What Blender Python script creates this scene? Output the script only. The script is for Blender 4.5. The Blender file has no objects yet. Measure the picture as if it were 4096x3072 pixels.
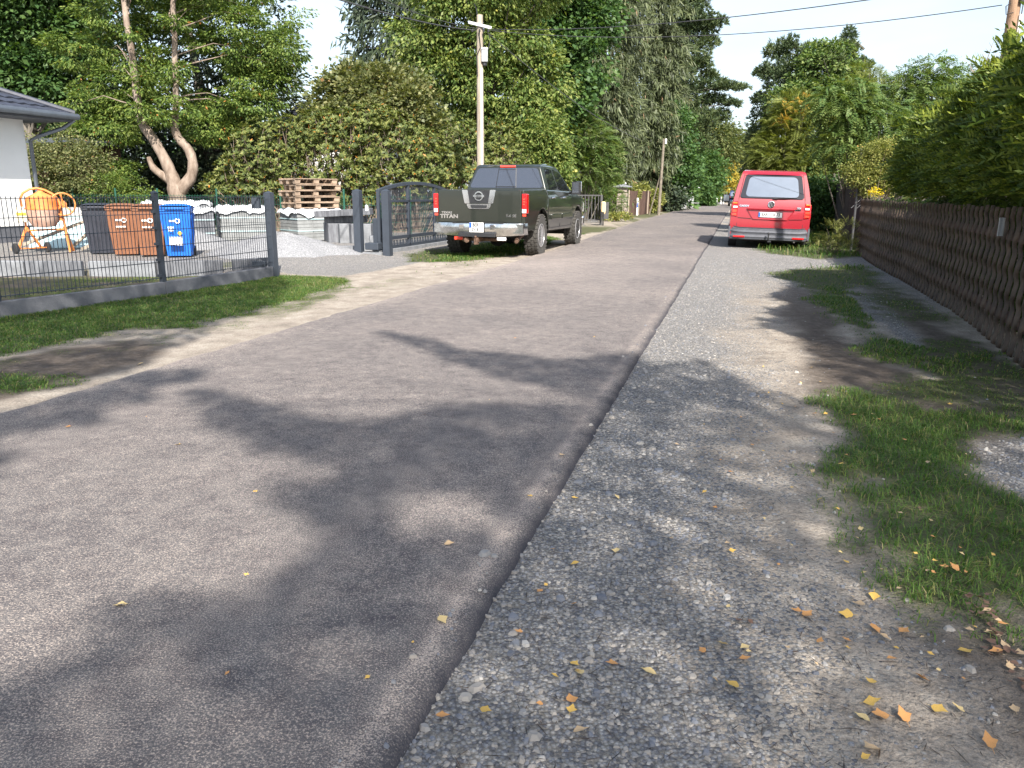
import bpy, bmesh, math, random
import numpy as np
from mathutils import Vector, Matrix, Euler
SC = bpy.context.scene; COL = SC.collection
random.seed(7); RNG = np.random.default_rng(7)
PI = math.pi; R_ = math.radians
# ---------------------------------------------------------------- camera, world, sun, exposure
FPX = 3100.0; CH = 1.3; PITCH = math.atan((1536-772)/FPX); ROLL = R_(0.3)
cam = bpy.data.cameras.new('camera'); camo = bpy.data.objects.new('camera', cam); COL.objects.link(camo)
cam.sensor_width = 36; cam.lens = 36*FPX/4096; cam.clip_end = 2000; cam.clip_start = 0.05
camo.matrix_world = Matrix.Translation((0, 0, CH)) @ Matrix.Rotation(PI/2-PITCH, 4, 'X') @ Matrix.Rotation(ROLL, 4, 'Z')
SC.camera = camo
SUN_AZ = R_(165); SUN_EL = R_(40)
SUNV = Vector((math.sin(SUN_AZ)*math.cos(SUN_EL), math.cos(SUN_AZ)*math.cos(SUN_EL), math.sin(SUN_EL)))
W = bpy.data.worlds.new('World'); SC.world = W; W.use_nodes = True
nt = W.node_tree; bg = nt.nodes['Background']
sky = nt.nodes.new('ShaderNodeTexSky'); sky.sky_type = 'NISHITA'; sky.sun_disc = False
sky.sun_elevation = SUN_EL; sky.sun_rotation = SUN_AZ
sky.dust_density = 2.2; sky.air_density = 1.0; sky.ozone_density = 1.0
tc = nt.nodes.new('ShaderNodeTexCoord'); mp = nt.nodes.new('ShaderNodeMapping'); mp.inputs['Scale'].default_value = (1, 1, 3.2)
nz = nt.nodes.new('ShaderNodeTexNoise'); nz.inputs['Scale'].default_value = 2.6; nz.inputs['Detail'].default_value = 6; nz.inputs['Roughness'].default_value = .55
cr = nt.nodes.new('ShaderNodeValToRGB'); cr.color_ramp.elements[0].position = .36; cr.color_ramp.elements[0].color = (.5, .5, .5, 1)
cr.color_ramp.elements[1].position = .68; cr.color_ramp.elements[1].color = (.9, .9, .9, 1)
mx = nt.nodes.new('ShaderNodeMix'); mx.data_type = 'RGBA'; mx.inputs[7].default_value = (4.7, 5.4, 5.9, 1)
nt.links.new(tc.outputs['Generated'], mp.inputs[0]); nt.links.new(mp.outputs[0], nz.inputs[0]); nt.links.new(nz.outputs[0], cr.inputs[0])
sx_ = nt.nodes.new('ShaderNodeSeparateXYZ'); nt.links.new(tc.outputs['Generated'], sx_.inputs[0])
mr = nt.nodes.new('ShaderNodeMapRange'); mr.inputs[1].default_value = 0; mr.inputs[2].default_value = .75; mr.inputs[3].default_value = 1; mr.inputs[4].default_value = .12; nt.links.new(sx_.outputs['Z'], mr.inputs[0])
mm = nt.nodes.new('ShaderNodeMath'); mm.operation = 'MULTIPLY'; nt.links.new(cr.outputs[0], mm.inputs[0]); nt.links.new(mr.outputs[0], mm.inputs[1])
nt.links.new(mm.outputs[0], mx.inputs[0]); nt.links.new(sky.outputs[0], mx.inputs[6]); nt.links.new(mx.outputs[2], bg.inputs[0])
bg.inputs[1].default_value = 0.125
sl = bpy.data.lights.new('sun', 'SUN'); sl.energy = 4.7; sl.angle = R_(0.53); sl.color = (1, .94, .86)
so = bpy.data.objects.new('sun', sl); COL.objects.link(so); so.rotation_euler = (-SUNV).to_track_quat('-Z', 'Y').to_euler()
SC.view_settings.view_transform = 'Standard'; SC.view_settings.look = 'None'; SC.view_settings.exposure = 1.05; SC.view_settings.gamma = 1
SC.cycles.max_bounces = 6; SC.cycles.transparent_max_bounces = 6; SC.cycles.diffuse_bounces = 3; SC.cycles.glossy_bounces = 3
# ---------------------------------------------------------------- placing helpers (surveyed from the photograph, all at real distances)
def ray(x, y):
    u = (x-2048)/FPX; v = (1536-y)/FPX; c, s = math.cos(ROLL), math.sin(ROLL)
    u, v = u*c-v*s, u*s+v*c; cp, sp = math.cos(PITCH), math.sin(PITCH)
    return (u, cp+v*sp, -sp+v*cp)
def G(x, y, z=0.0):
    d = ray(x, y); t = (z-CH)/d[2]; return Vector((d[0]*t, d[1]*t, z))
def at(x, y, Y):
    d = ray(x, y); t = Y/d[1]; return Vector((d[0]*t, Y, CH+d[2]*t))
RA = R_(15.8); DIR = Vector((math.sin(RA), math.cos(RA), 0)); NRM = Vector((math.cos(RA), -math.sin(RA), 0))
def ST(s, t, z=0.0): return DIR*s+NRM*t+Vector((0, 0, z))
# ---------------------------------------------------------------- object helpers
def tag(o, label=None, cat=None, group=None, kind=None):
    if label: o['label'] = label
    if cat: o['category'] = cat
    if group: o['group'] = group
    if kind: o['kind'] = kind
    return o
def thing(name, label, cat, loc=(0, 0, 0), rotz=0.0, group=None, scale=1.0):
    o = bpy.data.objects.new(name, None); COL.objects.link(o); o.location = loc; o.rotation_euler = (0, 0, rotz); o.scale = (scale,)*3
    o.empty_display_size = .2
    return tag(o, label, cat, group)
def dup(root, loc, rot, label=None):
    r = root.copy(); COL.objects.link(r); r.location = loc; r.rotation_euler = rot
    if label: r['label'] = label
    for ch in list(root.children):
        c = ch.copy(); COL.objects.link(c); c.parent = r
        for g in list(ch.children):
            d = g.copy(); COL.objects.link(d); d.parent = c
    return r
I4 = Matrix.Identity(4)
class MB:
    def __init__(s): s.v = []; s.f = []; s.m = []
    def add(s, vs, fs, mi=0, M=I4):
        b = len(s.v); s.v += [tuple(M @ Vector(p)) for p in vs]; s.f += [tuple(i+b for i in f) for f in fs]; s.m += [mi]*len(fs); return s
    def box(s, c, d, mi=0, M=I4, rz=0, rx=0, ry=0):
        x, y, z = d[0]/2, d[1]/2, d[2]/2
        T = M @ Matrix.Translation(c) @ Euler((rx, ry, rz)).to_matrix().to_4x4()
        return s.add([(-x,-y,-z),(x,-y,-z),(x,y,-z),(-x,y,-z),(-x,-y,z),(x,-y,z),(x,y,z),(-x,y,z)],
                     [(0,3,2,1),(4,5,6,7),(0,1,5,4),(1,2,6,5),(2,3,7,6),(3,0,4,7)], mi, T)
    def beam(s, a, b, w, h, mi=0):
        a, b = Vector(a), Vector(b); d = b-a
        q = d.to_track_quat('X', 'Z').to_matrix().to_4x4()
        return s.box((0, 0, 0), (d.length, w, h), mi, Matrix.Translation((a+b)/2) @ q)
    def tube(s, pts, r, n=8, mi=0, cap=True):
        pts = [Vector(p) for p in pts]; k = len(pts); rs = r if isinstance(r, (list, tuple)) else [r]*k
        b = len(s.v); prev = None
        for i, p in enumerate(pts):
            t = (pts[min(i+1, k-1)]-pts[max(i-1, 0)]).normalized()
            if prev is None: x = t.orthogonal().normalized()
            else:
                x = prev - t*prev.dot(t)
                x = x.normalized() if x.length > 1e-6 else t.orthogonal().normalized()
            y = t.cross(x); prev = x
            for j in range(n):
                a = 2*PI*j/n; s.v.append(tuple(p+(x*math.cos(a)+y*math.sin(a))*rs[i]))
        for i in range(k-1):
            for j in range(n):
                s.f.append((b+i*n+j, b+i*n+(j+1) % n, b+(i+1)*n+(j+1) % n, b+(i+1)*n+j)); s.m.append(mi)
        if cap:
            s.f.append(tuple(b+j for j in reversed(range(n)))); s.f.append(tuple(b+(k-1)*n+j for j in range(n))); s.m += [mi, mi]
        return s
    def lathe(s, prof, n=24, M=I4, mi=0, close=False):
        vs = []; fs = []; k = len(prof)
        for (r, z) in prof:
            for j in range(n): a = 2*PI*j/n; vs.append((r*math.cos(a), r*math.sin(a), z))
        for i in range(k-1 if not close else k):
            i2 = (i+1) % k
            for j in range(n): fs.append((i*n+j, i*n+(j+1) % n, i2*n+(j+1) % n, i2*n+j))
        if not close: fs += [tuple(reversed(range(n))), tuple((k-1)*n+j for j in range(n))]
        return s.add(vs, fs, mi, M)
    def prism(s, poly, z0, z1, M=I4, mi=0):
        n = len(poly); vs = [(x, y, z0) for x, y in poly]+[(x, y, z1) for x, y in poly]
        fs = [tuple(reversed(range(n))), tuple(range(n, 2*n))]+[(i, (i+1) % n, n+(i+1) % n, n+i) for i in range(n)]
        return s.add(vs, fs, mi, M)
    def grid(s, fn, nu, nv, mi=0):
        b = len(s.v)
        for i in range(nu+1):
            for j in range(nv+1): s.v.append(tuple(fn(i/nu, j/nv)))
        for i in range(nu):
            for j in range(nv): s.f.append((b+i*(nv+1)+j, b+(i+1)*(nv+1)+j, b+(i+1)*(nv+1)+j+1, b+i*(nv+1)+j+1)); s.m.append(mi)
        return s
    def panel(s, c4, th=.006, rc=.15, M=I4, mi=0, n=4):
        """rounded four-corner panel: corners listed counter-clockwise seen from outside"""
        a, b, c, d = [Vector(p) for p in c4]; nn = (b-a).cross(d-a).normalized()
        uv = []
        lu = ((b-a).length+(c-d).length)/2; lv = ((d-a).length+(c-b).length)/2; ru = min(.5, rc/lu); rv = min(.5, rc/lv)
        for (cu, cv, a0) in ((ru, rv, PI), (1-ru, rv, 1.5*PI), (1-ru, 1-rv, 0), (ru, 1-rv, .5*PI)):
            for i in range(n+1):
                g = a0+i/n*PI/2; uv.append((cu+ru*math.cos(g), cv+rv*math.sin(g)))
        P = [(a*(1-u)+b*u)*(1-v)+(d*(1-u)+c*u)*v for u, v in uv]; k = len(P)
        vs = [p+nn*th for p in P]+[p-nn*.004 for p in P]
        return s.add(vs, [tuple(range(k))]+[(i, k+i, k+(i+1) % k, (i+1) % k) for i in range(k)]+[tuple(reversed(range(k, 2*k)))], mi, M)
def finish(name, me, mats, parent=None, smooth=None, bevel=0, seg=2, recalc=True):
    if recalc:
        bm = bmesh.new(); bm.from_mesh(me); bmesh.ops.recalc_face_normals(bm, faces=bm.faces); bm.to_mesh(me); bm.free()
    for m in (mats if isinstance(mats, (list, tuple)) else [mats]): me.materials.append(m)
    if smooth is not None:
        me.polygons.foreach_set('use_smooth', [True]*len(me.polygons)); me.set_sharp_from_angle(angle=R_(smooth))
    o = bpy.data.objects.new(name, me); COL.objects.link(o)
    if parent is not None: o.parent = parent
    if bevel:
        b = o.modifiers.new('bevel', 'BEVEL'); b.width = bevel; b.segments = seg; b.limit_method = 'ANGLE'; b.angle_limit = R_(32)
    return o
def obj(name, mb, mats, parent=None, smooth=None, bevel=0, seg=2, recalc=True):
    me = bpy.data.meshes.new(name); me.from_pydata(mb.v, [], mb.f)
    if any(mb.m): me.polygons.foreach_set('material_index', mb.m)
    me.update()
    return finish(name, me, mats, parent, smooth, bevel, seg, recalc)
def text(s, size, M, mat, parent, name='lettering', ext=.002, bold=0, sx=1, font=None):
    cu = bpy.data.curves.new(name, 'FONT'); cu.body = s; cu.size = size; cu.extrude = ext; cu.align_x = 'CENTER'; cu.align_y = 'CENTER'; cu.offset = bold; cu.resolution_u = 2
    o = bpy.data.objects.new('tmp', cu); COL.objects.link(o)
    me = bpy.data.meshes.new_from_object(o.evaluated_get(bpy.context.evaluated_depsgraph_get())); bpy.data.objects.remove(o)
    me.transform(M @ Matrix.Diagonal((sx, 1, 1, 1))); me.materials.clear(); me.materials.append(mat)
    q = bpy.data.objects.new(name, me); COL.objects.link(q); q.parent = parent; return q
# ---------------------------------------------------------------- materials
MATS = {}
def pm(name, c, rough=.6, metal=0.0, var=.12, scale=6.0, bump=0.0, bscale=60.0, c2=None, coat=0, spec=.5, emis=None, stretch=None, coords='Object', thr=(.35, .7)):
    m = bpy.data.materials.new(name); m.use_nodes = True; t = m.node_tree; b = t.nodes['Principled BSDF']
    b.inputs['Roughness'].default_value = rough; b.inputs['Metallic'].default_value = metal; b.inputs['Specular IOR Level'].default_value = spec
    if coat: b.inputs['Coat Weight'].default_value = coat; b.inputs['Coat Roughness'].default_value = .04
    tc = t.nodes.new('ShaderNodeTexCoord'); mp = t.nodes.new('ShaderNodeMapping'); t.links.new(tc.outputs[coords], mp.inputs[0])
    if stretch: mp.inputs['Scale'].default_value = stretch
    n = t.nodes.new('ShaderNodeTexNoise'); n.inputs['Scale'].default_value = scale; n.inputs['Detail'].default_value = 5; n.inputs['Roughness'].default_value = .65
    t.links.new(mp.outputs[0], n.inputs[0])
    r = t.nodes.new('ShaderNodeValToRGB'); r.color_ramp.elements[0].position = thr[0]; r.color_ramp.elements[1].position = thr[1]
    c2 = c2 or tuple(min(1, x*(1+var*1.6)) for x in c); c1 = tuple(x*(1-var) for x in c)
    r.color_ramp.elements[0].color = (*c1, 1); r.color_ramp.elements[1].color = (*c2, 1)
    t.links.new(n.outputs[0], r.inputs[0]); t.links.new(r.outputs[0], b.inputs['Base Color'])
    if bump:
        n2 = t.nodes.new('ShaderNodeTexNoise'); n2.inputs['Scale'].default_value = bscale; n2.inputs['Detail'].default_value = 4; t.links.new(mp.outputs[0], n2.inputs[0])
        bp = t.nodes.new('ShaderNodeBump'); bp.inputs['Strength'].default_value = bump; bp.inputs['Distance'].default_value = .01
        t.links.new(n2.outputs[0], bp.inputs['Height']); t.links.new(bp.outputs[0], b.inputs['Normal'])
    MATS[name] = m; return m
def leafmat(name, cols, transl=.35, rough=.55, spec=.3, tcol=None):
    """cols: list of (pos, colour) along the per-leaf random attribute"""
    m = bpy.data.materials.new(name); m.use_nodes = True; t = m.node_tree; b = t.nodes['Principled BSDF']; out = t.nodes['Material Output']
    a = t.nodes.new('ShaderNodeAttribute'); a.attribute_name = 'rnd'
    r = t.nodes.new('ShaderNodeValToRGB'); e = r.color_ramp.elements
    e[0].position = cols[0][0]; e[0].color = (*cols[0][1], 1); e[1].position = cols[-1][0]; e[1].color = (*cols[-1][1], 1)
    for p, c in cols[1:-1]: q = e.new(p); q.color = (*c, 1)
    t.links.new(a.outputs['Fac'], r.inputs[0]); t.links.new(r.outputs[0], b.inputs['Base Color'])
    b.inputs['Roughness'].default_value = rough; b.inputs['Specular IOR Level'].default_value = spec
    tr = t.nodes.new('ShaderNodeBsdfTranslucent'); mc = t.nodes.new('ShaderNodeMix'); mc.data_type = 'RGBA'; mc.blend_type = 'MULTIPLY'; mc.inputs[0].default_value = 1
    mc.inputs[7].default_value = (1.35, 1.35, .5, 1); t.links.new(r.outputs[0], mc.inputs[6]); t.links.new(mc.outputs[2], tr.inputs[0])
    ms = t.nodes.new('ShaderNodeMixShader'); ms.inputs[0].default_value = transl
    t.links.new(b.outputs[0], ms.inputs[1]); t.links.new(tr.outputs[0], ms.inputs[2]); t.links.new(ms.outputs[0], out.inputs[0])
    MATS[name] = m; return m
# ---------------------------------------------------------------- numpy leaf meshes
def unit(a): return a/np.maximum(np.linalg.norm(a, axis=-1, keepdims=True), 1e-9)
def rdir(n, rng=RNG): return unit(rng.normal(size=(n, 3)))
def npmesh(name, V, nq, mat, parent=None, rnd=None, k=4, smooth=False):
    """V: (nq*k,3), faces are consecutive k-gons"""
    me = bpy.data.meshes.new(name); nv = nq*k
    me.vertices.add(nv); me.vertices.foreach_set('co', np.ascontiguousarray(V, dtype=np.float32).ravel())
    me.loops.add(nv); me.loops.foreach_set('vertex_index', np.arange(nv, dtype=np.int32))
    me.polygons.add(nq); me.polygons.foreach_set('loop_start', np.arange(0, nv, k, dtype=np.int32)); me.polygons.foreach_set('loop_total', np.full(nq, k, dtype=np.int32))
    if rnd is not None:
        at_ = me.attributes.new('rnd', 'FLOAT', 'FACE'); at_.data.foreach_set('value', rnd.astype(np.float32))
    me.update(calc_edges=True); me.materials.append(mat)
    o = bpy.data.objects.new(name, me); COL.objects.link(o)
    if parent is not None: o.parent = parent
    return o
def leafV(P, D, L, Wd, N=None, fold=.15):
    n = len(P)
    if N is None: N = rdir(n)
    S = unit(np.cross(D, N)); N2 = np.cross(S, D)
    L = np.broadcast_to(L, (n,))[:, None]; Wd = np.broadcast_to(Wd, (n,))[:, None]
    mid = P+D*L*.45+N2*Wd*fold
    V = np.stack([P, mid-S*Wd*.5, P+D*L, mid+S*Wd*.5], 1)
    return V.reshape(-1, 3)
def frond(P, D, N, pairs, Lax, Ll, Wl, ang=.9, taper=.6, droop=0.0):
    """pinnate frond expanded to leaflets; returns P,D,L,W,N,src"""
    n = len(P); out = []; S = unit(np.cross(D, N)); idx = np.arange(n)
    Lax = np.broadcast_to(Lax, (n,)); Ll = np.broadcast_to(Ll, (n,))
    for i in range(pairs+1):
        f = i/pairs; base = P+D*(Lax*f)[:, None]-np.array([0, 0, 1])*(droop*f*f*Lax)[:, None] if droop else P+D*(Lax*f)[:, None]
        ll = Ll*(1-taper*abs(f-.35)*1.2)
        if i == pairs: out.append((base, D, ll, N, idx)); continue
        for sg in (-1, 1):
            d = unit(D*math.cos(ang)+S*sg*math.sin(ang)); out.append((base, d, ll, N, idx))
    return (np.concatenate([o[0] for o in out]), np.concatenate([o[1] for o in out]), np.concatenate([o[2] for o in out]),
            Wl, np.concatenate([o[3] for o in out]), np.concatenate([o[4] for o in out]))
def blobpts(blobs, n, rng=RNG, shell=.55):
    """points in a union of ellipsoids (world: x,y,z,rx,ry,rz); returns points and outward directions"""
    B = np.array(blobs, float); w = B[:, 3]*B[:, 5]+B[:, 3]*B[:, 4]; w /= w.sum()
    k = rng.choice(len(B), n, p=w); d = rdir(n, rng); r = shell+(1-shell)*rng.random(n)**.6
    P = B[k, :3]+d*B[k, 3:6]*r[:, None]; return P, unit(d/B[k, 3:6]), r
def pxblobs(lst, Y, dy=1.0):
    """[(px,py,rx_px,rz_px[,dY])] at distance Y"""
    o = []
    for b in lst:
        YY = Y+(b[4] if len(b) > 4 else 0); c = at(b[0], b[1], YY); m = YY/FPX*1.03; o.append((c.x, c.y, c.z, b[2]*m, max(b[2], b[3])*m*dy, b[3]*m))
    return o
def near_ground(P, z0=.05): return P[:, 2] > z0
# ================================================================= GROUND
K = 1.85172
def wpoly(l, z=0): return np.array([[*G(x*K, y*K, z)[:2]] for x, y in l])
def sd(poly, X, Y):
    """signed distance, positive inside"""
    n = len(poly); d = np.full(X.shape, 1e9); ins = np.zeros(X.shape, bool)
    for i in range(n):
        a = poly[i]; b = poly[(i+1) % n]; e = b-a; wx = X-a[0]; wy = Y-a[1]
        t = np.clip((wx*e[0]+wy*e[1])/(e@e+1e-12), 0, 1); d = np.minimum(d, (wx-e[0]*t)**2+(wy-e[1]*t)**2)
        c = ((a[1] > Y) != (b[1] > Y)) & (X < (b[0]-a[0])*(Y-a[1])/((b[1]-a[1]) if abs(b[1]-a[1]) > 1e-12 else 1e-12)+a[0]); ins ^= c
    return np.where(ins, 1, -1)*np.sqrt(d)
_nt = [(RNG.normal(size=2)*f, RNG.random()*6.28, a) for f, a in [(1.1, 1), (1.7, .9), (2.6, .8), (4.3, .6), (6.5, .5), (9, .45), (14, .35), (21, .3), (30, .25)] for _ in range(3)]
def noise2(X, Y, s=1.0, o=0.0):
    r = 0*X
    for k, p, a in _nt: r = r+a*np.sin(X*k[0]*s+Y*k[1]*s+p+o)
    return r/4.5
GRASS = dict(
 L=wpoly([(-500, 690), (0, 683), (350, 620), (600, 592), (735, 600), (745, 612), (660, 640), (560, 668), (470, 688), (420, 712), (300, 712), (150, 745), (0, 775), (-500, 900)]),
 Ls=wpoly([(-80, 812), (80, 812), (150, 825), (90, 842), (-80, 850)]),
 P=wpoly([(875, 556), (900, 545), (1010, 530), (1100, 522), (1180, 512), (1210, 515), (1150, 545), (1050, 560), (960, 567), (885, 567)]),
 P2=wpoly([(1225, 497), (1280, 486), (1340, 487), (1300, 500), (1240, 510)]), P3=wpoly([(1330, 466), (1440, 458), (1500, 450), (1520, 455), (1420, 470), (1340, 478)]),
 R1=wpoly([(1800, 872), (1850, 852), (1950, 880), (2060, 885), (2212, 900), (2400, 900), (2400, 950), (2212, 950), (2085, 945), (2072, 965), (2110, 1025), (2170, 1070), (2330, 1110), (2550, 1420), (2212, 1350), (2110, 1330), (2000, 1262), (1920, 1222), (1835, 1182), (1790, 1100), (1840, 1060), (1782, 990), (1800, 930)]),
 R2=wpoly([(1662, 590), (1700, 583), (1860, 572), (1905, 590), (1890, 622), (1835, 612), (1855, 645), (1905, 705), (1985, 748), (2005, 780), (2080, 770), (2160, 760), (2070, 812), (1960, 790), (1870, 770), (1860, 740), (1800, 680), (1760, 630), (1700, 605)]),
 R3=wpoly([(1628, 541), (1640, 530), (1720, 528), (1845, 470), (1900, 520), (1860, 556), (1760, 561), (1680, 551)]))
SPARSE = dict(
 L=wpoly([(280, 715), (470, 690), (640, 645), (745, 612), (760, 620), (640, 668), (480, 715), (360, 745), (150, 760), (0, 790), (-500, 920), (-500, 880)]),
 Y=wpoly([(-400, 700), (0, 672), (330, 610), (560, 580), (560, 575), (330, 585), (0, 600), (-400, 600)]),
 R=wpoly([(1890, 585), (1960, 640), (2100, 730), (2212, 790), (2500, 900), (2212, 900), (1990, 900), (1870, 870), (1960, 810), (2010, 790), (1995, 740), (1900, 690), (1870, 625)]),
 F=wpoly([(1300, 505), (1340, 480), (1420, 465), (1500, 448), (1530, 445), (1400, 485)]))
DIRT = dict(
 L=wpoly([(-500, 930), (0, 775), (150, 745), (300, 730), (372, 738), (340, 775), (250, 797), (150, 828), (0, 868), (-500, 1000)]),
 Y=wpoly([(-400, 705), (0, 680), (330, 616), (600, 585), (590, 560), (330, 585), (0, 600), (-400, 600)]),
 R=wpoly([(1690, 618), (1765, 630), (1870, 770), (2200, 900), (2212, 990), (2000, 1000), (1800, 880), (1740, 790), (1705, 700)]),
 R5=wpoly([(1870, 585), (1950, 640), (2212, 800), (2500, 930), (2212, 905), (2010, 790), (1990, 745), (1905, 690), (1860, 630)]),
 R4=wpoly([(2090, 1300), (2220, 1320), (2400, 1500), (2300, 1659), (2230, 1520), (2120, 1420)]))
PATH = dict(a=wpoly([(1840, 640), (1890, 640), (2000, 730), (1995, 750), (1940, 738), (1880, 690)]), b=wpoly([(2078, 952), (2300, 940), (2400, 1150), (2212, 1085), (2120, 1020)]),
 c=wpoly([(1500, 560), (1620, 556), (1760, 562), (1858, 558), (1870, 570), (1700, 581), (1640, 592), (1500, 600)]), d=wpoly([(560, 585), (600, 560), (900, 520), (960, 560), (860, 575), (740, 596), (640, 592)]))
def TL(s): return -4.05-.55*np.clip((s-18)/22, 0, 1)-.2*np.clip((s-50)/40, 0, 1)
def TR(s): return -.66+0*s
def field(X, Y):
    S = X*DIR.x+Y*DIR.y; T = X*NRM.x+Y*NRM.y; n = noise2(X, Y); n2 = noise2(X, Y, 2.7, 1.3)
    near = np.clip(1-(Y-12)/60, .3, 1)
    def st(d, w): return np.clip(d/w+.5, 0, 1)
    g = np.zeros_like(X)
    for k, p in GRASS.items(): g = np.maximum(g, st(sd(p, X, Y)+.13*n+.10*n2, .22))
    g = np.maximum(g, st(np.minimum(T-1.2, 60-S)+.3*n, .3)*(S > 26)); g = np.maximum(g, st(np.minimum(-5.5-T, S-45)+.3*n, .3)*(S > 45))
    sp = np.zeros_like(X)
    for k, p in SPARSE.items(): sp = np.maximum(sp, st(sd(p, X, Y)+.12*n2, .25)*np.clip(.5+.6*n2+.5*n, 0, .95))
    sp = np.maximum(sp, .25*st(.25-abs(T+4.9-.1*n), .2)*(S > 9)*np.clip(.1+n2+n, 0, 1))
    dk = np.zeros_like(X)
    for k, p in DIRT.items(): dk = np.maximum(dk, st(sd(p, X, Y)+.12*n+.06*n2, .2))
    yard = (T < -7.0+.0*S) & (S > 9)
    dk = np.maximum(dk, np.clip(.45*n+.35*n2+.12, 0, .75)*(T > .35)*(S < 7.5)*np.clip((T-.3)*1.5, 0, 1)); gr = np.zeros_like(X)
    for k, p in PATH.items(): gr = np.maximum(gr, st(sd(p, X, Y)+.06*n, .15))
    kb = st(Y-12.45-.35*np.clip((X+4.5)/.3, 0, 1), .1)*(T < -7.15+.9*np.clip((S-12)/3, 0, 1)); gr = np.maximum(gr, kb); dk = dk*(1-kb)
    band = st(.75+.25*n-(T+.66), .8)*(T > -.9); gr = np.maximum(gr, band); gr = np.maximum(gr, .8*st(S-11+n, 5)*st(3.2-T, .8)*(T > -.9)*(S < 24))
    gr = np.maximum(gr, np.clip(.04+.3*n2, 0, .35)*(T > -.6)*(S < 9))
    g = g*(1-.9*(gr > .6)*(T > 1.2)*(S < 12)) if True else g
    return g, sp, dk*(1-.7*gr), gr, S, T, n, n2
def height(X, Y):
    S = X*DIR.x+Y*DIR.y; T = X*NRM.x+Y*NRM.y; n = noise2(X, Y, .6); n2 = noise2(X, Y, 2.1, 2)
    h = .012*n+.006*n2; h = h*np.clip(np.maximum(T+.55, -4.15-T)/.5, 0, 1)
    yard = np.clip((Y-12.35)/.12, 0, 1)*np.clip((-7.05+.9*np.clip((S-12)/3, 0, 1)-T)/1.2, 0, 1); h = h+.1*yard
    return h
xs = np.concatenate([-np.geomspace(400, 14, 18), np.arange(-13.5, -5.5, .16), np.arange(-5.5, 5.5, .055), np.arange(5.5, 12, .16), np.geomspace(12.5, 400, 18)])
ys = np.concatenate([-np.geomspace(200, 2.2, 12), np.arange(-2, 1, .3), np.arange(1.0, 7.5, .055), np.arange(7.5, 17, .09), np.arange(17, 30, .25), np.geomspace(30.5, 600, 30)])
XX, YY = np.meshgrid(xs, ys, indexing='ij'); g_, sp_, dk_, gr_, S_, T_, n_, n2_ = field(XX, YY); HH = height(XX, YY)
me = bpy.data.meshes.new('ground'); nx, ny = XX.shape; V = np.stack([XX, YY, HH], -1).reshape(-1, 3).astype(np.float32)
ii, jj = np.meshgrid(np.arange(nx-1), np.arange(ny-1), indexing='ij'); q = (ii*ny+jj).ravel(); F = np.stack([q, q+ny, q+ny+1, q+1], 1).astype(np.int32)
me.vertices.add(len(V)); me.vertices.foreach_set('co', V.ravel()); me.loops.add(F.size); me.loops.foreach_set('vertex_index', F.ravel())
me.polygons.add(len(F)); me.polygons.foreach_set('loop_start', np.arange(0, F.size, 4, dtype=np.int32)); me.polygons.foreach_set('loop_total', np.full(len(F), 4, dtype=np.int32))
me.polygons.foreach_set('use_smooth', np.ones(len(F), bool))
for nm, a in (('grass', np.maximum(g_, sp_)), ('dirt', dk_), ('gravel', gr_)):
    t = me.attributes.new(nm, 'FLOAT', 'POINT'); t.data.foreach_set('value', a.ravel().astype(np.float32))
me.update(calc_edges=True)
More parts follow.
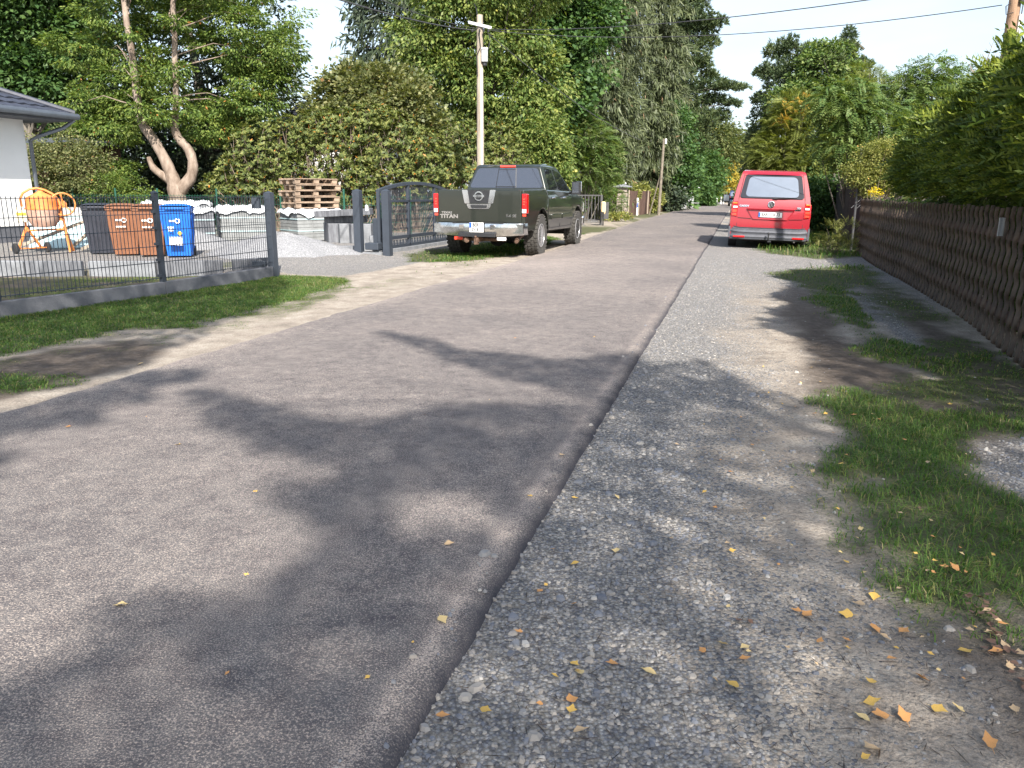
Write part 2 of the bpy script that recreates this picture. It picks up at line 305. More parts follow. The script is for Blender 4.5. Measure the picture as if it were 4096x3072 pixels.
def ground_mat():
    m = bpy.data.materials.new('ground'); m.use_nodes = True; t = m.node_tree; N = t.nodes; L = t.links; b = N['Principled BSDF']; b.inputs['Roughness'].default_value = .95; b.inputs['Specular IOR Level'].default_value = .15
    tc = N.new('ShaderNodeTexCoord')
    def noise(s, d=5, r=.6):
        n = N.new('ShaderNodeTexNoise'); n.inputs['Scale'].default_value = s; n.inputs['Detail'].default_value = d; n.inputs['Roughness'].default_value = r; L.new(tc.outputs['Object'], n.inputs[0]); return n
    def ramp(i, stops):
        r = N.new('ShaderNodeValToRGB'); e = r.color_ramp.elements; e[0].position, e[0].color = stops[0][0], (*stops[0][1], 1); e[1].position, e[1].color = stops[-1][0], (*stops[-1][1], 1)
        for p, c in stops[1:-1]: q = e.new(p); q.color = (*c, 1)
        L.new(i, r.inputs[0]); return r
    def mix(f, a, c):
        x = N.new('ShaderNodeMix'); x.data_type = 'RGBA'; L.new(f, x.inputs[0]); L.new(a, x.inputs[6]); L.new(c, x.inputs[7]); return x.outputs[2]
    def attr(n): a = N.new('ShaderNodeAttribute'); a.attribute_name = n; return a.outputs['Fac']
    n1 = noise(3.2, 8, .72); n2 = noise(70, 4, .7); n3 = noise(14, 6, .75)
    sand = ramp(n1.outputs[0], [(.30, (.25, .215, .18)), (.5, (.40, .345, .285)), (.72, (.54, .48, .405))])
    fine = ramp(n2.outputs[0], [(.3, (.55, .55, .55)), (.5, (.95, .95, .95)), (.72, (1.25, 1.25, 1.25))])
    ml = N.new('ShaderNodeMix'); ml.data_type = 'RGBA'; ml.blend_type = 'MULTIPLY'; ml.inputs[0].default_value = 1; L.new(sand.outputs[0], ml.inputs[6]); L.new(fine.outputs[0], ml.inputs[7])
    vo = N.new('ShaderNodeTexVoronoi'); vo.inputs['Scale'].default_value = 92; L.new(tc.outputs['Object'], vo.inputs[0])
    sep = N.new('ShaderNodeSeparateColor'); L.new(vo.outputs['Color'], sep.inputs[0])
    st = ramp(sep.outputs[0], [(.0, (.18, .18, .195)), (.35, (.27, .275, .29)), (.6, (.35, .34, .32)), (.85, (.43, .41, .385)), (1, (.54, .52, .49))])
    ed = ramp(vo.outputs['Distance'], [(.25, (1, 1, 1)), (.62, (.62, .59, .55))])
    ms = N.new('ShaderNodeMix'); ms.data_type = 'RGBA'; ms.blend_type = 'MULTIPLY'; ms.inputs[0].default_value = 1; L.new(st.outputs[0], ms.inputs[6]); L.new(ed.outputs[0], ms.inputs[7])
    sm = N.new('ShaderNodeMath'); sm.operation = 'MULTIPLY_ADD'; L.new(sep.outputs[1], sm.inputs[0]); sm.inputs[1].default_value = -.75; L.new(attr('gravel'), sm.inputs[2])
    s2 = N.new('ShaderNodeMath'); s2.operation = 'MULTIPLY'; s2.use_clamp = True; L.new(sm.outputs[0], s2.inputs[0]); s2.inputs[1].default_value = 6
    c = mix(s2.outputs[0], ml.outputs[2], ms.outputs[2])
    dirt = ramp(n3.outputs[0], [(.3, (.085, .068, .055)), (.52, (.14, .115, .095)), (.75, (.22, .185, .155))])
    c = mix(attr('dirt'), c, dirt.outputs[0])
    gr = ramp(n3.outputs[0], [(.3, (.06, .062, .028)), (.55, (.085, .10, .038)), (.75, (.125, .13, .06))])
    gs = N.new('ShaderNodeMath'); gs.operation = 'MULTIPLY'; L.new(attr('grass'), gs.inputs[0]); gs.inputs[1].default_value = .9
    c = mix(gs.outputs[0], c, gr.outputs[0]); L.new(c, b.inputs['Base Color'])
    bp = N.new('ShaderNodeBump'); bp.inputs['Strength'].default_value = .8; bp.inputs['Distance'].default_value = .008; ad = N.new('ShaderNodeMath'); ad.operation = 'MULTIPLY_ADD'
    L.new(vo.outputs['Distance'], ad.inputs[0]); ad.inputs[1].default_value = -.8; L.new(n2.outputs[0], ad.inputs[2]); L.new(ad.outputs[0], bp.inputs['Height'])
    b2 = N.new('ShaderNodeBump'); b2.inputs['Strength'].default_value = .7; b2.inputs['Distance'].default_value = .05; L.new(n3.outputs[0], b2.inputs['Height']); L.new(bp.outputs[0], b2.inputs['Normal']); L.new(b2.outputs[0], b.inputs['Normal'])
    return m
me.materials.append(ground_mat()); go = bpy.data.objects.new('ground', me); COL.objects.link(go); tag(go, kind='structure')
# ---------------------------------------------------------------- asphalt road
def asphalt_mat():
    m = bpy.data.materials.new('asphalt'); m.use_nodes = True; t = m.node_tree; N = t.nodes; L = t.links; b = N['Principled BSDF']; b.inputs['Roughness'].default_value = .85; b.inputs['Specular IOR Level'].default_value = .25
    tc = N.new('ShaderNodeTexCoord')
    def noise(s, d=5, r=.6):
        n = N.new('ShaderNodeTexNoise'); n.inputs['Scale'].default_value = s; n.inputs['Detail'].default_value = d; n.inputs['Roughness'].default_value = r; L.new(tc.outputs['Object'], n.inputs[0]); return n
    def mth(op, a, c=None, v=None, clamp=False):
        x = N.new('ShaderNodeMath'); x.operation = op; x.use_clamp = clamp; L.new(a, x.inputs[0])
        if c is not None: L.new(c, x.inputs[1])
        if v is not None: x.inputs[1].default_value = v
        return x.outputs[0]
    big = noise(.55, 4, .6); fine = noise(185, 4, .8); mid = noise(11, 6, .7); edn = noise(5, 4, .7)
    a = N.new('ShaderNodeAttribute'); a.attribute_name = 'edge'
    e = mth('ADD', a.outputs['Fac'], mth('MULTIPLY', mth('SUBTRACT', edn.outputs[0], v=.5), v=.06))
    # pits filled with pale sand: more of it in patches and in a strip just inside the right edge
    strip = mth('SUBTRACT', mth('ABSOLUTE', mth('SUBTRACT', e, v=.115)), v=.05); strip = mth('MULTIPLY', strip, v=-7.0); strip = mth('MAXIMUM', strip, v=0); strip = mth('MULTIPLY', strip, mth('MULTIPLY', mth('SUBTRACT', edn.outputs[0], v=.30), v=3.0, clamp=True)); fd = N.new('ShaderNodeAttribute'); fd.attribute_name = 'fade'; strip = mth('MULTIPLY', strip, fd.outputs['Fac'])
    ds = N.new('ShaderNodeAttribute'); ds.attribute_name = 'dust'
    thr = mth('ADD', mth('ADD', mth('MULTIPLY', mth('SUBTRACT', big.outputs[0], v=.5), v=.13), mth('MULTIPLY', ds.outputs['Fac'], v=.045)), mth('MULTIPLY', mth('SUBTRACT', mid.outputs[0], v=.5), v=.12))
    band = mth('MULTIPLY', mth('SUBTRACT', e, v=.018), v=20.0, clamp=True)
    f = mth('ADD', mth('ADD', fine.outputs[0], thr), mth('MULTIPLY', strip, v=.30)); f = mth('SUBTRACT', f, v=.50); f = mth('MULTIPLY', f, v=9.0, clamp=True); f = mth('MULTIPLY', f, band)
    base = N.new('ShaderNodeValToRGB'); base.color_ramp.elements[0].position = .3; base.color_ramp.elements[0].color = (.083, .075, .080, 1); base.color_ramp.elements[1].position = .7; base.color_ramp.elements[1].color = (.143, .136, .134, 1); L.new(mid.outputs[0], base.inputs[0])
    vo = N.new('ShaderNodeTexVoronoi'); vo.inputs['Scale'].default_value = 120; L.new(tc.outputs['Object'], vo.inputs[0])
    mx = N.new('ShaderNodeMix'); mx.data_type = 'RGBA'; mx.blend_type = 'MULTIPLY'; mx.inputs[0].default_value = .55; L.new(base.outputs[0], mx.inputs[6]); L.new(vo.outputs['Color'], mx.inputs[7])
    dk = N.new('ShaderNodeMix'); dk.data_type = 'RGBA'; L.new(band, dk.inputs[0]); dk.inputs[6].default_value = (.055, .053, .062, 1); L.new(base.outputs[0], dk.inputs[7])
    x = N.new('ShaderNodeMix'); x.data_type = 'RGBA'; L.new(f, x.inputs[0]); L.new(dk.outputs[2], x.inputs[6]); x.inputs[7].default_value = (.45, .380, .328, 1); L.new(x.outputs[2], b.inputs['Base Color'])
    bp = N.new('ShaderNodeBump'); bp.inputs['Strength'].default_value = .9; bp.inputs['Distance'].default_value = .004; L.new(vo.outputs['Distance'], bp.inputs['Height'])
    b2 = N.new('ShaderNodeBump'); b2.inputs['Strength'].default_value = .5; b2.inputs['Distance'].default_value = .006; L.new(fine.outputs[0], b2.inputs['Height']); L.new(bp.outputs[0], b2.inputs['Normal']); L.new(b2.outputs[0], b.inputs['Normal'])
    return m
ss = np.concatenate([np.arange(-8, 14, .12), np.arange(14, 40, .5), np.arange(40, 150, 3)])
cols = [(0, -.03), (0, .03), (.05, .04), (.3, .04)]+[(f, .045) for f in (.3, .5, .7)]+[(-.25, .04), (-.08, .036), (-.03, .02), (0, -.03)]
verts = []; edge = []; dust = []; fade = []; rnge = random.Random(3)
for s in ss:
    jl = .035*float(noise2(np.array(s*2.1), np.array(0.3))); jr = .012*float(noise2(np.array(s*1.6), np.array(5.)))+.006*float(noise2(np.array(s*9), np.array(1.)))
    tl = float(TL(s))+jl; tr = float(TR(s))+jr; bend = -.00075*max(0, s-75)**2
    for i, (o, z) in enumerate(cols):
        tt = tl+o if i < 4 else (tl+(tr-tl)*o if i < 7 else tr+o); verts.append(tuple(ST(s, tt+bend, z))); edge.append(tr-tt); fade.append(max(0, min(1, 1.35-s/8.5))); dust.append(math.exp(-((s-14)/4.5)**2)*(.4+.6*math.exp(-((tt+3.2)/1.2)**2))+.8*math.exp(-((tt-tl)/.12)**2))
nc = len(cols); faces = [(i*nc+j, i*nc+j+1, (i+1)*nc+j+1, (i+1)*nc+j) for i in range(len(ss)-1) for j in range(nc-1)]
me = bpy.data.meshes.new('road'); me.from_pydata(verts, [], faces); t = me.attributes.new('edge', 'FLOAT', 'POINT'); t.data.foreach_set('value', edge); t = me.attributes.new('dust', 'FLOAT', 'POINT'); t.data.foreach_set('value', dust); t = me.attributes.new('fade', 'FLOAT', 'POINT'); t.data.foreach_set('value', fade); me.update()
ro = finish('road', me, asphalt_mat(), smooth=60); tag(ro, kind='structure')
# ---------------------------------------------------------------- gravel stones (stuff)
def stones(n, xr, yr, dens, smin, smax, name, rng):
    X = rng.uniform(*xr, n); Y = rng.uniform(*yr, n); g, sp, dk, gr, S, T, n1, n2 = field(X, Y)
    w = np.where(T > -.68, np.clip(1.15-(T+.66-.25*n1)/.95, .05, 1), np.where(T < -4.08, .15, 0)); w = np.maximum(w, gr*(T > -.64))*(1-g)*(1-.8*dk); w = np.maximum(w, .10*((T > -.80) & (T <= -.68))); w = w*np.clip(1.25-(Y-7)/10.5, 0, 1); w = w*(rng.random(n) < w); k = w > 0
    X, Y = X[k], Y[k]; m = len(X); sz = smin+(smax-smin)*rng.random(m)**4.5; Z = height(X, Y)+sz*.12+.040*np.clip((-.68-T[k])/.04, 0, 1)
    base = np.array([(1, 0, 0), (.5, .87, 0), (-.5, .87, 0), (-1, 0, 0), (-.5, -.87, 0), (.5, -.87, 0)]); a = rng.random(m)*6.28; ca, sa = np.cos(a), np.sin(a)
    R = .55+.6*rng.random((m, 6)); R2 = R*(.45+.3*rng.random((m, 1))); asp = .6+.4*rng.random(m)
    def ring(Rr, z):
        bx = base[None, :, 0]*Rr*sz[:, None]; by = base[None, :, 1]*Rr*sz[:, None]*asp[:, None]
        return np.stack([X[:, None]+bx*ca[:, None]-by*sa[:, None], Y[:, None]+bx*sa[:, None]+by*ca[:, None], np.broadcast_to(z, bx.shape)], -1)
    tilt = (rng.random((m, 6))-.5)*.35; lo = ring(R, (Z-sz*.3)[:, None]); hi = ring(R2, Z[:, None]+sz[:, None]*(.28+tilt*.6))
    P = np.concatenate([lo, hi], 1)                      # m,12,3
    F = [(0, 1, 7, 6), (1, 2, 8, 7), (2, 3, 9, 8), (3, 4, 10, 9), (4, 5, 11, 10), (5, 0, 6, 11), (6, 7, 8, 9), (6, 9, 10, 11)]
    V = P[:, np.array(F).ravel()].reshape(-1, 3); return npmesh(name, V, m*8, MATS['stone'], rnd=np.repeat(rng.random(m), 8))
def stone_mat():
    m = leafmat('stone', [(0, (.13, .14, .165)), (.2, (.20, .21, .235)), (.45, (.27, .265, .26)), (.75, (.33, .30, .265)), (.95, (.37, .345, .31)), (1, (.44, .42, .39))], transl=0, rough=.8, spec=.3)
    return m
stone_mat(); r3 = np.random.default_rng(11)
o = stones(38000, (-.5, 3.2), (1.2, 4.2), 0, .002, .016, 'gravel_stones', r3); tag(o, 'loose grey and bluish gravel stones on the shoulder in the foreground', 'gravel', kind='stuff')
o = stones(76000, (-.2, 6.5), (4.2, 18), 0, .0035, .015, 'gravel_stones', r3); tag(o, 'loose grey gravel stones scattered along the shoulder further up the road', 'gravel', kind='stuff')
o = stones(900, (-.4, 2.2), (1.2, 6), 0, .014, .030, 'gravel_stones', r3); tag(o, 'scattered larger flat bluish stones among the gravel', 'gravel', kind='stuff')
# small dark twigs and needles among the stones
def twigs():
    r = np.random.default_rng(5); n = 6500; X = r.uniform(-.4, 3.6, n); Y = 1.2+7*r.random(n)**1.5; T = X*NRM.x+Y*NRM.y; k = (T > -.62); X, Y = X[k], Y[k]; n = len(X)
    a = r.random(n)*6.28; D = np.stack([np.cos(a), np.sin(a), .05*r.normal(size=n)], 1); P = np.stack([X, Y, height(X, Y)+.006], 1); L = .014+.07*r.random(n)**2.2
    o = npmesh('twigs', leafV(P, D, L, .0030, np.tile([0, 0, 1.], (n, 1))+.2*rdir(n, r), 0), n, MATS['twig'], rnd=r.random(n)); tag(o, 'tiny dark twigs and needles scattered over the gravel', 'twigs', kind='stuff')
leafmat('twig', [(0, (.03, .022, .016)), (1, (.10, .07, .05))], transl=0); twigs()
# ---------------------------------------------------------------- grass (stuff)
leafmat('grass_blade', [(0, (.045, .11, .02)), (.45, (.095, .185, .038)), (.8, (.16, .24, .055)), (.95, (.28, .26, .10)), (1, (.40, .34, .18))], transl=.4, rough=.5)
def grass(name, label, xr, yr, n, hgt, wid, rng, sparse=1.0, seltest=None):
    X = rng.uniform(*xr, n); Y = rng.uniform(*yr, n); g, sp, dk, gr, S, T, n1, n2 = field(X, Y); w = np.maximum(g, sp*.55*sparse)*np.clip(.75+.35*n2, .25, 1)*(1-.85*(gr > .5))
    if seltest is not None: w = w*seltest(X, Y, S, T)
    k = rng.random(n) < w; X, Y, g, n1 = X[k], Y[k], g[k], n1[k]; m = len(X)
    a = rng.random(m)*6.28; lean = .25+.75*rng.random(m); D1 = unit(np.stack([np.cos(a)*lean, np.sin(a)*lean, np.full(m, 1.0)], 1)); L = hgt*(.45+.75*rng.random(m))*np.clip(.45+.65*g+.15*n1, .3, 1.3)
    D2 = unit(D1+np.stack([np.cos(a), np.sin(a), np.full(m, -.9)], 1)*(.5+.6*rng.random(m))[:, None]); S_ = np.stack([-np.sin(a), np.cos(a), 0*a], 1); w_ = (wid*(.7+.6*rng.random(m)))[:, None]
    P = np.stack([X, Y, height(X, Y)-.004], 1); M1 = P+D1*(L*.55)[:, None]; T1 = M1+D2*(L*.55)[:, None]
    V = np.stack([P-S_*w_*.5, P+S_*w_*.5, M1+S_*w_*.42, M1-S_*w_*.42, M1-S_*w_*.42, M1+S_*w_*.42, T1+S_*w_*.08, T1-S_*w_*.08], 1).reshape(-1, 3)
    r = np.clip(rng.random(m)*.85+.12*n1, 0, 1); r = np.where(rng.random(m) < .10, .9+.1*rng.random(m), r)
    o = npmesh(name, V, m*2, MATS['grass_blade'], rnd=np.repeat(r, 2)); tag(o, label, 'grass', kind='stuff'); return o
rg = np.random.default_rng(21)
grass('grass', 'tufted green grass growing in the shade at the right foreground', (1.0, 4.4), (2.0, 5.6), 76000, .062, .0036, rg, 1.0)
grass('grass', 'strip of short grass along the dark wavy fence', (1.8, 8.2), (5.6, 16), 150000, .06, .007, rg, 1.0)
grass('grass', 'mown green lawn strip below the grey mesh fence on the left', (-6.6, -1.8), (4.5, 12.4), 230000, .045, .0055, rg, .8, lambda X, Y, S, T: T < -4.1)
grass('grass', 'sunlit grass under and beside the parked pickup', (-3.2, 4.5), (12.6, 26), 80000, .085, .012, rg, .7, lambda X, Y, S, T: T < -4.1)
grass('grass', 'tall unmown grass beside and beneath the red van', (4.6, 12), (14, 34), 150000, .17, .013, rg, 1.0, lambda X, Y, S, T: T > -.3)
# ================================================================= SHADE TREES behind the camera (their crowns throw the dappled shade on the road)
leafmat('birch_leaf', [(0, (.05, .10, .02)), (.6, (.09, .15, .03)), (.9, (.25, .22, .04)), (1, (.4, .3, .05))], transl=.25)
pm('bark_birch', (.42, .40, .37), .85, var=.4, scale=9, bump=.6, bscale=40, stretch=(1, 1, .3))
pm('bark_dark', (.13, .10, .075), .9, var=.35, scale=14, bump=.9, bscale=50, stretch=(1, 1, .25))
SH = {'a': [(790, 718), (900, 735), (1000, 765), (1130, 775), (1180, 788), (1385, 765), (1400, 790), (1330, 885), (1200, 850), (1100, 830), (1000, 800), (900, 760)],
 'b': [(400, 850), (480, 850), (560, 880), (650, 905), (800, 930), (880, 895), (1050, 888), (1300, 885), (1270, 940), (1200, 1050), (1160, 1150), (1080, 1130), (1000, 1078), (960, 1070), (880, 1095), (780, 1040), (700, 1010), (560, 975), (460, 930)],
 'c': [(-120, 910), (60, 880), (200, 840), (310, 810), (460, 805), (440, 830), (330, 850), (350, 875), (240, 890), (220, 935), (140, 930), (60, 950), (-120, 990)],
 'd': [(-200, 1500), (-60, 1480), (120, 1440), (250, 1390), (210, 1330), (280, 1290), (400, 1305), (560, 1300), (640, 1230), (680, 1185), (800, 1190), (900, 1150), (1060, 1150), (1190, 1130), (860, 1850), (-200, 1850)],
 'e': [(-300, 700), (0, 690), (250, 650), (450, 632), (640, 618), (560, 676), (480, 695), (420, 735), (350, 755), (330, 785), (240, 815), (100, 845), (-300, 890)],
 'f': [(1290, 885), (1400, 790), (1520, 775), (1640, 840), (1790, 870), (1850, 850), (2100, 900), (2500, 1000), (2700, 1900), (800, 1900), (1180, 1140)],
 'g': [(1700, 620), (1800, 600), (2100, 760), (2400, 900), (2100, 900), (1860, 850), (1760, 790)],
 'h': [(-30, 960), (15, 985), (18, 1040), (-30, 1070)], 'i': [(-600, 540), (0, 600), (360, 605), (560, 585), (640, 615), (0, 700), (-600, 760)], 'j': [(560, 1050), (700, 1180), (850, 1210), (860, 1100), (780, 1040)]}
LIT = [[(830, 1115), (960, 1075), (1080, 1110), (1010, 1140), (900, 1135)], [(1400, 1020), (1460, 1010), (1500, 1040), (1440, 1060)], [(1620, 1500), (1720, 1480), (1780, 1560), (1700, 1600)],
 [(1700, 1120), (1790, 1125), (1820, 1170), (1740, 1165)], [(1640, 925), (1740, 935), (1780, 960), (1690, 965)], [(1680, 1420), (1740, 1400), (1790, 1440), (1720, 1450)], [(1230, 1010), (1330, 1000), (1340, 1030), (1250, 1040)], [(350, 1130), (540, 1150), (600, 1230), (420, 1260), (300, 1200)], [(1450, 880), (1540, 870), (1560, 900), (1470, 910)]]
SHW = {k: wpoly(v) for k, v in SH.items()}; SHW['k'] = np.array([(2.8, 5.6), (6, 5.6), (7.4, 11.0), (4.75, 11.0), (3.8, 8.9)]); LITW = [wpoly(v) for v in LIT]
def shade_tree(name, label, keys, z0, z1, trunk, dens, rng, lsz=.085):
    t = thing(name, label, 'tree', (trunk[0], trunk[1], 0)); pts = []
    for k in keys:
        p = SHW[k]; lo = p.min(0); hi = p.max(0); ar = (hi-lo).prod(); n = int(ar*dens); X = rng.uniform(lo[0], hi[0], n); Y = rng.uniform(lo[1], hi[1], n); s = sd(p, X, Y); keep = s > rng.normal(size=n)*.035
        for l in LITW: keep &= sd(l, X, Y) < .0+abs(rng.normal(size=n))*.03
        pts.append(np.stack([X[keep], Y[keep]], 1))
    P2 = np.concatenate(pts); n = len(P2); z = z0+(z1-z0)*rng.random(n); z = z + .8*np.sin(P2[:, 0]*1.7)*np.cos(P2[:, 1]*1.3); k = z/SUNV.z; P = np.stack([P2[:, 0]+SUNV.x*k, P2[:, 1]+SUNV.y*k, z], 1)
    D = unit(rdir(n, rng)+np.array([0, 0, -.5])); P = P-D*lsz*.5; L = lsz*(.7+.6*rng.random(n)); org = np.array([trunk[0], trunk[1], 0])
    npmesh('crown', leafV(P-org, D, L, L*.75, rdir(n, rng)+np.array(SUNV)*1.2), n, MATS['birch_leaf'], t, rng.random(n))
    m = MB(); top = Vector((P[:, 0].mean()-trunk[0], P[:, 1].mean()-trunk[1], z1+.3)); m.tube([(0, 0, -.1), (0, 0, 2), (top.x*.25, top.y*.25, z0*.8), (top.x*.5, top.y*.5, z1*.97)], [.2, .17, .10, .02], 10)
    obj('trunk', m, MATS['bark_birch'], t, smooth=60)
    b = MB(); idx = rng.choice(n, 40, replace=False)
    for i in idx:
        e = Vector(P[i]-org); s = Vector((top.x*.25, top.y*.25, z0*.8)) if e.z < z1-.5 else Vector((top.x*.5, top.y*.5, z0+.6)); mid = s.lerp(e, .55)+Vector((0, 0, .25)); b.tube([s, mid, e], [.014, .009, .004], 5)
    obj('branches', b, MATS['bark_dark'], t); return t
rs = np.random.default_rng(31)
shade_tree('birch_tree', 'green birch tree standing behind the viewer on the roadside shading the asphalt', 'abchj', 9.0, 11.5, (5.6, -5.4), 800, rs)
shade_tree('birch_tree', 'green birch tree standing behind the viewer shading the lower road', 'd', 8, 10.5, (4.4, -8.5), 700, rs)
shade_tree('linden_tree', 'leafy tree behind the viewer shading the gravel shoulder on the right', 'fgk', 7.5, 10, (7.2, -6.0), 460, rs, .095)
shade_tree('maple_tree', 'leafy tree left behind the viewer shading the lawn below the mesh fence', 'ei', 7.5, 9.5, (-6.8, -2.0), 480, rs)
# ---------------------------------------------------------------- fallen leaves, each one a thing
LEAFCOL = {'yellow': (.64, .40, .09), 'orange': (.55, .27, .09), 'tan': (.50, .35, .20), 'brown': (.15, .085, .055), 'pale': (.66, .49, .22)}
for c, v in LEAFCOL.items(): pm('leaf_'+c, v, .6, var=.2, scale=40, bump=.2)
def leaf_mesh(kind, seed):
    r = random.Random(seed); b = bmesh.new(); n = 12; pts = []
    for i in range(n):
        a = 2*PI*i/n; q_ = 1/(abs(math.cos(a))**1.15+abs(math.sin(a))**1.15); rr = q_*(1+.13*r.uniform(-1, 1)+.05*(i % 2)); x = .52*math.cos(a)*rr; y = (.46 if kind else .40)*math.sin(a)*rr*(1-.25*math.cos(a))
        pts.append((x-.0+(.12 if i == 0 else 0), y))
    c = r.uniform(.15, .55); c2 = r.uniform(-.1, .3); cv = b.verts.new((0, 0, -.06)); vs = [b.verts.new((x, y, c*y*y*1.6+c2*x*x+.02*r.uniform(-1, 1))) for x, y in pts]
    for i in range(n): b.faces.new((cv, vs[i], vs[(i+1) % n]))
    s1 = b.verts.new((-.5, .012, c2*.25)); s2 = b.verts.new((-.5, -.012, c2*.25)); s3 = b.verts.new((-.82, -.01, .03)); s4 = b.verts.new((-.82, .01, .03)); b.faces.new((s1, s2, s3, s4))
    me = bpy.data.meshes.new('leaf'); b.to_mesh(me); b.free(); me.polygons.foreach_set('use_smooth', [True]*len(me.polygons)); return me
LM = {}
for c in LEAFCOL:
    LM[c] = []
    for k in range(4): me = leaf_mesh(k % 2, hash(c) % 7+k*13 if False else k*13+len(c)); me.materials.append(MATS['leaf_'+c]); LM[c].append(me)
LV = [ # px in the 2212-wide view, size m, colour
 (265, 1334, .05, 'pale'), (957, 1366, .055, 'pale'), (970, 1198, .045, 'tan'), (553, 1083, .03, 'yellow'), (387, 978, .045, 'yellow'), (920, 912, .03, 'orange'), (1112, 741, .04, 'orange'), (150, 938, .04, 'orange'), (303, 788, .055, 'pale'), (1145, 1092, .03, 'yellow'), (1213, 1001, .04, 'tan'), (795, 1493, .02, 'yellow'),
 (1238, 1311, .038, 'orange'), (1242, 1223, .04, 'yellow'), (1195, 1191, .035, 'orange'), (1166, 1283, .035, 'orange'), (1330, 1197, .045, 'pale'), (1450, 1175, .03, 'tan'), (1322, 1442, .045, 'orange'), (1241, 1442, .04, 'yellow'), (1251, 1459, .045, 'pale'), (1400, 1459, .055, 'pale'), (1198, 1467, .025, 'yellow'), (1235, 1518, .045, 'orange'), (1234, 1541, .04, 'yellow'), (1048, 1541, .04, 'yellow'), (955, 1553, .04, 'orange'), (920, 1534, .03, 'orange'), (1253, 1585, .05, 'tan'), (1166, 1528, .025, 'orange'), (1121, 1371, .03, 'orange'),
 (1560, 1403, .045, 'pale'), (1608, 1411, .04, 'pale'), (1607, 1436, .04, 'orange'), (1516, 1417, .035, 'orange'), (1582, 1489, .05, 'yellow'), (1595, 1354, .04, 'brown'), (1580, 1202, .035, 'yellow'), (1521, 1069, .03, 'yellow'), (1544, 1104, .03, 'orange'), (1608, 1110, .03, 'tan'), (1409, 1138, .03, 'orange'), (1332, 1078, .04, 'pale'), (1241, 1080, .035, 'yellow'), (1577, 1024, .03, 'orange'), (1462, 962, .03, 'tan'), (1639, 955, .03, 'orange'), (1625, 966, .03, 'orange'), (1760, 896, .035, 'orange'), (1783, 897, .035, 'yellow'),
 (1887, 1296, .055, 'yellow'), (1855, 1314, .05, 'tan'), (1828, 1335, .05, 'yellow'), (1720, 1330, .04, 'orange'), (1743, 1336, .05, 'orange'), (1889, 1365, .055, 'orange'), (1911, 1387, .04, 'tan'), (1951, 1374, .05, 'orange'), (1770, 1395, .035, 'orange'), (1828, 1392, .04, 'orange'), (1827, 1224, .03, 'yellow'), (1848, 1180, .03, 'pale'), (1857, 1161, .03, 'pale'), (1925, 1433, .04, 'orange'), (1989, 1476, .05, 'orange'), (2083, 1419, .06, 'yellow'), (1880, 1484, .045, 'yellow'), (1881, 1526, .055, 'yellow'), (1901, 1556, .06, 'orange'), (1950, 1557, .055, 'orange'), (2025, 1544, .05, 'yellow'), (2068, 1541, .045, 'pale'), (1860, 1560, .05, 'pale'), (1882, 1627, .07, 'tan'), (1868, 1645, .03, 'yellow'), (2135, 1610, .055, 'orange'), (2190, 1540, .04, 'tan'), (2162, 1370, .035, 'orange'), (2037, 1245, .035, 'orange'), (2060, 1246, .045, 'orange'), (2000, 1254, .02, 'tan'), (2140, 1395, .045, 'brown'), (2150, 1415, .045, 'orange'), (2170, 1405, .05, 'tan'),
 (1815, 1020, .04, 'yellow'), (1808, 1118, .03, 'yellow'), (1843, 907, .04, 'orange'), (1885, 905, .045, 'pale'), (1800, 940, .03, 'orange'), (1827, 1000, .03, 'orange'), (1755, 1027, .035, 'tan'), (1770, 1085, .035, 'yellow'), (2051, 877, .04, 'yellow'), (1952, 965, .035, 'orange'), (2001, 1019, .04, 'tan'), (1730, 828, .03, 'pale'), (1752, 796, .03, 'yellow'), (1773, 825, .03, 'yellow'), (1785, 850, .03, 'yellow'), (1690, 875, .02, 'yellow'), (1718, 880, .025, 'orange'), (1744, 872, .02, 'yellow'), (1703, 900, .02, 'pale'), (1660, 850, .02, 'yellow'), (1600, 905, .02, 'orange'), (1648, 980, .02, 'yellow')]
rl = random.Random(4); extra = []
for k in range(48):   # litter gathered against the grass edge
    a = rl.random(); extra.append((2100+a*130+rl.gauss(0, 16), 1310+a*190+rl.gauss(0, 22), rl.uniform(.022, .038), rl.choice(['brown', 'brown', 'brown', 'tan'])))
for k in range(70): extra.append((rl.uniform(1500, 2150), 600+900*rl.random()**.9, rl.uniform(.014, .026), rl.choice(['yellow', 'orange', 'tan', 'brown', 'pale'])))
for k in range(16): extra.append((rl.uniform(100, 1300), rl.uniform(590, 1500), rl.uniform(.012, .025), rl.choice(['yellow', 'orange', 'tan'])))
allv = [(a, 0) for a in LV]+[(a, 1) for a in extra]
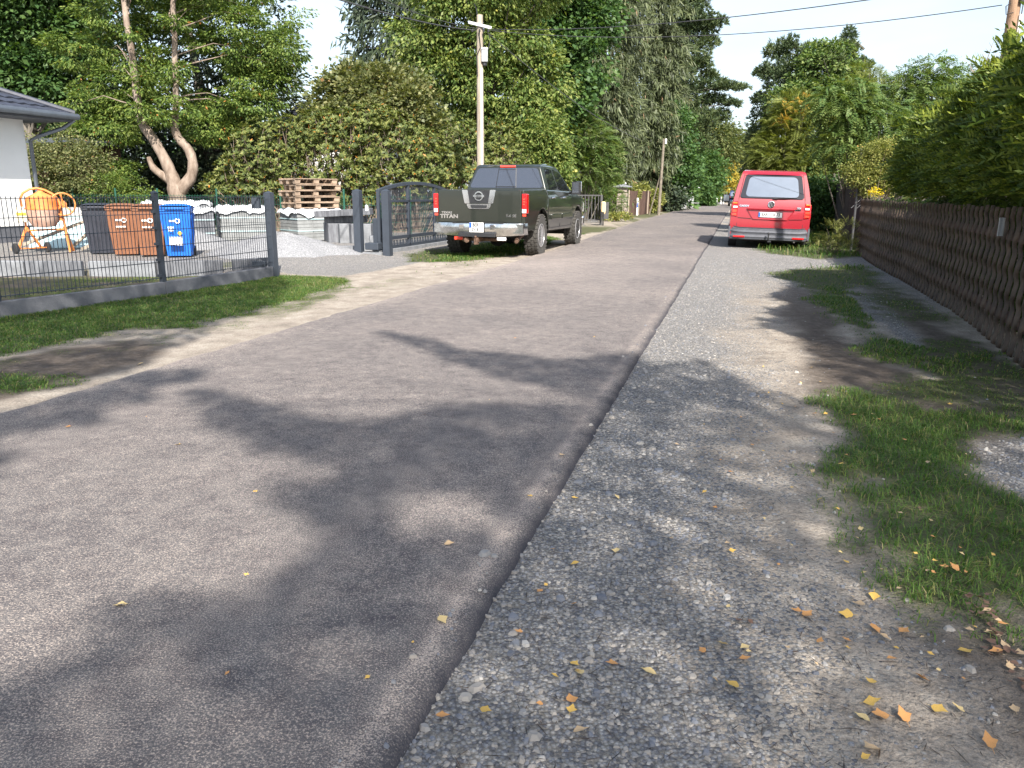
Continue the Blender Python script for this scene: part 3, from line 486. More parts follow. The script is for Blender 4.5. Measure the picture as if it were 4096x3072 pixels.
for (x, y, s, c), ex in allv:
    p = G(x*K, y*K); X, Y = np.array([p.x]), np.array([p.y]); g, sp, dk, gr, S, T, a1, a2 = field(X, Y); onroad = TL(S[0])+.05 < T[0] < TR(S[0])-.03
    if TL(S[0])-.03 < T[0] <= TL(S[0])+.05 or TR(S[0])-.03 <= T[0] < TR(S[0])+.02: continue
    z = .043+s*.06 if onroad else float(height(X, Y)[0])+(.012 if g[0] < .4 else .035)
    if onroad: w = 'on the grey asphalt road'
    elif T[0] < -4: w = 'on the left verge beside the road'
    elif g[0] > .4: w = 'in the right-hand grass'
    elif dk[0] > .4: w = 'on the dark bare soil at the right'
    elif gr[0] > .5: w = 'on the gravel shoulder'
    else: w = 'on the sandy ground right of the gravel'
    sz = 'large' if s > .05 else ('small' if s > .026 else 'tiny')
    o = bpy.data.objects.new('fallen_leaf', rl.choice(LM[c])); COL.objects.link(o); o.location = (p.x, p.y, z); o.scale = (s*.78, s*.78, s*.78); o.rotation_euler = (rl.gauss(0, .22), rl.gauss(0, .22), rl.random()*6.28)
    tag(o, f'{sz} {c} fallen leaf lying {w}', 'leaf', 'fallen leaves scattered over road, gravel and grass')
# ================================================================= VEHICLES
pm('paint_green', (.027, .031, .024), .28, .3, var=.05, scale=3, coat=1.0)
pm('paint_red', (.29, .005, .016), .4, 0, var=.04, scale=3, coat=1.0)
pm('paint_blue', (.015, .04, .13), .35, .2, var=.05, scale=3, coat=1.0)
pm('chrome', (.75, .76, .78), .12, 1.0, var=.05, scale=9)
pm('chrome_dirty', (.62, .62, .62), .2, 1.0, var=.25, scale=5, bump=.1)
pm('plastic_black', (.022, .023, .026), .5, 0, var=.15, scale=12)
pm('plastic_grey', (.075, .08, .095), .65, 0, var=.12, scale=12, bump=.15, bscale=120)
pm('rubber', (.022, .022, .023), .85, 0, var=.3, scale=14, bump=.3, bscale=70)
pm('tyre_dust', (.06, .057, .052), .9, 0, var=.35, scale=20, bump=.4, bscale=50)
pm('rim_silver', (.62, .62, .63), .35, .6, var=.06, scale=9)
pm('underbody', (.018, .017, .016), .9, 0, var=.3, scale=9)
pm('rust', (.14, .085, .06), .8, .3, var=.4, scale=16, bump=.4)
pm('light_red', (.55, .008, .01), .15, 0, var=.05, scale=20, coat=1)
pm('light_red_bright', (.95, .07, .04), .15, 0, var=.05, scale=20, coat=1)
pm('light_white', (.8, .8, .8), .15, 0, var=.05, scale=20, coat=1)
pm('light_orange', (.9, .22, .03), .2, 0, var=.05, scale=20, coat=1)
pm('plate_white', (.82, .82, .80), .4, 0, var=.03, scale=9)
pm('plate_blue', (.01, .10, .55), .4, 0, var=.03, scale=9)
pm('ink', (.01, .01, .012), .5, 0, var=.05, scale=9)
pm('seal_pale', (.55, .35, .33), .5, 0, var=.1, scale=60)
def glassmat(name, c, rough=.03, metal=0.0, ior=1.9):
    m = pm(name, c, rough, metal, var=.05, scale=2, spec=.5); m.node_tree.nodes['Principled BSDF'].inputs['IOR'].default_value = ior; return m
glassmat('glass_dark', (.012, .013, .018), .03, 0, 1.65); glassmat('glass_tint', (.03, .034, .045), .04, 0, 2.3); glassmat('glass_van', (.24, .28, .33), .03, .7, 1.8)
def car_shell(name, poly, hw, wfun, zc, yc, mats, parent, bevel=.03, seg=3, smooth=40):
    bm = bmesh.new(); a = [bm.verts.new((-hw, y, z)) for y, z in poly]; b = [bm.verts.new((hw, y, z)) for y, z in poly]; n = len(poly)
    bm.faces.new(a[::-1]); bm.faces.new(b)
    for i in range(n): bm.faces.new((a[i], a[(i+1) % n], b[(i+1) % n], b[i]))
    def cut(co, no): bmesh.ops.bisect_plane(bm, geom=bm.verts[:]+bm.edges[:]+bm.faces[:], plane_co=co, plane_no=no, dist=1e-5)
    for z in zc: cut((0, 0, z), (0, 0, 1))
    for y in yc: cut((0, y, 0), (0, 1, 0))
    for x in (-.5*hw, 0, .5*hw): cut((x, 0, 0), (1, 0, 0))
    for v in bm.verts: v.co.x *= wfun(v.co.y, v.co.z)/hw
    for v in bm.verts:   # plan-view rounding of the two ends
        pass
    bmesh.ops.recalc_face_normals(bm, faces=bm.faces); me = bpy.data.meshes.new(name); bm.to_mesh(me); bm.free()
    return finish(name, me, mats, parent, smooth, bevel, seg, recalc=False)
def arch(cy, r, z0, n=10, cz=None):
    """wheel-arch cut walked from front (+y) to back along the sill"""
    cz = cz if cz is not None else r*.82; a0 = math.asin(max(-1, min(1, (z0-cz)/r)))
    return [(cy+r*math.cos(a), cz+r*math.sin(a)) for a in [a0+(PI-2*a0)*i/n for i in range(n+1)]]
def wheel(parent, x, y, r, w, rr, side, nspoke=6, knob=True, dust='tyre_dust'):
    M = Matrix.Translation((x, y, r)) @ Matrix.Rotation(PI/2*side, 4, 'Y')
    h = w/2; m = MB(); m.lathe([(rr, -h*.8), (r*.86, -h), (r*.965, -h*.92), (r, -h*.7), (r, h*.7), (r*.965, h*.92), (r*.86, h), (rr, h*.8)], 40, M, 0)
    if knob:
        for i in range(30):
            a = 2*PI*i/30
            for k, (zz, off) in enumerate(((-.78, 0), (-.27, .5), (.27, 0), (.78, .5))):
                aa = a+off*2*PI/30; T = M @ Matrix.Rotation(aa, 4, 'Z') @ Matrix.Translation((r+.004, 0, zz*h)) @ Matrix.Rotation(.35*(1 if k % 2 else -1), 4, 'X'); m.box((0, 0, 0), (.022, r*.155, h*.40), 0, T)
    t = obj('wheel', m, MATS[dust], parent, smooth=35)
    q = MB(); q.lathe([(rr*1.0, h*.78), (rr*.98, h*.86), (rr*.9, h*.84), (rr*.84, h*.35), (rr*.80, h*.1), (.02, h*.1)], 32, M, 1)
    q.lathe([(.02, h*.60), (rr*.26, h*.60), (rr*.26, h*.2), (.02, h*.2)], 16, M, 0)
    for i in range(nspoke):
        a = 2*PI*i/nspoke+.2; T = M @ Matrix.Rotation(a, 4, 'Z')
        q.add([(rr*.18, -rr*.12, h*.56), (rr*.88, -rr*.19, h*.72), (rr*.88, rr*.19, h*.72), (rr*.18, rr*.12, h*.56), (rr*.18, -rr*.1, h*.3), (rr*.86, -rr*.16, h*.4), (rr*.86, rr*.16, h*.4), (rr*.18, rr*.1, h*.3)],
              [(0, 1, 2, 3), (0, 4, 5, 1), (3, 2, 6, 7), (4, 7, 6, 5), (1, 5, 6, 2)], 0, T)
    q.lathe([(rr*.99, h*.80), (rr*1.0, h*.88), (rr*.93, h*.89), (rr*.90, h*.72)], 32, M, 0)
    obj('rim', q, [MATS['rim_silver'], MATS['underbody']], t, smooth=35); return t
def plate(parent, c, w, h, lines, rx=0.0, rz=0.0, size=.085):
    M = Matrix.Translation(c) @ Matrix.Rotation(rx, 4, 'X') @ Matrix.Rotation(rz, 4, 'Z') @ Matrix.Rotation(PI/2, 4, 'X')   # text plane facing -y
    m = MB(); m.box((0, 0, -.006), (w+.016, h+.016, .010), 0, M); m.box((0, 0, .0), (w, h, .006), 1, M); m.box((-w/2+.022, (h/2-.055) if h > .15 else 0, .002), (.04, .10, .006), 2, M)
    p = obj('number_plate', m, [MATS['plastic_black'], MATS['plate_white'], MATS['plate_blue']], parent)
    for s, dx, dy, sz in lines: text(s, sz, M @ Matrix.Translation((dx, dy, .006)), MATS['ink'], p, 'plate_lettering', .0015, .0022, .78)
    return p, M
# ---------------------------------------------------------------- dark green crew-cab pickup
PK = thing('pickup_truck', 'dark green crew cab pickup truck parked on the left verge with chrome rear bumper', 'pickup truck', (-.34, 17.15, 0), -R_(17.2))
def pkw(y, z):
    w = 1.0 if .75 <= z <= 1.2 else (1.0-(z-1.2)*.30 if z > 1.2 else 1.0-(.75-z)*.12)
    if y > 3.9: w *= 1-.11*((y-3.9)/.7)**2
    if y < -.9: w *= 1-.03*((-.9-y)/.2)**2
    return w
RG = (.55, .60)
bedp = [(-1.12, .56), (-1.12, 1.36), (.52, 1.38), (.52, .52)]+[p for p in arch(0, .55, .52, 12, .44)]+[(-.56-.1, .56)]
for sx in (-1, 1):
    bm = bmesh.new()
    def wf(y, z, sx=sx): return pkw(y, z)
    a = [bm.verts.new((sx*pkw(y, z), y, z)) for y, z in bedp]
    f = bm.faces.new(a)
    for z in (.75, .95, 1.2, 1.3):
        bmesh.ops.bisect_plane(bm, geom=bm.verts[:]+bm.edges[:]+bm.faces[:], plane_co=(0, 0, z), plane_no=(0, 0, 1), dist=1e-5)
    for v in bm.verts:
        v.co.x = sx*(pkw(v.co.y, v.co.z)+(.025*max(0, 1-abs(math.hypot(v.co.y, v.co.z-.44)-.55)/.03) if v.co.z < 1.05 else 0))
    r = bmesh.ops.extrude_face_region(bm, geom=bm.faces[:]); vs = [e for e in r['geom'] if isinstance(e, bmesh.types.BMVert)]
    for v in vs: v.co.x -= sx*.10
    me = bpy.data.meshes.new('bed_side'); bmesh.ops.recalc_face_normals(bm, faces=bm.faces); bm.to_mesh(me); bm.free(); finish('bed_side', me, MATS['paint_green'], PK, 40, .014, 3, recalc=False)
m = MB(); m.box((0, -.3, .72), (1.76, 1.6, .06)); m.box((0, .50, 1.05), (1.76, .05, .6)); 
for sx in (-1, 1): m.box((sx*.74, 0, .78), (.3, 1.0, .42))
m.box((0, 1.6, .50), (1.5, 5.2, .16)); m.box((0, 0, .42), (1.4, .12, .12)); m.tube([(0, -.02, .34), (0, .1, .34)], [.17, .17], 12); m.box((0, -.75, .52), (.9, .5, .16)); m.box((0, 3.55, .45), (1.4, .5, .3)); m.tube([(.1, -.1, .4), (.1, 2.5, .48)], .04, 8); m.box((-.35, 1.0, .42), (.5, 1.0, .22))
obj('underbody', m, MATS['underbody'], PK)
cabp = [(.56, .50), (.56, 1.37), (1.2, 1.37), (2.85, 1.34), (3.2, 1.30), (4.3, 1.18), (4.48, 1.05), (4.52, .55), (4.30, .42)]+arch(3.55, .55, .46, 12, .44)+[(2.9, .46)]
car_shell('cab_body', cabp, 1.0, pkw, (.75, .95, 1.2, 1.3), (.7, 1.6, 2.7, 3.9, 4.2), MATS['paint_green'], PK, .03)
ghp = [(.60, 1.33), (.76, 1.86), (.86, 1.915), (1.4, 1.945), (2.0, 1.925), (2.25, 1.87), (3.05, 1.33)]
def ghw(y, z): return .935-.20*min(1, max(0, (z-1.33)/.56))**1.05-(.06 if z > 1.9 else 0)
car_shell('cab_roof', ghp, 1.0, ghw, (1.5, 1.65, 1.80, 1.87, 1.90), (1.0, 1.6), MATS['paint_green'], PK, .03)
# rear window in three lights
def rw(x, z): return Vector((x*(.86-.155*(z-1.40)/.42), .60+.16*(z-1.33)/.53-.004, z))
m = MB(); m.panel([rw(-1, 1.41), rw(1, 1.41), rw(.985, 1.835), rw(-.985, 1.835)], .006, .07); w_ = obj('rear_window', m, MATS['glass_tint'], PK)
m = MB(); q = lambda x, z: rw(x, z)+Vector((0, -.008, .002))
m.panel([q(-.27, 1.44), q(.27, 1.44), q(.28, 1.80), q(-.28, 1.80)], .004, .02); obj('sliding_pane', m, MATS['glass_tint'], w_)
m = MB()
for a, b in (((-.27, 1.41), (-.28, 1.835)), ((.27, 1.41), (.28, 1.835)), ((-.27, 1.80), (.27, 1.80)), ((-.27, 1.435), (.27, 1.435))): m.beam(q(*a), q(*b), .014, .014)
obj('window_frame', m, MATS['plastic_black'], w_)
m = MB()
for sx in (-1, 1):
    m.box((sx*.42, .78, 1.47), (.30, .12, .14)); m.box((sx*.42, 1.0, 1.43), (.42, .5, .08))
obj('third_brake_light', MB().box((0, .765, 1.872), (.36, .05, .045), 0), MATS['light_red_bright'], PK, bevel=.012)
for sx in (-1, 1):
    sp = lambda y, z, sx=sx: Vector((sx*(ghw(y, z)), y, z))
    for c in ([(.86, 1.38), (1.66, 1.38), (1.60, 1.82), (1.0, 1.83)], [(1.76, 1.38), (2.82, 1.36), (2.30, 1.76), (1.72, 1.83)]):
        p = [sp(*k) for k in c]; p = p if sx > 0 else p[::-1]; m = MB(); m.panel(p, .006, .06); obj('side_window', m, MATS['glass_dark'], PK)
    # doors: gaps, mouldings, handles
    for j, (y0, y1) in enumerate(((.72, 1.70), (1.72, 2.86))):
        m = MB(); s2 = lambda y, z, sx=sx: Vector((sx*pkw(y, z), y, z)); cs = [(y0 if j else y0+.0, .55), (y1, .55), (y1, 1.33), (y0, 1.33)]
        for (a, b) in ((0, 1), (1, 2), (3, 0)): m.beam(s2(*cs[a]), s2(*cs[b]), .009, .009)
        d = obj('door_seam', m, MATS['ink'], PK)
        m = MB(); m.beam(s2(y0+.06, .79)+Vector((sx*.006, 0, 0)), s2(y1-.05, .79)+Vector((sx*.006, 0, 0)), .05, .11); obj('door_moulding', m, MATS['paint_green'], PK, bevel=.012)
        m = MB(); yy = y0+.14 if j == 0 else y0+.15; yy = y0+.2; m.tube([s2(yy-.1, 1.20), s2(yy-.07, 1.21)+Vector((sx*.045, 0, 0)), s2(yy+.09, 1.21)+Vector((sx*.045, 0, 0)), s2(yy+.12, 1.20)], .018, 8); obj('door_handle', m, MATS['chrome'], PK, smooth=50)
    m = MB(); m.tube([(sx*.93, 2.68, 1.30), (sx*1.06, 2.62, 1.32)], .03, 6); m.box((sx*1.15, 2.60, 1.42), (.20, .16, .30), 0); m.box((sx*1.15, 2.685, 1.43), (.17, .02, .26), 0); mi = obj('door_mirror', m, MATS['plastic_black'], PK, bevel=.04, seg=3)
    m = MB(); m.box((sx*1.19, 2.69, 1.46), (.15, .05, .24), 0); obj('mirror_cap', m, MATS['chrome'], mi, bevel=.035, seg=3)
    m = MB(); m.box((sx*1.15, 2.515, 1.43), (.15, .006, .24)); obj('mirror_glass', m, MATS['glass_tint'], mi)
# tailgate
m = MB(); m.box((0, -1.13, 1.035), (1.78, .06, .64)); tg = obj('tailgate', m, MATS['paint_green'], PK, bevel=.018, seg=3)
m = MB(); m.panel([(-.29, -1.165, 1.10), (.29, -1.165, 1.10), (.235+.07, -1.165, 1.352), (-.305, -1.165, 1.352)], .004, .02); obj('emblem_panel', m, MATS['plastic_black'], tg)
m = MB()
for sx in (-1, 1): m.panel([(sx*.25-.055, -1.168, 1.09), (sx*.25+.055, -1.168, 1.09), (sx*.30+.06, -1.168, 1.358), (sx*.30-.06, -1.168, 1.358)], .012, .02)
m.panel([(-.22, -1.168, .985), (.22, -1.168, .985), (.27, -1.168, 1.085), (-.27, -1.168, 1.085)], .01, .03)
obj('chrome_trim', m, MATS['chrome'], tg, smooth=30)
m = MB(); m.panel([(-.16, -1.182, 1.0), (.16, -1.182, 1.0), (.18, -1.182, 1.06), (-.18, -1.182, 1.06)], .004, .02); obj('tailgate_handle', m, MATS['plastic_black'], tg)
ME = Matrix.Translation((0, -1.176, 1.235)) @ Matrix.Rotation(PI/2, 4, 'X'); m = MB(); m.lathe([(.095, 0), (.095, .012), (.072, .012), (.072, 0)], 32, ME, close=True); m.box((0, 0, .010), (.235, .042, .012), 0, ME); eb = obj('emblem', m, MATS['chrome'], tg, smooth=30)
text('NISSAN', .036, ME @ Matrix.Translation((0, 0, .017)), MATS['ink'], eb, 'emblem_lettering', .001, .0008, .95)
TT = lambda x, z: Matrix.Translation((x, -1.163, z)) @ Matrix.Rotation(PI/2, 4, 'X')
text('TITAN', .105, TT(-.65, .83), MATS['chrome'], tg, 'badge', .004, .004, 1.3); text('TEXAS', .06, TT(-.70, .905), MATS['chrome'], tg, 'badge', .004, .002, 1.3); text('5.6 SE', .075, TT(.68, .855), MATS['chrome'], tg, 'badge', .004, .003, 1.15)
for sx in (-1, 1):
    m = MB(); m.prism([(.895, .0), (.998, .0), (1.004, .09), (1.0, .16), (.90, .05)] if sx > 0 else [(-.895, 0), (-.90, .05), (-1.0, .16), (-1.004, .09), (-.998, 0)], .90, 1.285, Matrix.Translation((0, -1.15, 0))); tl = obj('tail_light', m, MATS['light_red'], PK, bevel=.012)
    m = MB(); m.box((sx*.946, -1.152, .95), (.085, .012, .075)); obj('reverse_lens', m, MATS['light_white'], tl, bevel=.004)
    m = MB()
    for zz in (1.08, 1.13, 1.18): m.box((sx*.94, -1.153, zz), (.05, .010, .028))
    obj('lamp_lens', m, MATS['light_red_bright'], tl, bevel=.004)
    m = MB(); m.box((sx*.945, -1.125, .87), (.07, .012, .045)); obj('reflector', m, MATS['light_red_bright'], PK)
# rear bumper
def bump(u, v):
    x = (u-.5)*2; zz = .71-.25*v-.02*math.sin(v*PI)*0; y = -1.30+.10*abs(x)**3+.035*abs(v-.35)**1.5*2+(.12 if abs(x) > .985 else 0)
    return (x*1.0, y, zz+(-.02+.045*abs(x)**2)*v)
m = MB(); m.grid(bump, 28, 6); m.grid(lambda u, v: Vector(bump(u, 0)).lerp(Vector((bump(u, 0)[0]*.98, -1.12, .70)), v), 28, 1); m.grid(lambda u, v: Vector(bump(u, 1)).lerp(Vector((bump(u, 1)[0]*.97, -1.1, .50)), v), 28, 1)
m.box((0, -1.19, .60), (1.9, .1, .18)); rb = obj('rear_bumper', m, MATS['chrome_dirty'], PK, smooth=50, recalc=True)
m = MB(); m.box((0, -1.30, .475), (.78, .10, .075)); m.box((0, -1.26, .715), (1.1, .12, .012)); obj('step_pad', m, MATS['plastic_black'], rb, bevel=.012)
m = MB()
for sx in (-1, 1): m.box((sx*.33, -1.312, .635), (.10, .02, .10)); 
obj('bumper_recess', m, MATS['chrome'], rb, bevel=.01)
plate(PK, (0, -1.318, .625), .30, .19, [('BER', -.02+.0, .045, .10), ('SV 8', -.035, -.045, .10)])
m = MB(); m.lathe([(.0, 0), (.016, 0), (.016, .004), (0, .004)], 12, Matrix.Translation((.11, -1.323, .67)) @ Matrix.Rotation(PI/2, 4, 'X')); m.lathe([(0, 0), (.018, 0), (.018, .004), (0, .004)], 12, Matrix.Translation((.11, -1.323, .58)) @ Matrix.Rotation(PI/2, 4, 'X')); obj('plate_seal', m, MATS['seal_pale'], PK)
m = MB(); m.box((-.42, -1.22, .40), (.19, .05, .065)); obj('fog_light', m, MATS['light_red_bright'], PK, bevel=.01)
m = MB(); m.box((.50, -1.22, .40), (.19, .05, .065)); obj('reversing_light', m, MATS['light_white'], PK, bevel=.01)
m = MB(); m.tube([(-.55, -1.1, .38), (.55, -1.1, .38)], .035, 8); m.box((0, -1.2, .38), (.09, .3, .09)); m.box((0, -1.33, .35), (.07, .10, .12)); m.tube([(0, -1.36, .34), (0, -1.38, .42)], .018, 8); m.lathe([(0, -.026), (.02, -.018), (.027, 0), (.02, .018), (0, .026)], 12, Matrix.Translation((0, -1.38, .44))); m.tube([(-.34, -1.14, .38), (-.22, -1.30, .37)], .055, 10); obj('tow_hitch', m, MATS['rust'], PK, smooth=50)
m = MB(); m.tube([(.72, -.3, .5), (.76, -.9, .42), (.80, -1.18, .36)], .05, 12, cap=False); m.tube([(.72, -.3, .5), (.76, -.9, .42), (.80, -1.17, .36)], .04, 12); obj('exhaust_pipe', m, MATS['rust'], PK, smooth=50)
for y in (0, 3.55):
    for sx in (-1, 1): wheel(PK, sx*.87, y, .425, .29, .245, sx, 6)
m = MB()
for y in (0, 3.55):
    for sx in (-1, 1): m.box((sx*.72, y, .62), (.12, 1.1, .5))
obj('wheel_well', m, MATS['underbody'], PK)
m = MB(); m.panel([(.86, 4.40, .85), (.86, 4.55, .85), (.86, 4.55, 1.05), (.86, 4.40, 1.05)], .01, .02); m.box((0, 4.53, .85), (1.3, .05, .3)); obj('grille', m, MATS['chrome'], PK)
for sx in (-1, 1): m = MB(); m.box((sx*.80, 4.43, .95), (.28, .16, .26)); obj('headlight', m, MATS['light_white'], PK, bevel=.03)
m = MB(); m.box((0, 4.55, .6), (1.9, .16, .24)); obj('front_bumper', m, MATS['chrome'], PK, bevel=.05, seg=3)
m = MB(); m.panel([(-.80, 3.02, 1.38), (-.66, 2.33, 1.85), (.66, 2.33, 1.85), (.80, 3.02, 1.38)], .006, .05); obj('windscreen', m, MATS['glass_dark'], PK)
# ---------------------------------------------------------------- red van
VN = thing('van', 'red estate van with grey bumper parked on the right verge facing away', 'van', (6.24, 19.3, -.02), -R_(15.2), None, 1.045); VN.rotation_euler = Euler((0, R_(1.5), -R_(15.2)))
def vnw(y, z):
    w = .90 if z < .9 else .90-.045*((z-.9)/.25) if z < 1.15 else .855-.15*((z-1.15)/.6)**1.15
    if z > 1.76: w -= .05*(z-1.76)/.06
    if y > 3.6: w *= 1-.10*((y-3.6)/.8)**2
    if y < .2: w *= 1-.018*((.2-y)/.2)
    return w
vp = [(.03, .24), (.02, .5), (.03, .75), (.06, 1.02), (.10, 1.14), (.27, 1.70), (.34, 1.78), (.6, 1.815), (1.8, 1.83), (3.0, 1.77), (3.35, 1.62), (3.85, 1.12), (4.3, .98), (4.42, .8), (4.44, .3), (4.0, .22)]+arch(3.55, .36, .22, 10, .31)+arch(.86, .36, .22, 10, .31)
vb = car_shell('body', vp, .9, vnw, (.5, .75, .9, 1.02, 1.15, 1.35, 1.55, 1.68, 1.76, 1.80), (.2, .5, 1.8, 2.6, 3.2, 3.6, 4.0), MATS['paint_red'], VN, .045, 4)
def vr(x, z):   # point on the rear face
    pts = [(.24, .03), (.5, .02), (.75, .03), (1.02, .06), (1.14, .10), (1.70, .27), (1.78, .34)]
    for (z0, y0), (z1, y1) in zip(pts, pts[1:]):
        if z <= z1: return Vector((x, y0+(y1-y0)*(z-z0)/(z1-z0), z))
    return Vector((x, .34, z))
def vpan(name, cs, mat, parent, th=.008, rc=.05, off=.0):
    m = MB(); m.panel([vr(x, z)+Vector((0, -off, 0)) for x, z in cs], th, rc); return obj(name, m, MATS[mat], parent, smooth=30)
wnd = vpan('rear_window', [(-.715, 1.165), (.715, 1.165), (.615, 1.70), (-.615, 1.70)], 'plastic_black', VN, .008, .06, .012); wnd.data.materials[0] = MATS['glass_dark']
vpan('window_pane', [(-.60, 1.20), (.60, 1.20), (.53, 1.655), (-.53, 1.655)], 'glass_van', wnd, .004, .09, .021)
m = MB(); m.tube([vr(.05, 1.175)+Vector((0, -.03, 0)), vr(.30, 1.185)+Vector((0, -.045, 0)), vr(.55, 1.20)+Vector((0, -.03, 0))], [.016, .012, .008], 6); m.box(vr(.08, 1.175)+Vector((0, -.03, 0)), (.10, .04, .035)); obj('rear_wiper', m, MATS['plastic_black'], VN)
# spoiler lip
m = MB(); m.grid(lambda u, v: Vector(((u-.5)*1.30*(1-.02*v), .29-.075*(1-v)*(1-(2*u-1)**2*.55)+.10*v, 1.705+.085*v**.8-.035*(2*u-1)**6*(1-v))), 20, 3); m.grid(lambda u, v: Vector(((u-.5)*1.30, .29-.075*(1-(2*u-1)**2*.55)+.09*v, 1.705-.005*v-.035*(2*u-1)**6)), 20, 1); obj('roof_spoiler', m, MATS['paint_red'], VN, smooth=60)
# hatch lower panel, seam and plate recess
m = MB(); P = lambda x, z: vr(x, z)+Vector((0, -.010, 0))
for a, b in (((-.735, 1.155), (-.735, .46)), ((.735, 1.155), (.735, .46)), ((-.735, .46), (.735, .46)), ((-.72, .715), (-.42, .70)), ((.42, .70), (.72, .715)), ((-.735, 1.155), (-.65, 1.72)), ((.735, 1.155), (.65, 1.72))): m.beam(P(*a), P(*b), .008, .008)
obj('hatch_seam', m, MATS['ink'], VN)
m = MB(); m.panel([P(-.38, .70), P(.38, .70), P(.52, .925), P(-.52, .925)], .002, .02); m.add([P(-.52, .925), P(.52, .925), P(.52, .90)+Vector((0, -.035, 0)), P(-.52, .90)+Vector((0, -.035, 0))], [(0, 1, 2, 3)]); m.beam(P(-.53, .93)+Vector((0, -.008, 0)), P(.53, .93)+Vector((0, -.008, 0)), .05, .022); m.beam(P(-.385, .70), P(-.525, .91), .02, .02); m.beam(P(.385, .70), P(.525, .91), .02, .02); m.beam(P(-.385, .695), P(.385, .695), .03, .018); obj('plate_recess', m, MATS['paint_red'], VN, bevel=.006)
m = MB(); m.beam(P(-.50, .908)+Vector((0, -.006, 0)), P(.50, .908)+Vector((0, -.006, 0)), .02, .012); obj('recess_shadow_gap', m, MATS['ink'], VN)
pp, PMx = plate(VN, P(0, .80)+Vector((0, -.016, 0)), .52, .11, [('BAR', -.125, 0, .105), ('CA', .052, 0, .105), ('73', .175, 0, .105)], rx=R_(-4))
m = MB(); m.lathe([(0, 0), (.015, 0), (.015, .002), (0, .002)], 12, PMx @ Matrix.Translation((-.03, .02, .004))); m.lathe([(0, 0), (.015, 0), (.015, .002), (0, .002)], 12, PMx @ Matrix.Translation((-.03, -.022, .004))); obj('plate_seal', m, MATS['seal_pale'], pp)
ME = Matrix.Translation(P(.0, 1.035)) @ Matrix.Rotation(PI/2-R_(8), 4, 'X'); m = MB(); m.lathe([(.076, 0), (.076, .014), (.064, .016), (.064, .004)], 32, ME, close=True); eb = obj('emblem', m, MATS['chrome'], VN, smooth=40)
m = MB(); m.lathe([(0, 0), (.068, 0), (.068, .006), (0, .006)], 32, ME); obj('emblem_disc', m, MATS['plastic_black'], eb)
m = MB()
for a, b in (((-.028, .058), (0, .006)), ((.028, .058), (0, .006)), ((-.058, .025), (-.028, -.055)), ((-.028, -.055), (0, .0)), ((0, 0), (.028, -.055)), ((.028, -.055), (.058, .025))): m.beam(ME @ Vector((a[0], a[1], .010)), ME @ Vector((b[0], b[1], .010)), .011, .012)
obj('emblem_letters', m, MATS['chrome'], eb)
TV = lambda x, z: Matrix.Translation(P(x, z)+Vector((0, -.004, 0))) @ Matrix.Rotation(PI/2-R_(6), 4, 'X')
text('CADDY', .056, TV(-.60, .985), MATS['chrome'], VN, 'badge', .003, .003, 1.1); text('TDI', .05, TV(.62, .965), MATS['chrome'], VN, 'badge', .003, .003, 1.1); m = MB(); m.box(P(.585, .925)+Vector((0, -.004, 0)), (.15, .006, .022)); obj('badge', m, MATS['chrome'], VN)
for sx in (-1, 1):
    m = MB()
    m.add([vr(sx*.735, .735)+Vector((0, -.03, 0)), vr(sx*.89, .735)+Vector((0, .0, 0)), vr(sx*.885, 1.05)+Vector((0, .0, 0)), vr(sx*.745, 1.09)+Vector((0, -.03, 0)),
           vr(sx*.735, .735)+Vector((0, .10, 0)), vr(sx*.914, .735)+Vector((0, .16, 0)), vr(sx*.895, 1.05)+Vector((0, .16, 0)), vr(sx*.745, 1.09)+Vector((0, .1, 0))], [(0, 1, 2, 3), (1, 5, 6, 2), (3, 2, 6, 7), (0, 4, 5, 1), (0, 3, 7, 4), (4, 7, 6, 5)])
    tl = obj('tail_light', m, MATS['light_red'], VN, bevel=.014, seg=3)
    m = MB(); m.box(vr(sx*.81, 1.045)+Vector((0, -.026, 0)), (.10, .02, .028)); obj('indicator_lens', m, MATS['light_orange'], tl, bevel=.005)
    m = MB(); m.box(vr(sx*.80, .955)+Vector((0, -.026, 0)), (.095, .02, .045)); obj('reverse_lens', m, MATS['light_white'], tl, bevel=.005)
    m = MB(); m.box(vr(sx*.81, .865)+Vector((0, -.026, 0)), (.10, .02, .06)); m.box(vr(sx*.81, .785)+Vector((0, -.026, 0)), (.10, .02, .05)); obj('lamp_lens', m, MATS['light_red_bright'], tl, bevel=.005); m.v
# bumper
def vbp(u, v):
    x = (u-.5)*2; z = .50-.27*v; y = -.075+.12*abs(x)**6+.02*abs(math.sin(v*PI*2.5))
    if v < .12: y += .03
    return Vector((x*.905, y, z+.045*max(0, abs(x)-.75)/.25*(1-v)))
m = MB(); m.grid(vbp, 30, 20); m.grid(lambda u, v: vbp(u, 0).lerp(Vector((vbp(u, 0).x*.99, .12, vbp(u, 0).z)), v), 30, 1); m.grid(lambda u, v: vbp(u, 1).lerp(Vector((vbp(u, 1).x*.97, .15, .20)), v), 30, 1)
for sx in (-1, 1): m.box((sx*.885, .25, .38), (.045, .48, .26))
bp_ = obj('rear_bumper', m, MATS['plastic_grey'], VN, smooth=35)
m = MB()
for sx in (-1, 1): m.box((sx*.66, -.065, .285), (.26, .02, .035))
obj('reflector', m, MATS['light_red'], bp_)
m = MB(); m.tube([(0, .05, .2), (0, -.12, .20), (0, -.17, .26), (0, -.17, .36)], .016, 8); m.lathe([(0, -.026), (.02, -.018), (.027, 0), (.02, .018), (0, .026)], 12, Matrix.Translation((0, -.17, .385))); m.box((.03, -.12, .2), (.08, .04, .04)); obj('tow_hitch', m, MATS['plastic_black'], VN, smooth=40)
for y in (.86, 3.55):
    for sx in (-1, 1): wheel(VN, sx*.79, y, .315, .20, .19, sx, 5, False, 'rubber')
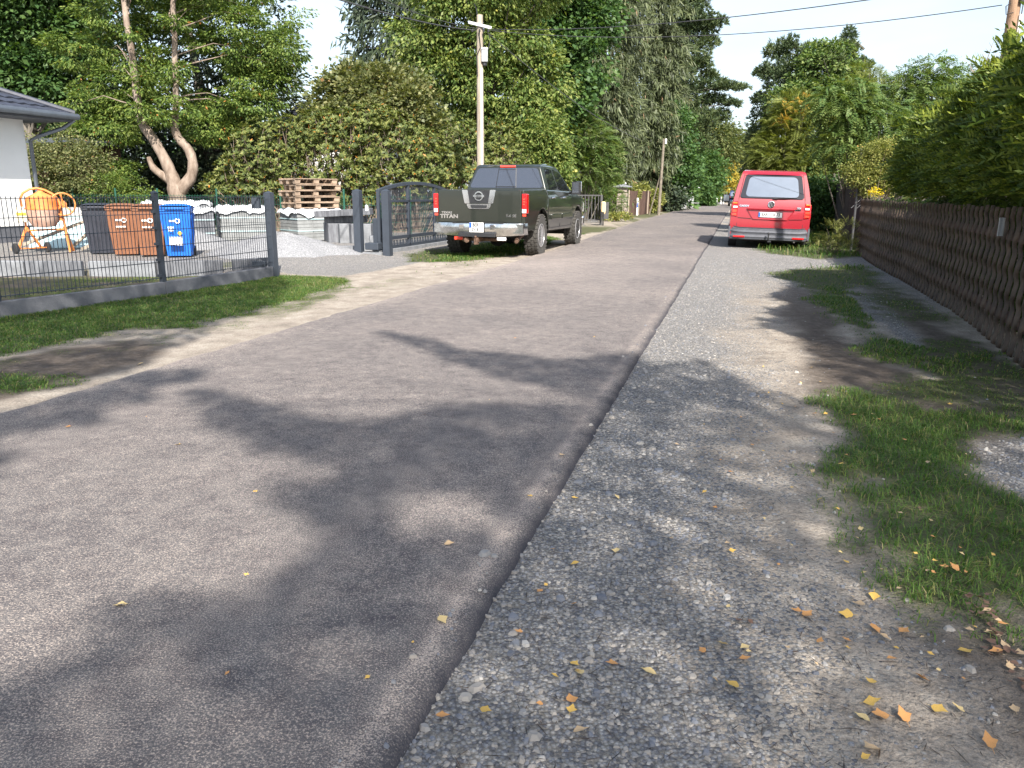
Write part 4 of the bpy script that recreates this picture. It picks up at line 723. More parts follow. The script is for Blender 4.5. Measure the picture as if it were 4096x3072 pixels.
m = MB(); m.box((0, 2.2, .30), (1.5, 3.9, .2)); m.box((0, .5, .24), (1.1, .5, .14)); obj('underbody', m, MATS['underbody'], VN)
for sx in (-1, 1):
    m = MB(); m.tube([(sx*.84, 3.05, 1.12), (sx*.95, 3.0, 1.12)], .03, 6); m.box((sx*1.03, 2.99, 1.13), (.18, .11, .20)); mi = obj('door_mirror', m, MATS['plastic_black'], VN, bevel=.035, seg=3)
    m = MB(); m.box((sx*1.03, 2.932, 1.135), (.145, .006, .155)); obj('mirror_glass', m, MATS['glass_van'], mi, bevel=.003)
    for c in ([(.42, 1.20), (1.45, 1.20), (1.45, 1.64), (.55, 1.64)], [(1.55, 1.20), (2.4, 1.20), (2.4, 1.62), (1.55, 1.64)], [(2.5, 1.20), (3.45, 1.18), (2.98, 1.58), (2.5, 1.62)]):
        p = [Vector((sx*(vnw(y, z)), y, z)) for y, z in c]; p = p if sx > 0 else p[::-1]; m = MB(); m.panel(p, .012, .06); obj('side_window', m, MATS['glass_dark'], VN)
    m = MB()
    for y in (1.5, 2.45): m.beam((sx*vnw(y, .4), y, .35), (sx*vnw(y, 1.15), y, 1.15), .008, .01)
    m.beam((sx*.902, 1.3, .42), (sx*.902, 3.1, .42), .02, .10); obj('door_seam', m, MATS['plastic_black'], VN)
    m = MB(); m.box((sx*.62, 4.38, .82), (.36, .14, .16)); obj('headlight', m, MATS['light_white'], VN, bevel=.03)
# ---------------------------------------------------------------- blue car far down the road
BC = thing('car', 'blue car seen far down the road left of the red van', 'car', tuple(at(2945, 818, 86).xy)+(0,), -R_(15.8))
def bw(y, z): return .90-(.22*max(0, z-.95)/.75)-.03*(z < .4)
bp0 = [(0, .35), (0, .95), (.08, 1.0), (.30, 1.60), (.5, 1.68), (2.2, 1.70), (2.7, 1.62), (3.4, 1.08), (4.2, .92), (4.3, .4)]+arch(3.45, .36, .28, 8, .32)+arch(.85, .36, .28, 8, .32)+[(.1, .28)]
car_shell('body', bp0, .9, bw, (.6, .95, 1.1, 1.3, 1.5, 1.62), (.3, 1.5, 2.5), MATS['paint_blue'], BC, .05, 3)
m = MB(); m.panel([(-.68, .10, 1.08), (.68, .10, 1.08), (.58, .27, 1.54), (-.58, .27, 1.54)], .02, .08); obj('rear_window', m, MATS['glass_van'], BC)
for sx in (-1, 1): m = MB(); m.box((sx*.76, .0, .98), (.2, .08, .2)); obj('tail_light', m, MATS['light_red'], BC)
m = MB(); m.box((0, .0, .45), (1.7, .12, .22)); obj('rear_bumper', m, MATS['plastic_black'], BC, bevel=.03)
m = MB(); m.box((0, -.012, .80), (.5, .01, .11)); obj('number_plate', m, MATS['plate_white'], BC)
for y in (.85, 3.45):
    for sx in (-1, 1): wheel(BC, sx*.78, y, .33, .22, .2, sx, 5, False, 'rubber')
for sx in (-1, 1):
    m = MB(); m.panel([Vector((sx*bw(y, z), y, z)) for y, z in ([(.45, 1.08), (3.0, 1.08), (2.6, 1.52), (.6, 1.54)] if sx > 0 else [(.6, 1.54), (2.6, 1.52), (3.0, 1.08), (.45, 1.08)])], .01, .08); obj('side_window', m, MATS['glass_dark'], BC)
# ================================================================= FENCES, YARD, HOUSE, POLES
pm('powder_grey', (.045, .055, .072), .5, .1, var=.08, scale=6, bump=.05, bscale=200)
pm('concrete', (.20, .21, .225), .9, 0, var=.22, scale=5, bump=.5, bscale=60)
pm('concrete_dark', (.085, .09, .105), .9, 0, var=.35, scale=3, bump=.4, bscale=50, c2=(.22, .23, .25), stretch=(3, 3, .6))
pm('concrete_light', (.40, .40, .39), .9, 0, var=.12, scale=5, bump=.4, bscale=60)
pm('paver', (.24, .25, .25), .9, 0, var=.15, scale=4, bump=.4, bscale=70)
pm('foil', (.74, .76, .78), .35, 0, var=.08, scale=5, bump=.5, bscale=9)
pm('render_white', (.80, .80, .79), .9, 0, var=.03, scale=1.2, bump=.2, bscale=120)
pm('plinth_grey', (.10, .105, .12), .9, 0, var=.12, scale=7, bump=.5, bscale=120)
pm('roof_tile', (.040, .045, .062), .45, 0, var=.2, scale=7)
pm('gutter', (.16, .18, .21), .4, .6, var=.08, scale=5)
pm('roof_brown', (.085, .045, .035), .8, 0, var=.2, scale=9)
pm('wood_grey', (.33, .28, .22), .85, 0, var=.35, scale=7, bump=.6, bscale=50, stretch=(1, 1, .12))
pm('wood_pallet', (.29, .215, .155), .85, 0, var=.35, scale=5, bump=.4, bscale=60)
pm('wood_far', (.19, .165, .13), .9, 0, var=.3, scale=6)
pm('wood_brown', (.105, .058, .042), .85, 0, var=.4, scale=6, bump=.5, bscale=60, stretch=(1, 1, .2))
pm('wave_brown', (.068, .046, .034), .85, 0, var=.35, scale=10, bump=.6, bscale=70, stretch=(1, 1, .4), c2=(.12, .082, .055))
pm('orange_paint', (.72, .22, .04), .5, 0, var=.15, scale=5, c2=(.8, .30, .10))
pm('drum_dusty', (.50, .27, .19), .75, 0, var=.2, scale=5, c2=(.55, .40, .32))
pm('cream', (.62, .56, .42), .6, 0, var=.1, scale=8)
pm('yellow_mark', (.75, .50, .03), .6, 0, var=.1, scale=8)
pm('bin_blue', (.012, .15, .62), .5, 0, var=.08, scale=4, bump=.1); pm('bin_brown', (.235, .10, .05), .55, 0, var=.1, scale=4, bump=.1); pm('bin_black', (.032, .035, .048), .5, 0, var=.15, scale=4, bump=.1)
pm('print_white', (.75, .75, .73), .6, 0, var=.03, scale=4)
pm('ice_board', (.42, .58, .60), .6, 0, var=.08, scale=3)
pm('mesh_green', (.015, .085, .055), .5, 0, var=.1, scale=8)
pm('white_paint', (.75, .75, .73), .6, 0, var=.08, scale=8)
pm('stone_wall', (.30, .24, .20), .9, 0, var=.3, scale=5, bump=.6, bscale=30, c2=(.42, .36, .32))
pm('mailbox_cream', (.78, .58, .30), .5, 0, var=.05, scale=8)
pm('iron', (.075, .075, .078), .6, .3, var=.2, scale=8)
pm('galvanised', (.42, .43, .44), .5, .5, var=.15, scale=8)
def polybox(m, a, b, w, z0, z1, mi=0):
    a, b = Vector(a).to_3d(), Vector(b).to_3d(); a.z = b.z = 0; d = (b-a).normalized(); n = Vector((-d.y, d.x, 0))*w/2
    v = [a-n, b-n, b+n, a+n]; m.add([(p.x, p.y, z0) for p in v]+[(p.x, p.y, z1) for p in v], [(0, 3, 2, 1), (4, 5, 6, 7), (0, 1, 5, 4), (1, 2, 6, 5), (2, 3, 7, 6), (3, 0, 4, 7)], mi)
# ---- double-bar mesh fence on the left with its concrete plinth
FA = [Vector((-6.15, 5.4)), Vector((-5.38, 8.05)), Vector((-4.49, 9.98)), Vector((-3.76, 12.15))]
FN = thing('mesh_fence', 'dark grey double bar mesh fence on a low concrete plinth beside the left lawn', 'fence', (0, 0, 0))
m = MB()
for a, b in zip(FA, FA[1:]): polybox(m, a, b, .07, -.05, .17)
obj('plinth', m, pm('plinth_blue', (.115, .122, .142), .9, 0, var=.2, scale=2.2, bump=.4, bscale=60, c2=(.20, .205, .22)), FN, bevel=.008)
def mesh_panel(a, b, z0, z1, mat, parent, name='panel', step=.05, rv=.003, rows=None):
    a, b = Vector(a).to_2d(), Vector(b).to_2d(); L = (b-a).length; n = int(L/step); d = (b-a)/L; m = MB(); M = Matrix.Translation((a.x, a.y, 0)) @ Matrix.Rotation(math.atan2(d.y, d.x), 4, 'Z')
    for i in range(n+1): m.box((i*L/n, 0, (z0+z1)/2), (rv*2, rv*2, z1-z0), 0, M)
    rows = rows or [z0+.03+(z1-z0-.07)*k/5 for k in range(6)]
    for z in rows:
        for s in (-1, 1): m.box((L/2, s*(rv+.0045), z), (L, .008, .008), 0, M)
    return obj(name, m, mat, parent)
for i, (a, b) in enumerate(zip(FA, FA[1:])): d = (b-a).normalized()*.05; mesh_panel(a+d, b-d, .20, 1.24, MATS['powder_grey'], FN, rows=[.22, .42, .62, .82, 1.02, 1.22])
for i, p in enumerate(FA[:]):
    d = (FA[min(i+1, 3)]-FA[max(i-1, 0)]).normalized(); o_ = Vector((d.y, -d.x))*.0; sz = .11 if i == 3 else .07; m = MB(); c = p+o_
    if i == 3: c = p+d*.06
    m.box((0, 0, .62), (sz, sz if i == 3 else .05, 1.32), 0, Matrix.Translation((c.x, c.y, 0)) @ Matrix.Rotation(math.atan2(d.y, d.x), 4, 'Z'))
    m.lathe([(sz*.74, 0), (0.002, .03)], 4, Matrix.Translation((c.x, c.y, 1.28)) @ Matrix.Rotation(math.atan2(d.y, d.x)+PI/4, 4, 'Z'))
    if i:
        for z in (.25, .45, .65, .85, 1.05, 1.2): m.box((-.045, 0, z), (.03, .06, .035), 0, Matrix.Translation((c.x, c.y, 0)) @ Matrix.Rotation(math.atan2(d.y, d.x), 4, 'Z'))
    obj('post', m, MATS['powder_grey'], FN, bevel=.004)
m = MB(); m.box((FA[3].x-.12, FA[3].y-.13, 1.13), (.12, .10, .16)); m.box((FA[3].x-.14, FA[3].y-.12, .22), (.20, .10, .08)); obj('gate_catch', m, MATS['powder_grey'], FN, bevel=.006)
# ---- edging blocks
def kerbblock(name, label, a, b, z0, z1, w, mat, group=None, cat='edging block'):
    m = MB(); polybox(m, a, b, w, z0, z1); return tag(obj(name, m, MATS[mat], None, bevel=.012), label, cat, group)
KB = [((-9.4, 12.2), (-8.35, 12.2), 'concrete', 'pale edging block at the far left behind the mesh fence'), ((-8.3, 12.2), (-7.62, 12.18), 'concrete', 'short pale grey edging block second from the left in the yard row'), ((-7.6, 12.18), (-6.72, 12.2), 'concrete_dark', 'dark edging block ending at the gap left of the fence post'),
      ((-6.62, 12.2), (-5.6, 12.25), 'concrete', 'edging block with white streaks just left of the fence post'), ((-5.58, 12.25), (-4.62, 12.45), 'concrete_dark', 'dark edging block behind the fence right of the middle post'), ((-4.52, 12.6), (-3.98, 13.2), 'concrete_dark', 'slanting dark edging block nearest the driveway')]
for a, b, mt, lb in KB: kerbblock('edging_block', lb, a, b, -.03, .235, .08, mt, 'row of edging blocks in the yard')
# ---- wheelie bins
def make_bin(col, label, loc, rz, black=False):
    t = thing('wheelie_bin', label, 'bin', loc, rz, 'wheelie bins standing behind the fence', .93)
    def ring(w, d, z, oy=0): return [(-w/2, -d/2+oy, z), (w/2, -d/2+oy, z), (w/2, d/2+oy, z), (-w/2, d/2+oy, z)]
    m = MB(); v = ring(.44, .50, .03, .04)+ring(.555, .64, .90)+ring(.58, .68, .91)+ring(.58, .68, .965); m.add(v, [(3, 2, 1, 0)]+[(k*4+i, k*4+(i+1) % 4, k*4+4+(i+1) % 4, k*4+4+i) for k in range(3) for i in range(4)]+[(12, 13, 14, 15)])
    for i in range(6):
        u = -.4+.16*i; m.beam((.44*u*.98, -.215+.0, .10), (.555*u*.98, -.322, .86), .035, .012)
        m.beam((.222, .04+.5*u*.9, .10), (.280, .64*u*.9, .86), .012, .04); m.beam((-.222, .04+.5*u*.9, .10), (-.280, .64*u*.9, .86), .012, .04)
    obj('body', m, MATS[col], t, smooth=25, bevel=.012)
    m = MB(); m.grid(lambda u, v: Vector(((u-.5)*.60, (v-.5)*.72, .975+.075*math.sin(PI*min(1, v*.9+.12))**.7*(1-.55*(2*u-1)**4))), 10, 10); m.box((0, 0, .968), (.60, .72, .03)); m.box((0, -.36, .965), (.34, .04, .045)); obj('lid', m, MATS[col], t, smooth=50, bevel=.008)
    m = MB(); m.tube([(-.22, .37, .90), (-.22, .42, .95), (.22, .42, .95), (.22, .37, .90)], .014, 6); obj('handle', m, MATS[col], t)
    for s in (-1, 1): m = MB(); m.lathe([(.03, -.025), (.09, -.025), (.10, -.015), (.10, .015), (.09, .025), (.03, .025)], 20, Matrix.Translation((s*.24, .30, .10)) @ Matrix.Rotation(PI/2, 4, 'Y')); obj('wheel', m, MATS['rubber'], t, smooth=40)
    if col != 'bin_black':
        s = -.05; yy = lambda z: -.215-.107*(z-.1)/.76-.012; m = MB(); RX = R_(-8)
        Mx = Matrix.Translation((-.02, yy(.72), .72)) @ Matrix.Rotation(PI/2-R_(8), 4, 'X'); m.lathe([(.05, 0), (.05, .004), (.028, .004), (.028, 0)], 16, Mx @ Matrix.Translation((.05, 0, 0)), close=True)
        for k in range(3): m.box((-.09+k*.035, 0, .002), (.024, .035, .004), 0, Mx)
        if col == 'bin_brown': [m.box((-.09+k*.03, -.13, .002), (.02, .03, .004), 0, Mx) for k in range(6)]
        else: m.box((-.0, -.40, .002), (.24, .15, .004), 0, Mx); m.box((0, -.31, .0), (.25, .006, .004), 0, Mx); [m.box((-.08, -.12-.035*k, .002), (.11-.01*k, .018, .004), 0, Mx) for k in range(3)]
        obj('printed_mark', m, MATS['print_white'], t)
        if col == 'bin_blue': m = MB(); m.lathe([(0, 0), (.04, 0), (.04, .004), (0, .004)], 10, Mx @ Matrix.Translation((.08, -.24, 0))); obj('yellow_sticker', m, MATS['yellow_mark'], t)
    return t
make_bin('bin_black', 'black wheelie bin standing left of the brown bins', (-8.02, 15.35, .1), R_(22)); make_bin('bin_brown', 'brown wheelie bin next to the black bin', (-7.42, 15.1, .1), R_(20)); make_bin('bin_brown', 'brown wheelie bin half hidden by the fence post beside the blue bin', (-6.85, 14.95, .1), R_(18)); make_bin('bin_blue', 'bright blue wheelie bin with a white sticker right of the fence post', (-6.27, 14.8, .1), R_(16))
# ---- cement mixer
CM = thing('cement_mixer', 'orange cement mixer with cream motor box in front of the white house', 'cement mixer', (-9.22, 15.55, .1), R_(30))
m = MB(); m.lathe([(.06, .50), (.20, .515), (.245, .60), (.275, .68), (.29, .84)], 28); dr = obj('drum', m, MATS['drum_dusty'], CM, smooth=35)
m = MB(); m.lathe([(.30, .84), (.30, .865), (.285, .87), (.275, 1.05), (.262, 1.065), (.06, 1.17), (.035, 1.20)], 28); obj('drum_top', m, MATS['orange_paint'], dr, smooth=35)
m = MB(); pts = [(-.335, 0, .86), (-.345, 0, 1.04), (-.29, 0, 1.15), (-.17, 0, 1.225), (-.05, 0, 1.245), (.08, 0, 1.21), (.20, 0, 1.14), (.29, 0, 1.04), (.32, 0, .86)]; m.tube(pts, .022, 8); m.tube([(.30, 0, .62), (.31, 0, .9)], .04, 8); obj('yoke', m, MATS['orange_paint'], CM, smooth=50)
m = MB(); HW = Matrix.Translation((.36, -.05, .94)); m.tube([HW @ Vector((.215*math.cos(a), -.05, .215*math.sin(a))) for a in [2*PI*i/24 for i in range(25)]], .015, 8); m.beam(HW @ Vector((0, -.03, 0)), HW @ Vector((-.02, -.05, .21)), .03, .02); m.beam(HW @ Vector((0, -.03, 0)), HW @ Vector((.15, -.05, -.15)), .03, .02); m.beam(HW @ Vector((0, -.03, 0)), HW @ Vector((-.15, -.05, -.15)), .03, .02); m.lathe([(.0, -.04), (.07, -.03), (.07, .03), (0, .04)], 16, HW @ Matrix.Rotation(PI/2, 4, 'X')); obj('tilting_wheel', m, MATS['orange_paint'], CM, smooth=50)
m = MB(); m.box((-.36, -.02, .72), (.20, .24, .24)); m.box((-.37, -.03, .86), (.15, .18, .07)); mo = obj('motor_box', m, MATS['cream'], CM, bevel=.02); m = MB(); m.box((-.36, -.145, .76), (.16, .006, .05)); obj('warning_label', m, MATS['yellow_mark'], mo)
m = MB()
for a, b, w in (((-.32, 0, .70), (-.31, 0, .48), .05), ((-.31, 0, .50), (-.50, -.12, .07), .05), ((-.31, 0, .50), (-.10, .12, .09), .05), ((.33, 0, .74), (.39, -.02, 0), .06), ((.33, 0, .5), (.45, .25, .0), .05), ((-.30, 0, .44), (.34, 0, .46), .045)): m.beam(a, b, w, .035)
m.tube([(-.52, -.12, .10), (.04, .12, .10)], .014, 6); obj('frame', m, MATS['orange_paint'], CM, bevel=.004)
for x, y in ((-.53, -.14), (.0, .12)): m = MB(); m.lathe([(.02, -.03), (.09, -.03), (.105, -.015), (.105, .015), (.09, .03), (.02, .03)], 18, Matrix.Translation((x, y, .105)) @ Matrix.Rotation(PI/2+.5, 4, 'Z') @ Matrix.Rotation(PI/2, 4, 'X')); obj('wheel', m, MATS['rubber'], CM, smooth=40)
# boards behind the mixer
T = thing('board_stack', 'pale blue insulation boards leaning in a heap behind the cement mixer', 'building boards', (-9.1, 17.0, .1), R_(22))
for k in range(4): m = MB(); m.box((.15*k-.3, .25*k, .22+.02*k), (1.7, .05, .62), 0, ry=0, rx=R_(-48+6*k)); obj('board', m, MATS['ice_board'], T, bevel=.004)
for i, (a, b) in enumerate((((-10.3, 16.1, .12), (-8.6, 16.5, .80)), ((-9.2, 16.3, .12), (-8.3, 16.6, .95)), ((-8.8, 16.0, .14), (-8.0, 16.4, .55)))):
    m = MB(); m.beam(a, b, .10, .06); tag(obj('wooden_beam', m, MATS['wood_grey'], None, bevel=.004), ['long wooden beam sloping over the pale blue boards left of the mixer', 'grey beam rising steeply behind the mixer towards the black bin', 'short dark beam lying low beside the black bin'][i], 'wooden beam', 'beams among the boards')
# ---- paver stacks with foil
def paver_stack(label, c, rz, w, d, h, foil=True, courses=9, mat='paver', drape=.0):
    t = thing('paver_stack', label, 'paving stones', c, rz, 'wrapped stacks of paving stones in the yard'); m = MB(); n = courses; hh = h/n; r = random.Random(int(c[0]*100))
    for k in range(n):
        cols_ = 3; ww = w/cols_; dd = d/2
        for i in range(cols_):
            for j in range(2): m.box((-w/2+ww*(i+.5)+r.uniform(-.006, .006), -d/2+dd*(j+.5)+r.uniform(-.006, .006), hh*(k+.5)), (ww-.008, dd-.008, hh-.010))
    m.box((0, 0, h/2), (w-.04, d-.04, h-.02)); obj('pavers', m, MATS[mat], t)
    m = MB()
    for z in (h*.33, h*.72): m.box((0, 0, z), (w+.012, d+.012, .02))
    obj('strap', m, MATS['ice_board'], t)
    if foil:
        def fz(u, v):
            x = (u-.5)*2; y = (v-.5)*2; ex = max(0, abs(x)-.86)/.14; ey = max(0, abs(y)-.86)/.14; e = max(ex, ey); dr = (.08+drape*(.35+.5*float(noise2(np.array(u*3.+c[0]), np.array(v*3.+c[1]), .9))))*e
            return Vector((max(-1, min(1, x/.86))*(w/2+.02+.03*e), max(-1, min(1, y/.86))*(d/2+.02+.03*e), h+.03+.03*math.sin(u*17)*math.cos(v*13)+.02*math.sin(u*31+v*9)-dr))
        m = MB(); m.grid(fz, 22, 22); obj('plastic_foil', m, MATS['foil'], t, smooth=80, recalc=False)
    return t
PZ = .1
paver_stack('tall grey paving stack under the wooden pallets, draped in white foil', (-5.25, 20.6, PZ), R_(40), 1.25, 1.05, .74, True, 9, 'paver', .16)
paver_stack('grey paving stack topped with crumpled white foil left of the fence end post', (-6.65, 19.6, PZ), R_(25), 1.2, 1.0, .82, True, 7, 'paver', .18)
paver_stack('dark grey paving stack directly right of the blue bin', (-7.6, 18.6, PZ), R_(20), 1.1, .9, .78, True, 6, 'concrete_dark', .05)
paver_stack('low paving stack with bulging white foil behind the blue bin', (-8.5, 20.2, PZ), R_(18), 1.5, 1.1, .92, True, 7, 'concrete', .1)
paver_stack('light stone slabs stacked behind the black and brown bins', (-10.2, 19.9, PZ), R_(15), 1.9, 1.0, .80, False, 4, 'concrete_light')
paver_stack('second stack of light slabs behind the right brown bin', (-8.6, 18.6, PZ), R_(15), 1.0, .8, .80, False, 3, 'concrete_light')
# ---- pallets
def make_pallet():
    t = thing('wooden_pallet', 'x', 'pallet', (0, 0, 0), 0, 'wooden pallets piled on the paving stack'); m = MB(); r = random.Random(2)
    for i in range(5): m.box((0, -.35+.175*i, .133), (1.2, .10+.045*(i % 2 == 0), .022))
    for x in (-.55, 0, .55): m.box((x, 0, .111), (.145, .8, .022))
    
    for x in (-.53, 0, .53):
        for y in (-.34, 0, .34): m.box((x, y, .061), (.145, .12, .078))
    for y in (-.34, 0, .34): m.box((0, y, .011), (1.2, .10, .022))
    obj('deck', m, MATS['wood_pallet'], t, bevel=.003); return t
pal = make_pallet(); PL = [(.0, 0, 42, 'lowest wooden pallet resting on the foil of the paving stack'), (.03, .02, 38, 'second wooden pallet from the bottom of the pile'), (-.05, .0, 46, 'middle wooden pallet of the pile'), (.07, .03, 37, 'second wooden pallet from the top, jutting to the right'), (-.02, .02, 44, 'topmost wooden pallet of the pile')]
for i, (dx, dy, a, lb) in enumerate(PL):
    loc = (-5.25+dx, 20.6+dy, PZ+.80+.147*i); 
    if i == 0: pal.location = loc; pal.rotation_euler = (0, 0, R_(a)); pal['label'] = lb
    else: dup(pal, loc, (R_(.6*(i % 2)), 0, R_(a)), lb)
# ---- gravel heap
def heap(label, c, rx, ry, h, seed):
    r = np.random.default_rng(seed); m = MB(); ph = r.random(6)*6
    def f(u, v):
        a = 2*PI*u; q = v**.8; k = 1+.10*math.sin(3*a+ph[0])+.05*math.sin(7*a+ph[1]); z = h*(1-q**1.25)*(1+.05*math.sin(5*a+ph[2])); return Vector((c[0]+rx*q*k*math.cos(a), c[1]+ry*q*k*math.sin(a), c[2]+z-.04+.018*math.sin(31*a+9*v)*math.sin(v*23)))
    m.grid(f, 72, 26); tag(obj('gravel_heap', m, MATS['heap_gravel'], None, smooth=90), label, 'gravel heap', 'gravel heaps in the yard')
hm = pm('heap_gravel', (.22, .225, .235), .95, 0, var=.3, scale=38, bump=1.0, bscale=45, c2=(.38, .38, .385))
heap('pale grey gravel heap beside the driveway right of the fence end post', (-4.75, 15.9, .02), 1.85, 1.6, .52, 3); heap('darker grey gravel heap in front of the paving stacks behind the fence', (-7.3, 17.2, .08), 1.6, 1.0, .5, 5)
# ---- kerb stones piled at the right of the yard
def slab(label, c, d, rz, mat='concrete_dark', ry=0, rx=0): m = MB(); m.box((0, 0, 0), d); o = obj('kerb_stone', m, MATS[mat], None, bevel=.012); o.location = c; o.rotation_euler = (rx, ry, R_(rz)); return tag(o, label, 'kerb stone', 'kerb stones piled by the gate')
for i in range(5): slab(['kerb stone standing at the left end of the low pile by the gate', 'second upright kerb stone from the left in the pile', 'middle upright kerb stone in the pile', 'fourth upright kerb stone from the left in the pile', 'upright kerb stone at the right end nearest the gate post'][i], (-4.45+.27*i, 19.3-.10*i, .34), (.24, .9, .46), 20+3*i, 'concrete' if i % 2 else 'concrete_dark')
slab('thick dark kerb stone lying across the pile', (-4.05, 19.2, .66), (1.0, .3, .15), 5); slab('uppermost kerb stone, tilted, on top of the pile', (-4.05, 19.0, .82), (1.35, .35, .15), -3, 'concrete_dark', R_(-3)); slab('short kerb block under the right end of the pile', (-3.15, 18.3, .18), (.35, .3, .28), 12, 'concrete'); 
slab('long low kerb stone set in the ground before the pile', (-3.35, 16.6, .09), (.80, .12, .22), 8, 'concrete')
# ---- sliding gate with arched top
GT = thing('sliding_gate', 'dark grey arched sliding gate with mesh infill beside the pickup', 'gate', (-2.80, 16.35, 0), PI/2-R_(17.5))   # local x runs along the fence line
PG = MATS['powder_grey']
for i, (x, y) in enumerate(((-.35, .25), (-.28, -.36))):
    m = MB(); m.box((x, y, .66), (.15, .15, 1.34)); m.lathe([(.106, 0), (.002, .035)], 4, Matrix.Translation((x, y, 1.33)) @ Matrix.Rotation(PI/4, 4, 'Z')); obj('post', m, PG, GT, bevel=.006)
m = MB(); L0, L1 = -.15, 4.3; arc = lambda x: 1.22+.28*(1-((x-1.75)/2.35)**2) if abs(x-1.75) < 2.35 else 1.22
xs_ = [L0+(L1-L0)*i/24 for i in range(25)]
for a, b in zip(xs_, xs_[1:]): m.beam((a, -.1, max(1.18, arc(a))), (b, -.1, max(1.18, arc(b))), .07, .07)
for z, h in ((1.12, .05), (.36, .07), (.16, .09)): m.box(((L0+L1)/2, -.1, z), (L1-L0, .06, h))
for x in (L0+.03, 1.3, 2.75, L1-.03): m.box((x, -.1, .66+(arc(x)-1.22)/2), (.07, .06, 1.1+(arc(x)-1.22)))
for i in range(30): m.box((L0+.1+i*.15, -.1, .255), (.035, .02, .10))
obj('gate_frame', m, PG, GT, bevel=.004)
m = MB(); n = int((L1-L0)/.05)
for i in range(n): x = L0+.05+i*.05; z1 = max(1.1, arc(x)-.04); m.box((x, -.1, (.1+z1)/2), (.006, .006, z1-.1))
for z in (.55, .74, .93): m.box(((L0+L1)/2, -.1, z), (L1-L0, .016, .01)); m.box(((L0+L1)/2, -.1, z-.025), (L1-L0, .016, .01))
obj('mesh_infill', m, PG, GT)
m = MB(); m.box((-.30, -.05, .23), (.2, .3, .14)); m.box((.0, -.02, .52), (.22, .16, .52)); obj('gate_motor', m, PG, GT, bevel=.015)
m = MB(); m.lathe([(.0, -.07), (.035, -.06), (.035, .04), (.0, .06)], 12, Matrix.Translation((-.44, .0, 1.0))); obj('signal_lamp', m, MATS['light_white'], GT, smooth=40)
m = MB(); m.box((2.2, -.1, .03), (5.0, .16, .22)); m.box((-.3, 0, .02), (.12, .5, .18)); obj('track_kerb', m, MATS['concrete'], GT, bevel=.006)
# ---- green wire fence at the back of the yard
GF = thing('wire_fence', 'green wire mesh fence at the back of the yard in front of the bushes', 'fence'); gp = [Vector((-13.5, 22.6)), Vector((-11.1, 22.6)), Vector((-8.7, 22.7)), Vector((-6.2, 22.8)), Vector((-3.9, 22.6)), Vector((-2.3, 21.4))]
gp = [at(x, 850, Y).to_2d() for x, Y in ((300, 22.8), (470, 22.6), (637, 22.6), (872, 22.4), (1125, 22.2), (1378, 20.6), (1640, 21.5), (1850, 23.5))]
for p in gp: m = MB(); m.tube([(p.x, p.y, 0), (p.x, p.y, 1.38)], .028, 8); obj('post', m, MATS['mesh_green'], GF)
for a, b in zip(gp, gp[1:]): mesh_panel(a, b, .05, 1.22, MATS['mesh_green'], GF, step=.08)
# ---- white bungalow with hipped roof
HS = thing('house', 'white rendered bungalow with dark tiled hip roof and grey plinth at the left edge', 'house', (-11.62, 19.3, 0), -R_(15.8))   # local y along the road, x to the right; corner at origin
def rect(m, x0, x1, y0, y1, z0, z1, mi=0): m.box(((x0+x1)/2, (y0+y1)/2, (z0+z1)/2), (x1-x0, y1-y0, z1-z0), mi)
m = MB(); rect(m, -9, 0, -12, 0, .48, 2.98); obj('wall', m, MATS['render_white'], HS)
m = MB(); rect(m, -8.97, -.03, -11.97, -.03, 0, .48); obj('plinth', m, MATS['plinth_grey'], HS)
OV = .76; ze = 3.06; pit = math.tan(R_(23)); x0, x1, y0, y1 = -9-OV, OV, -12-OV, OV; hw = (x1-x0)/2; zr = ze+hw*pit; yr1 = y1-hw; yr0 = y0+hw
tiles = MB(); rowsn = 16
def slope(a, b, c, d):   # a,b eave; c,d ridge side, stepped courses
    a, b, c, d = map(Vector, (a, b, c, d)); up = (b-a).cross(d-a).normalized()
    if up.z < 0: up = -up
    for i in range(rowsn):
        t0, t1 = i/rowsn, (i+1)/rowsn; p0, p1 = a.lerp(d, t0), b.lerp(c, t0); q0, q1 = a.lerp(d, t1), b.lerp(c, t1); n = max(2, int((p1-p0).length/.3)); lo, hi = up*.045, up*.012
        for j in range(n):
            u0, u1 = j/n, (j+1)/n; A, B, C, D = p0.lerp(p1, u0)+lo, p0.lerp(p1, u1)+lo, q0.lerp(q1, u1)+hi, q0.lerp(q1, u0)+hi; m0, m1 = (A+B)/2+up*.028, (C+D)/2+up*.028
            tiles.add([A, m0, B, C, m1, D, A-lo, B-lo], [(0, 1, 4, 5), (1, 2, 3, 4), (0, 6, 7, 2, 1)])
E_ = lambda x, y: (x, y, ze)
slope(E_(x1, y0), E_(x1, y1), ((x0+x1)/2, yr1, zr), ((x0+x1)/2, yr0, zr)); slope(E_(x1, y1), E_(x0, y1), ((x0+x1)/2, yr1, zr), ((x0+x1)/2, yr1, zr)); slope(E_(x0, y1), E_(x0, y0), ((x0+x1)/2, yr0, zr), ((x0+x1)/2, yr1, zr)); slope(E_(x0, y0), E_(x1, y0), ((x0+x1)/2, yr0, zr), ((x0+x1)/2, yr0, zr))
rf = obj('roof', tiles, MATS['roof_tile'], HS, recalc=False)
m = MB(); a = Vector((x1+.02, y1+.02, ze+.06)); b = Vector(((x0+x1)/2, yr1, zr+.06)); m.tube([a, b], .075, 8); m.tube([b, (b.x, yr0, zr+.06)], .075, 8); a2 = Vector((x0, y1, ze+.06)); m.tube([a2, b], .075, 8); obj('ridge_tiles', m, MATS['roof_tile'], rf, smooth=40)
m = MB(); rect(m, x0+.03, x1-.03, y0+.03, y1-.03, ze-.14, ze-.01); obj('soffit', m, MATS['plinth_grey'], HS)
m = MB()
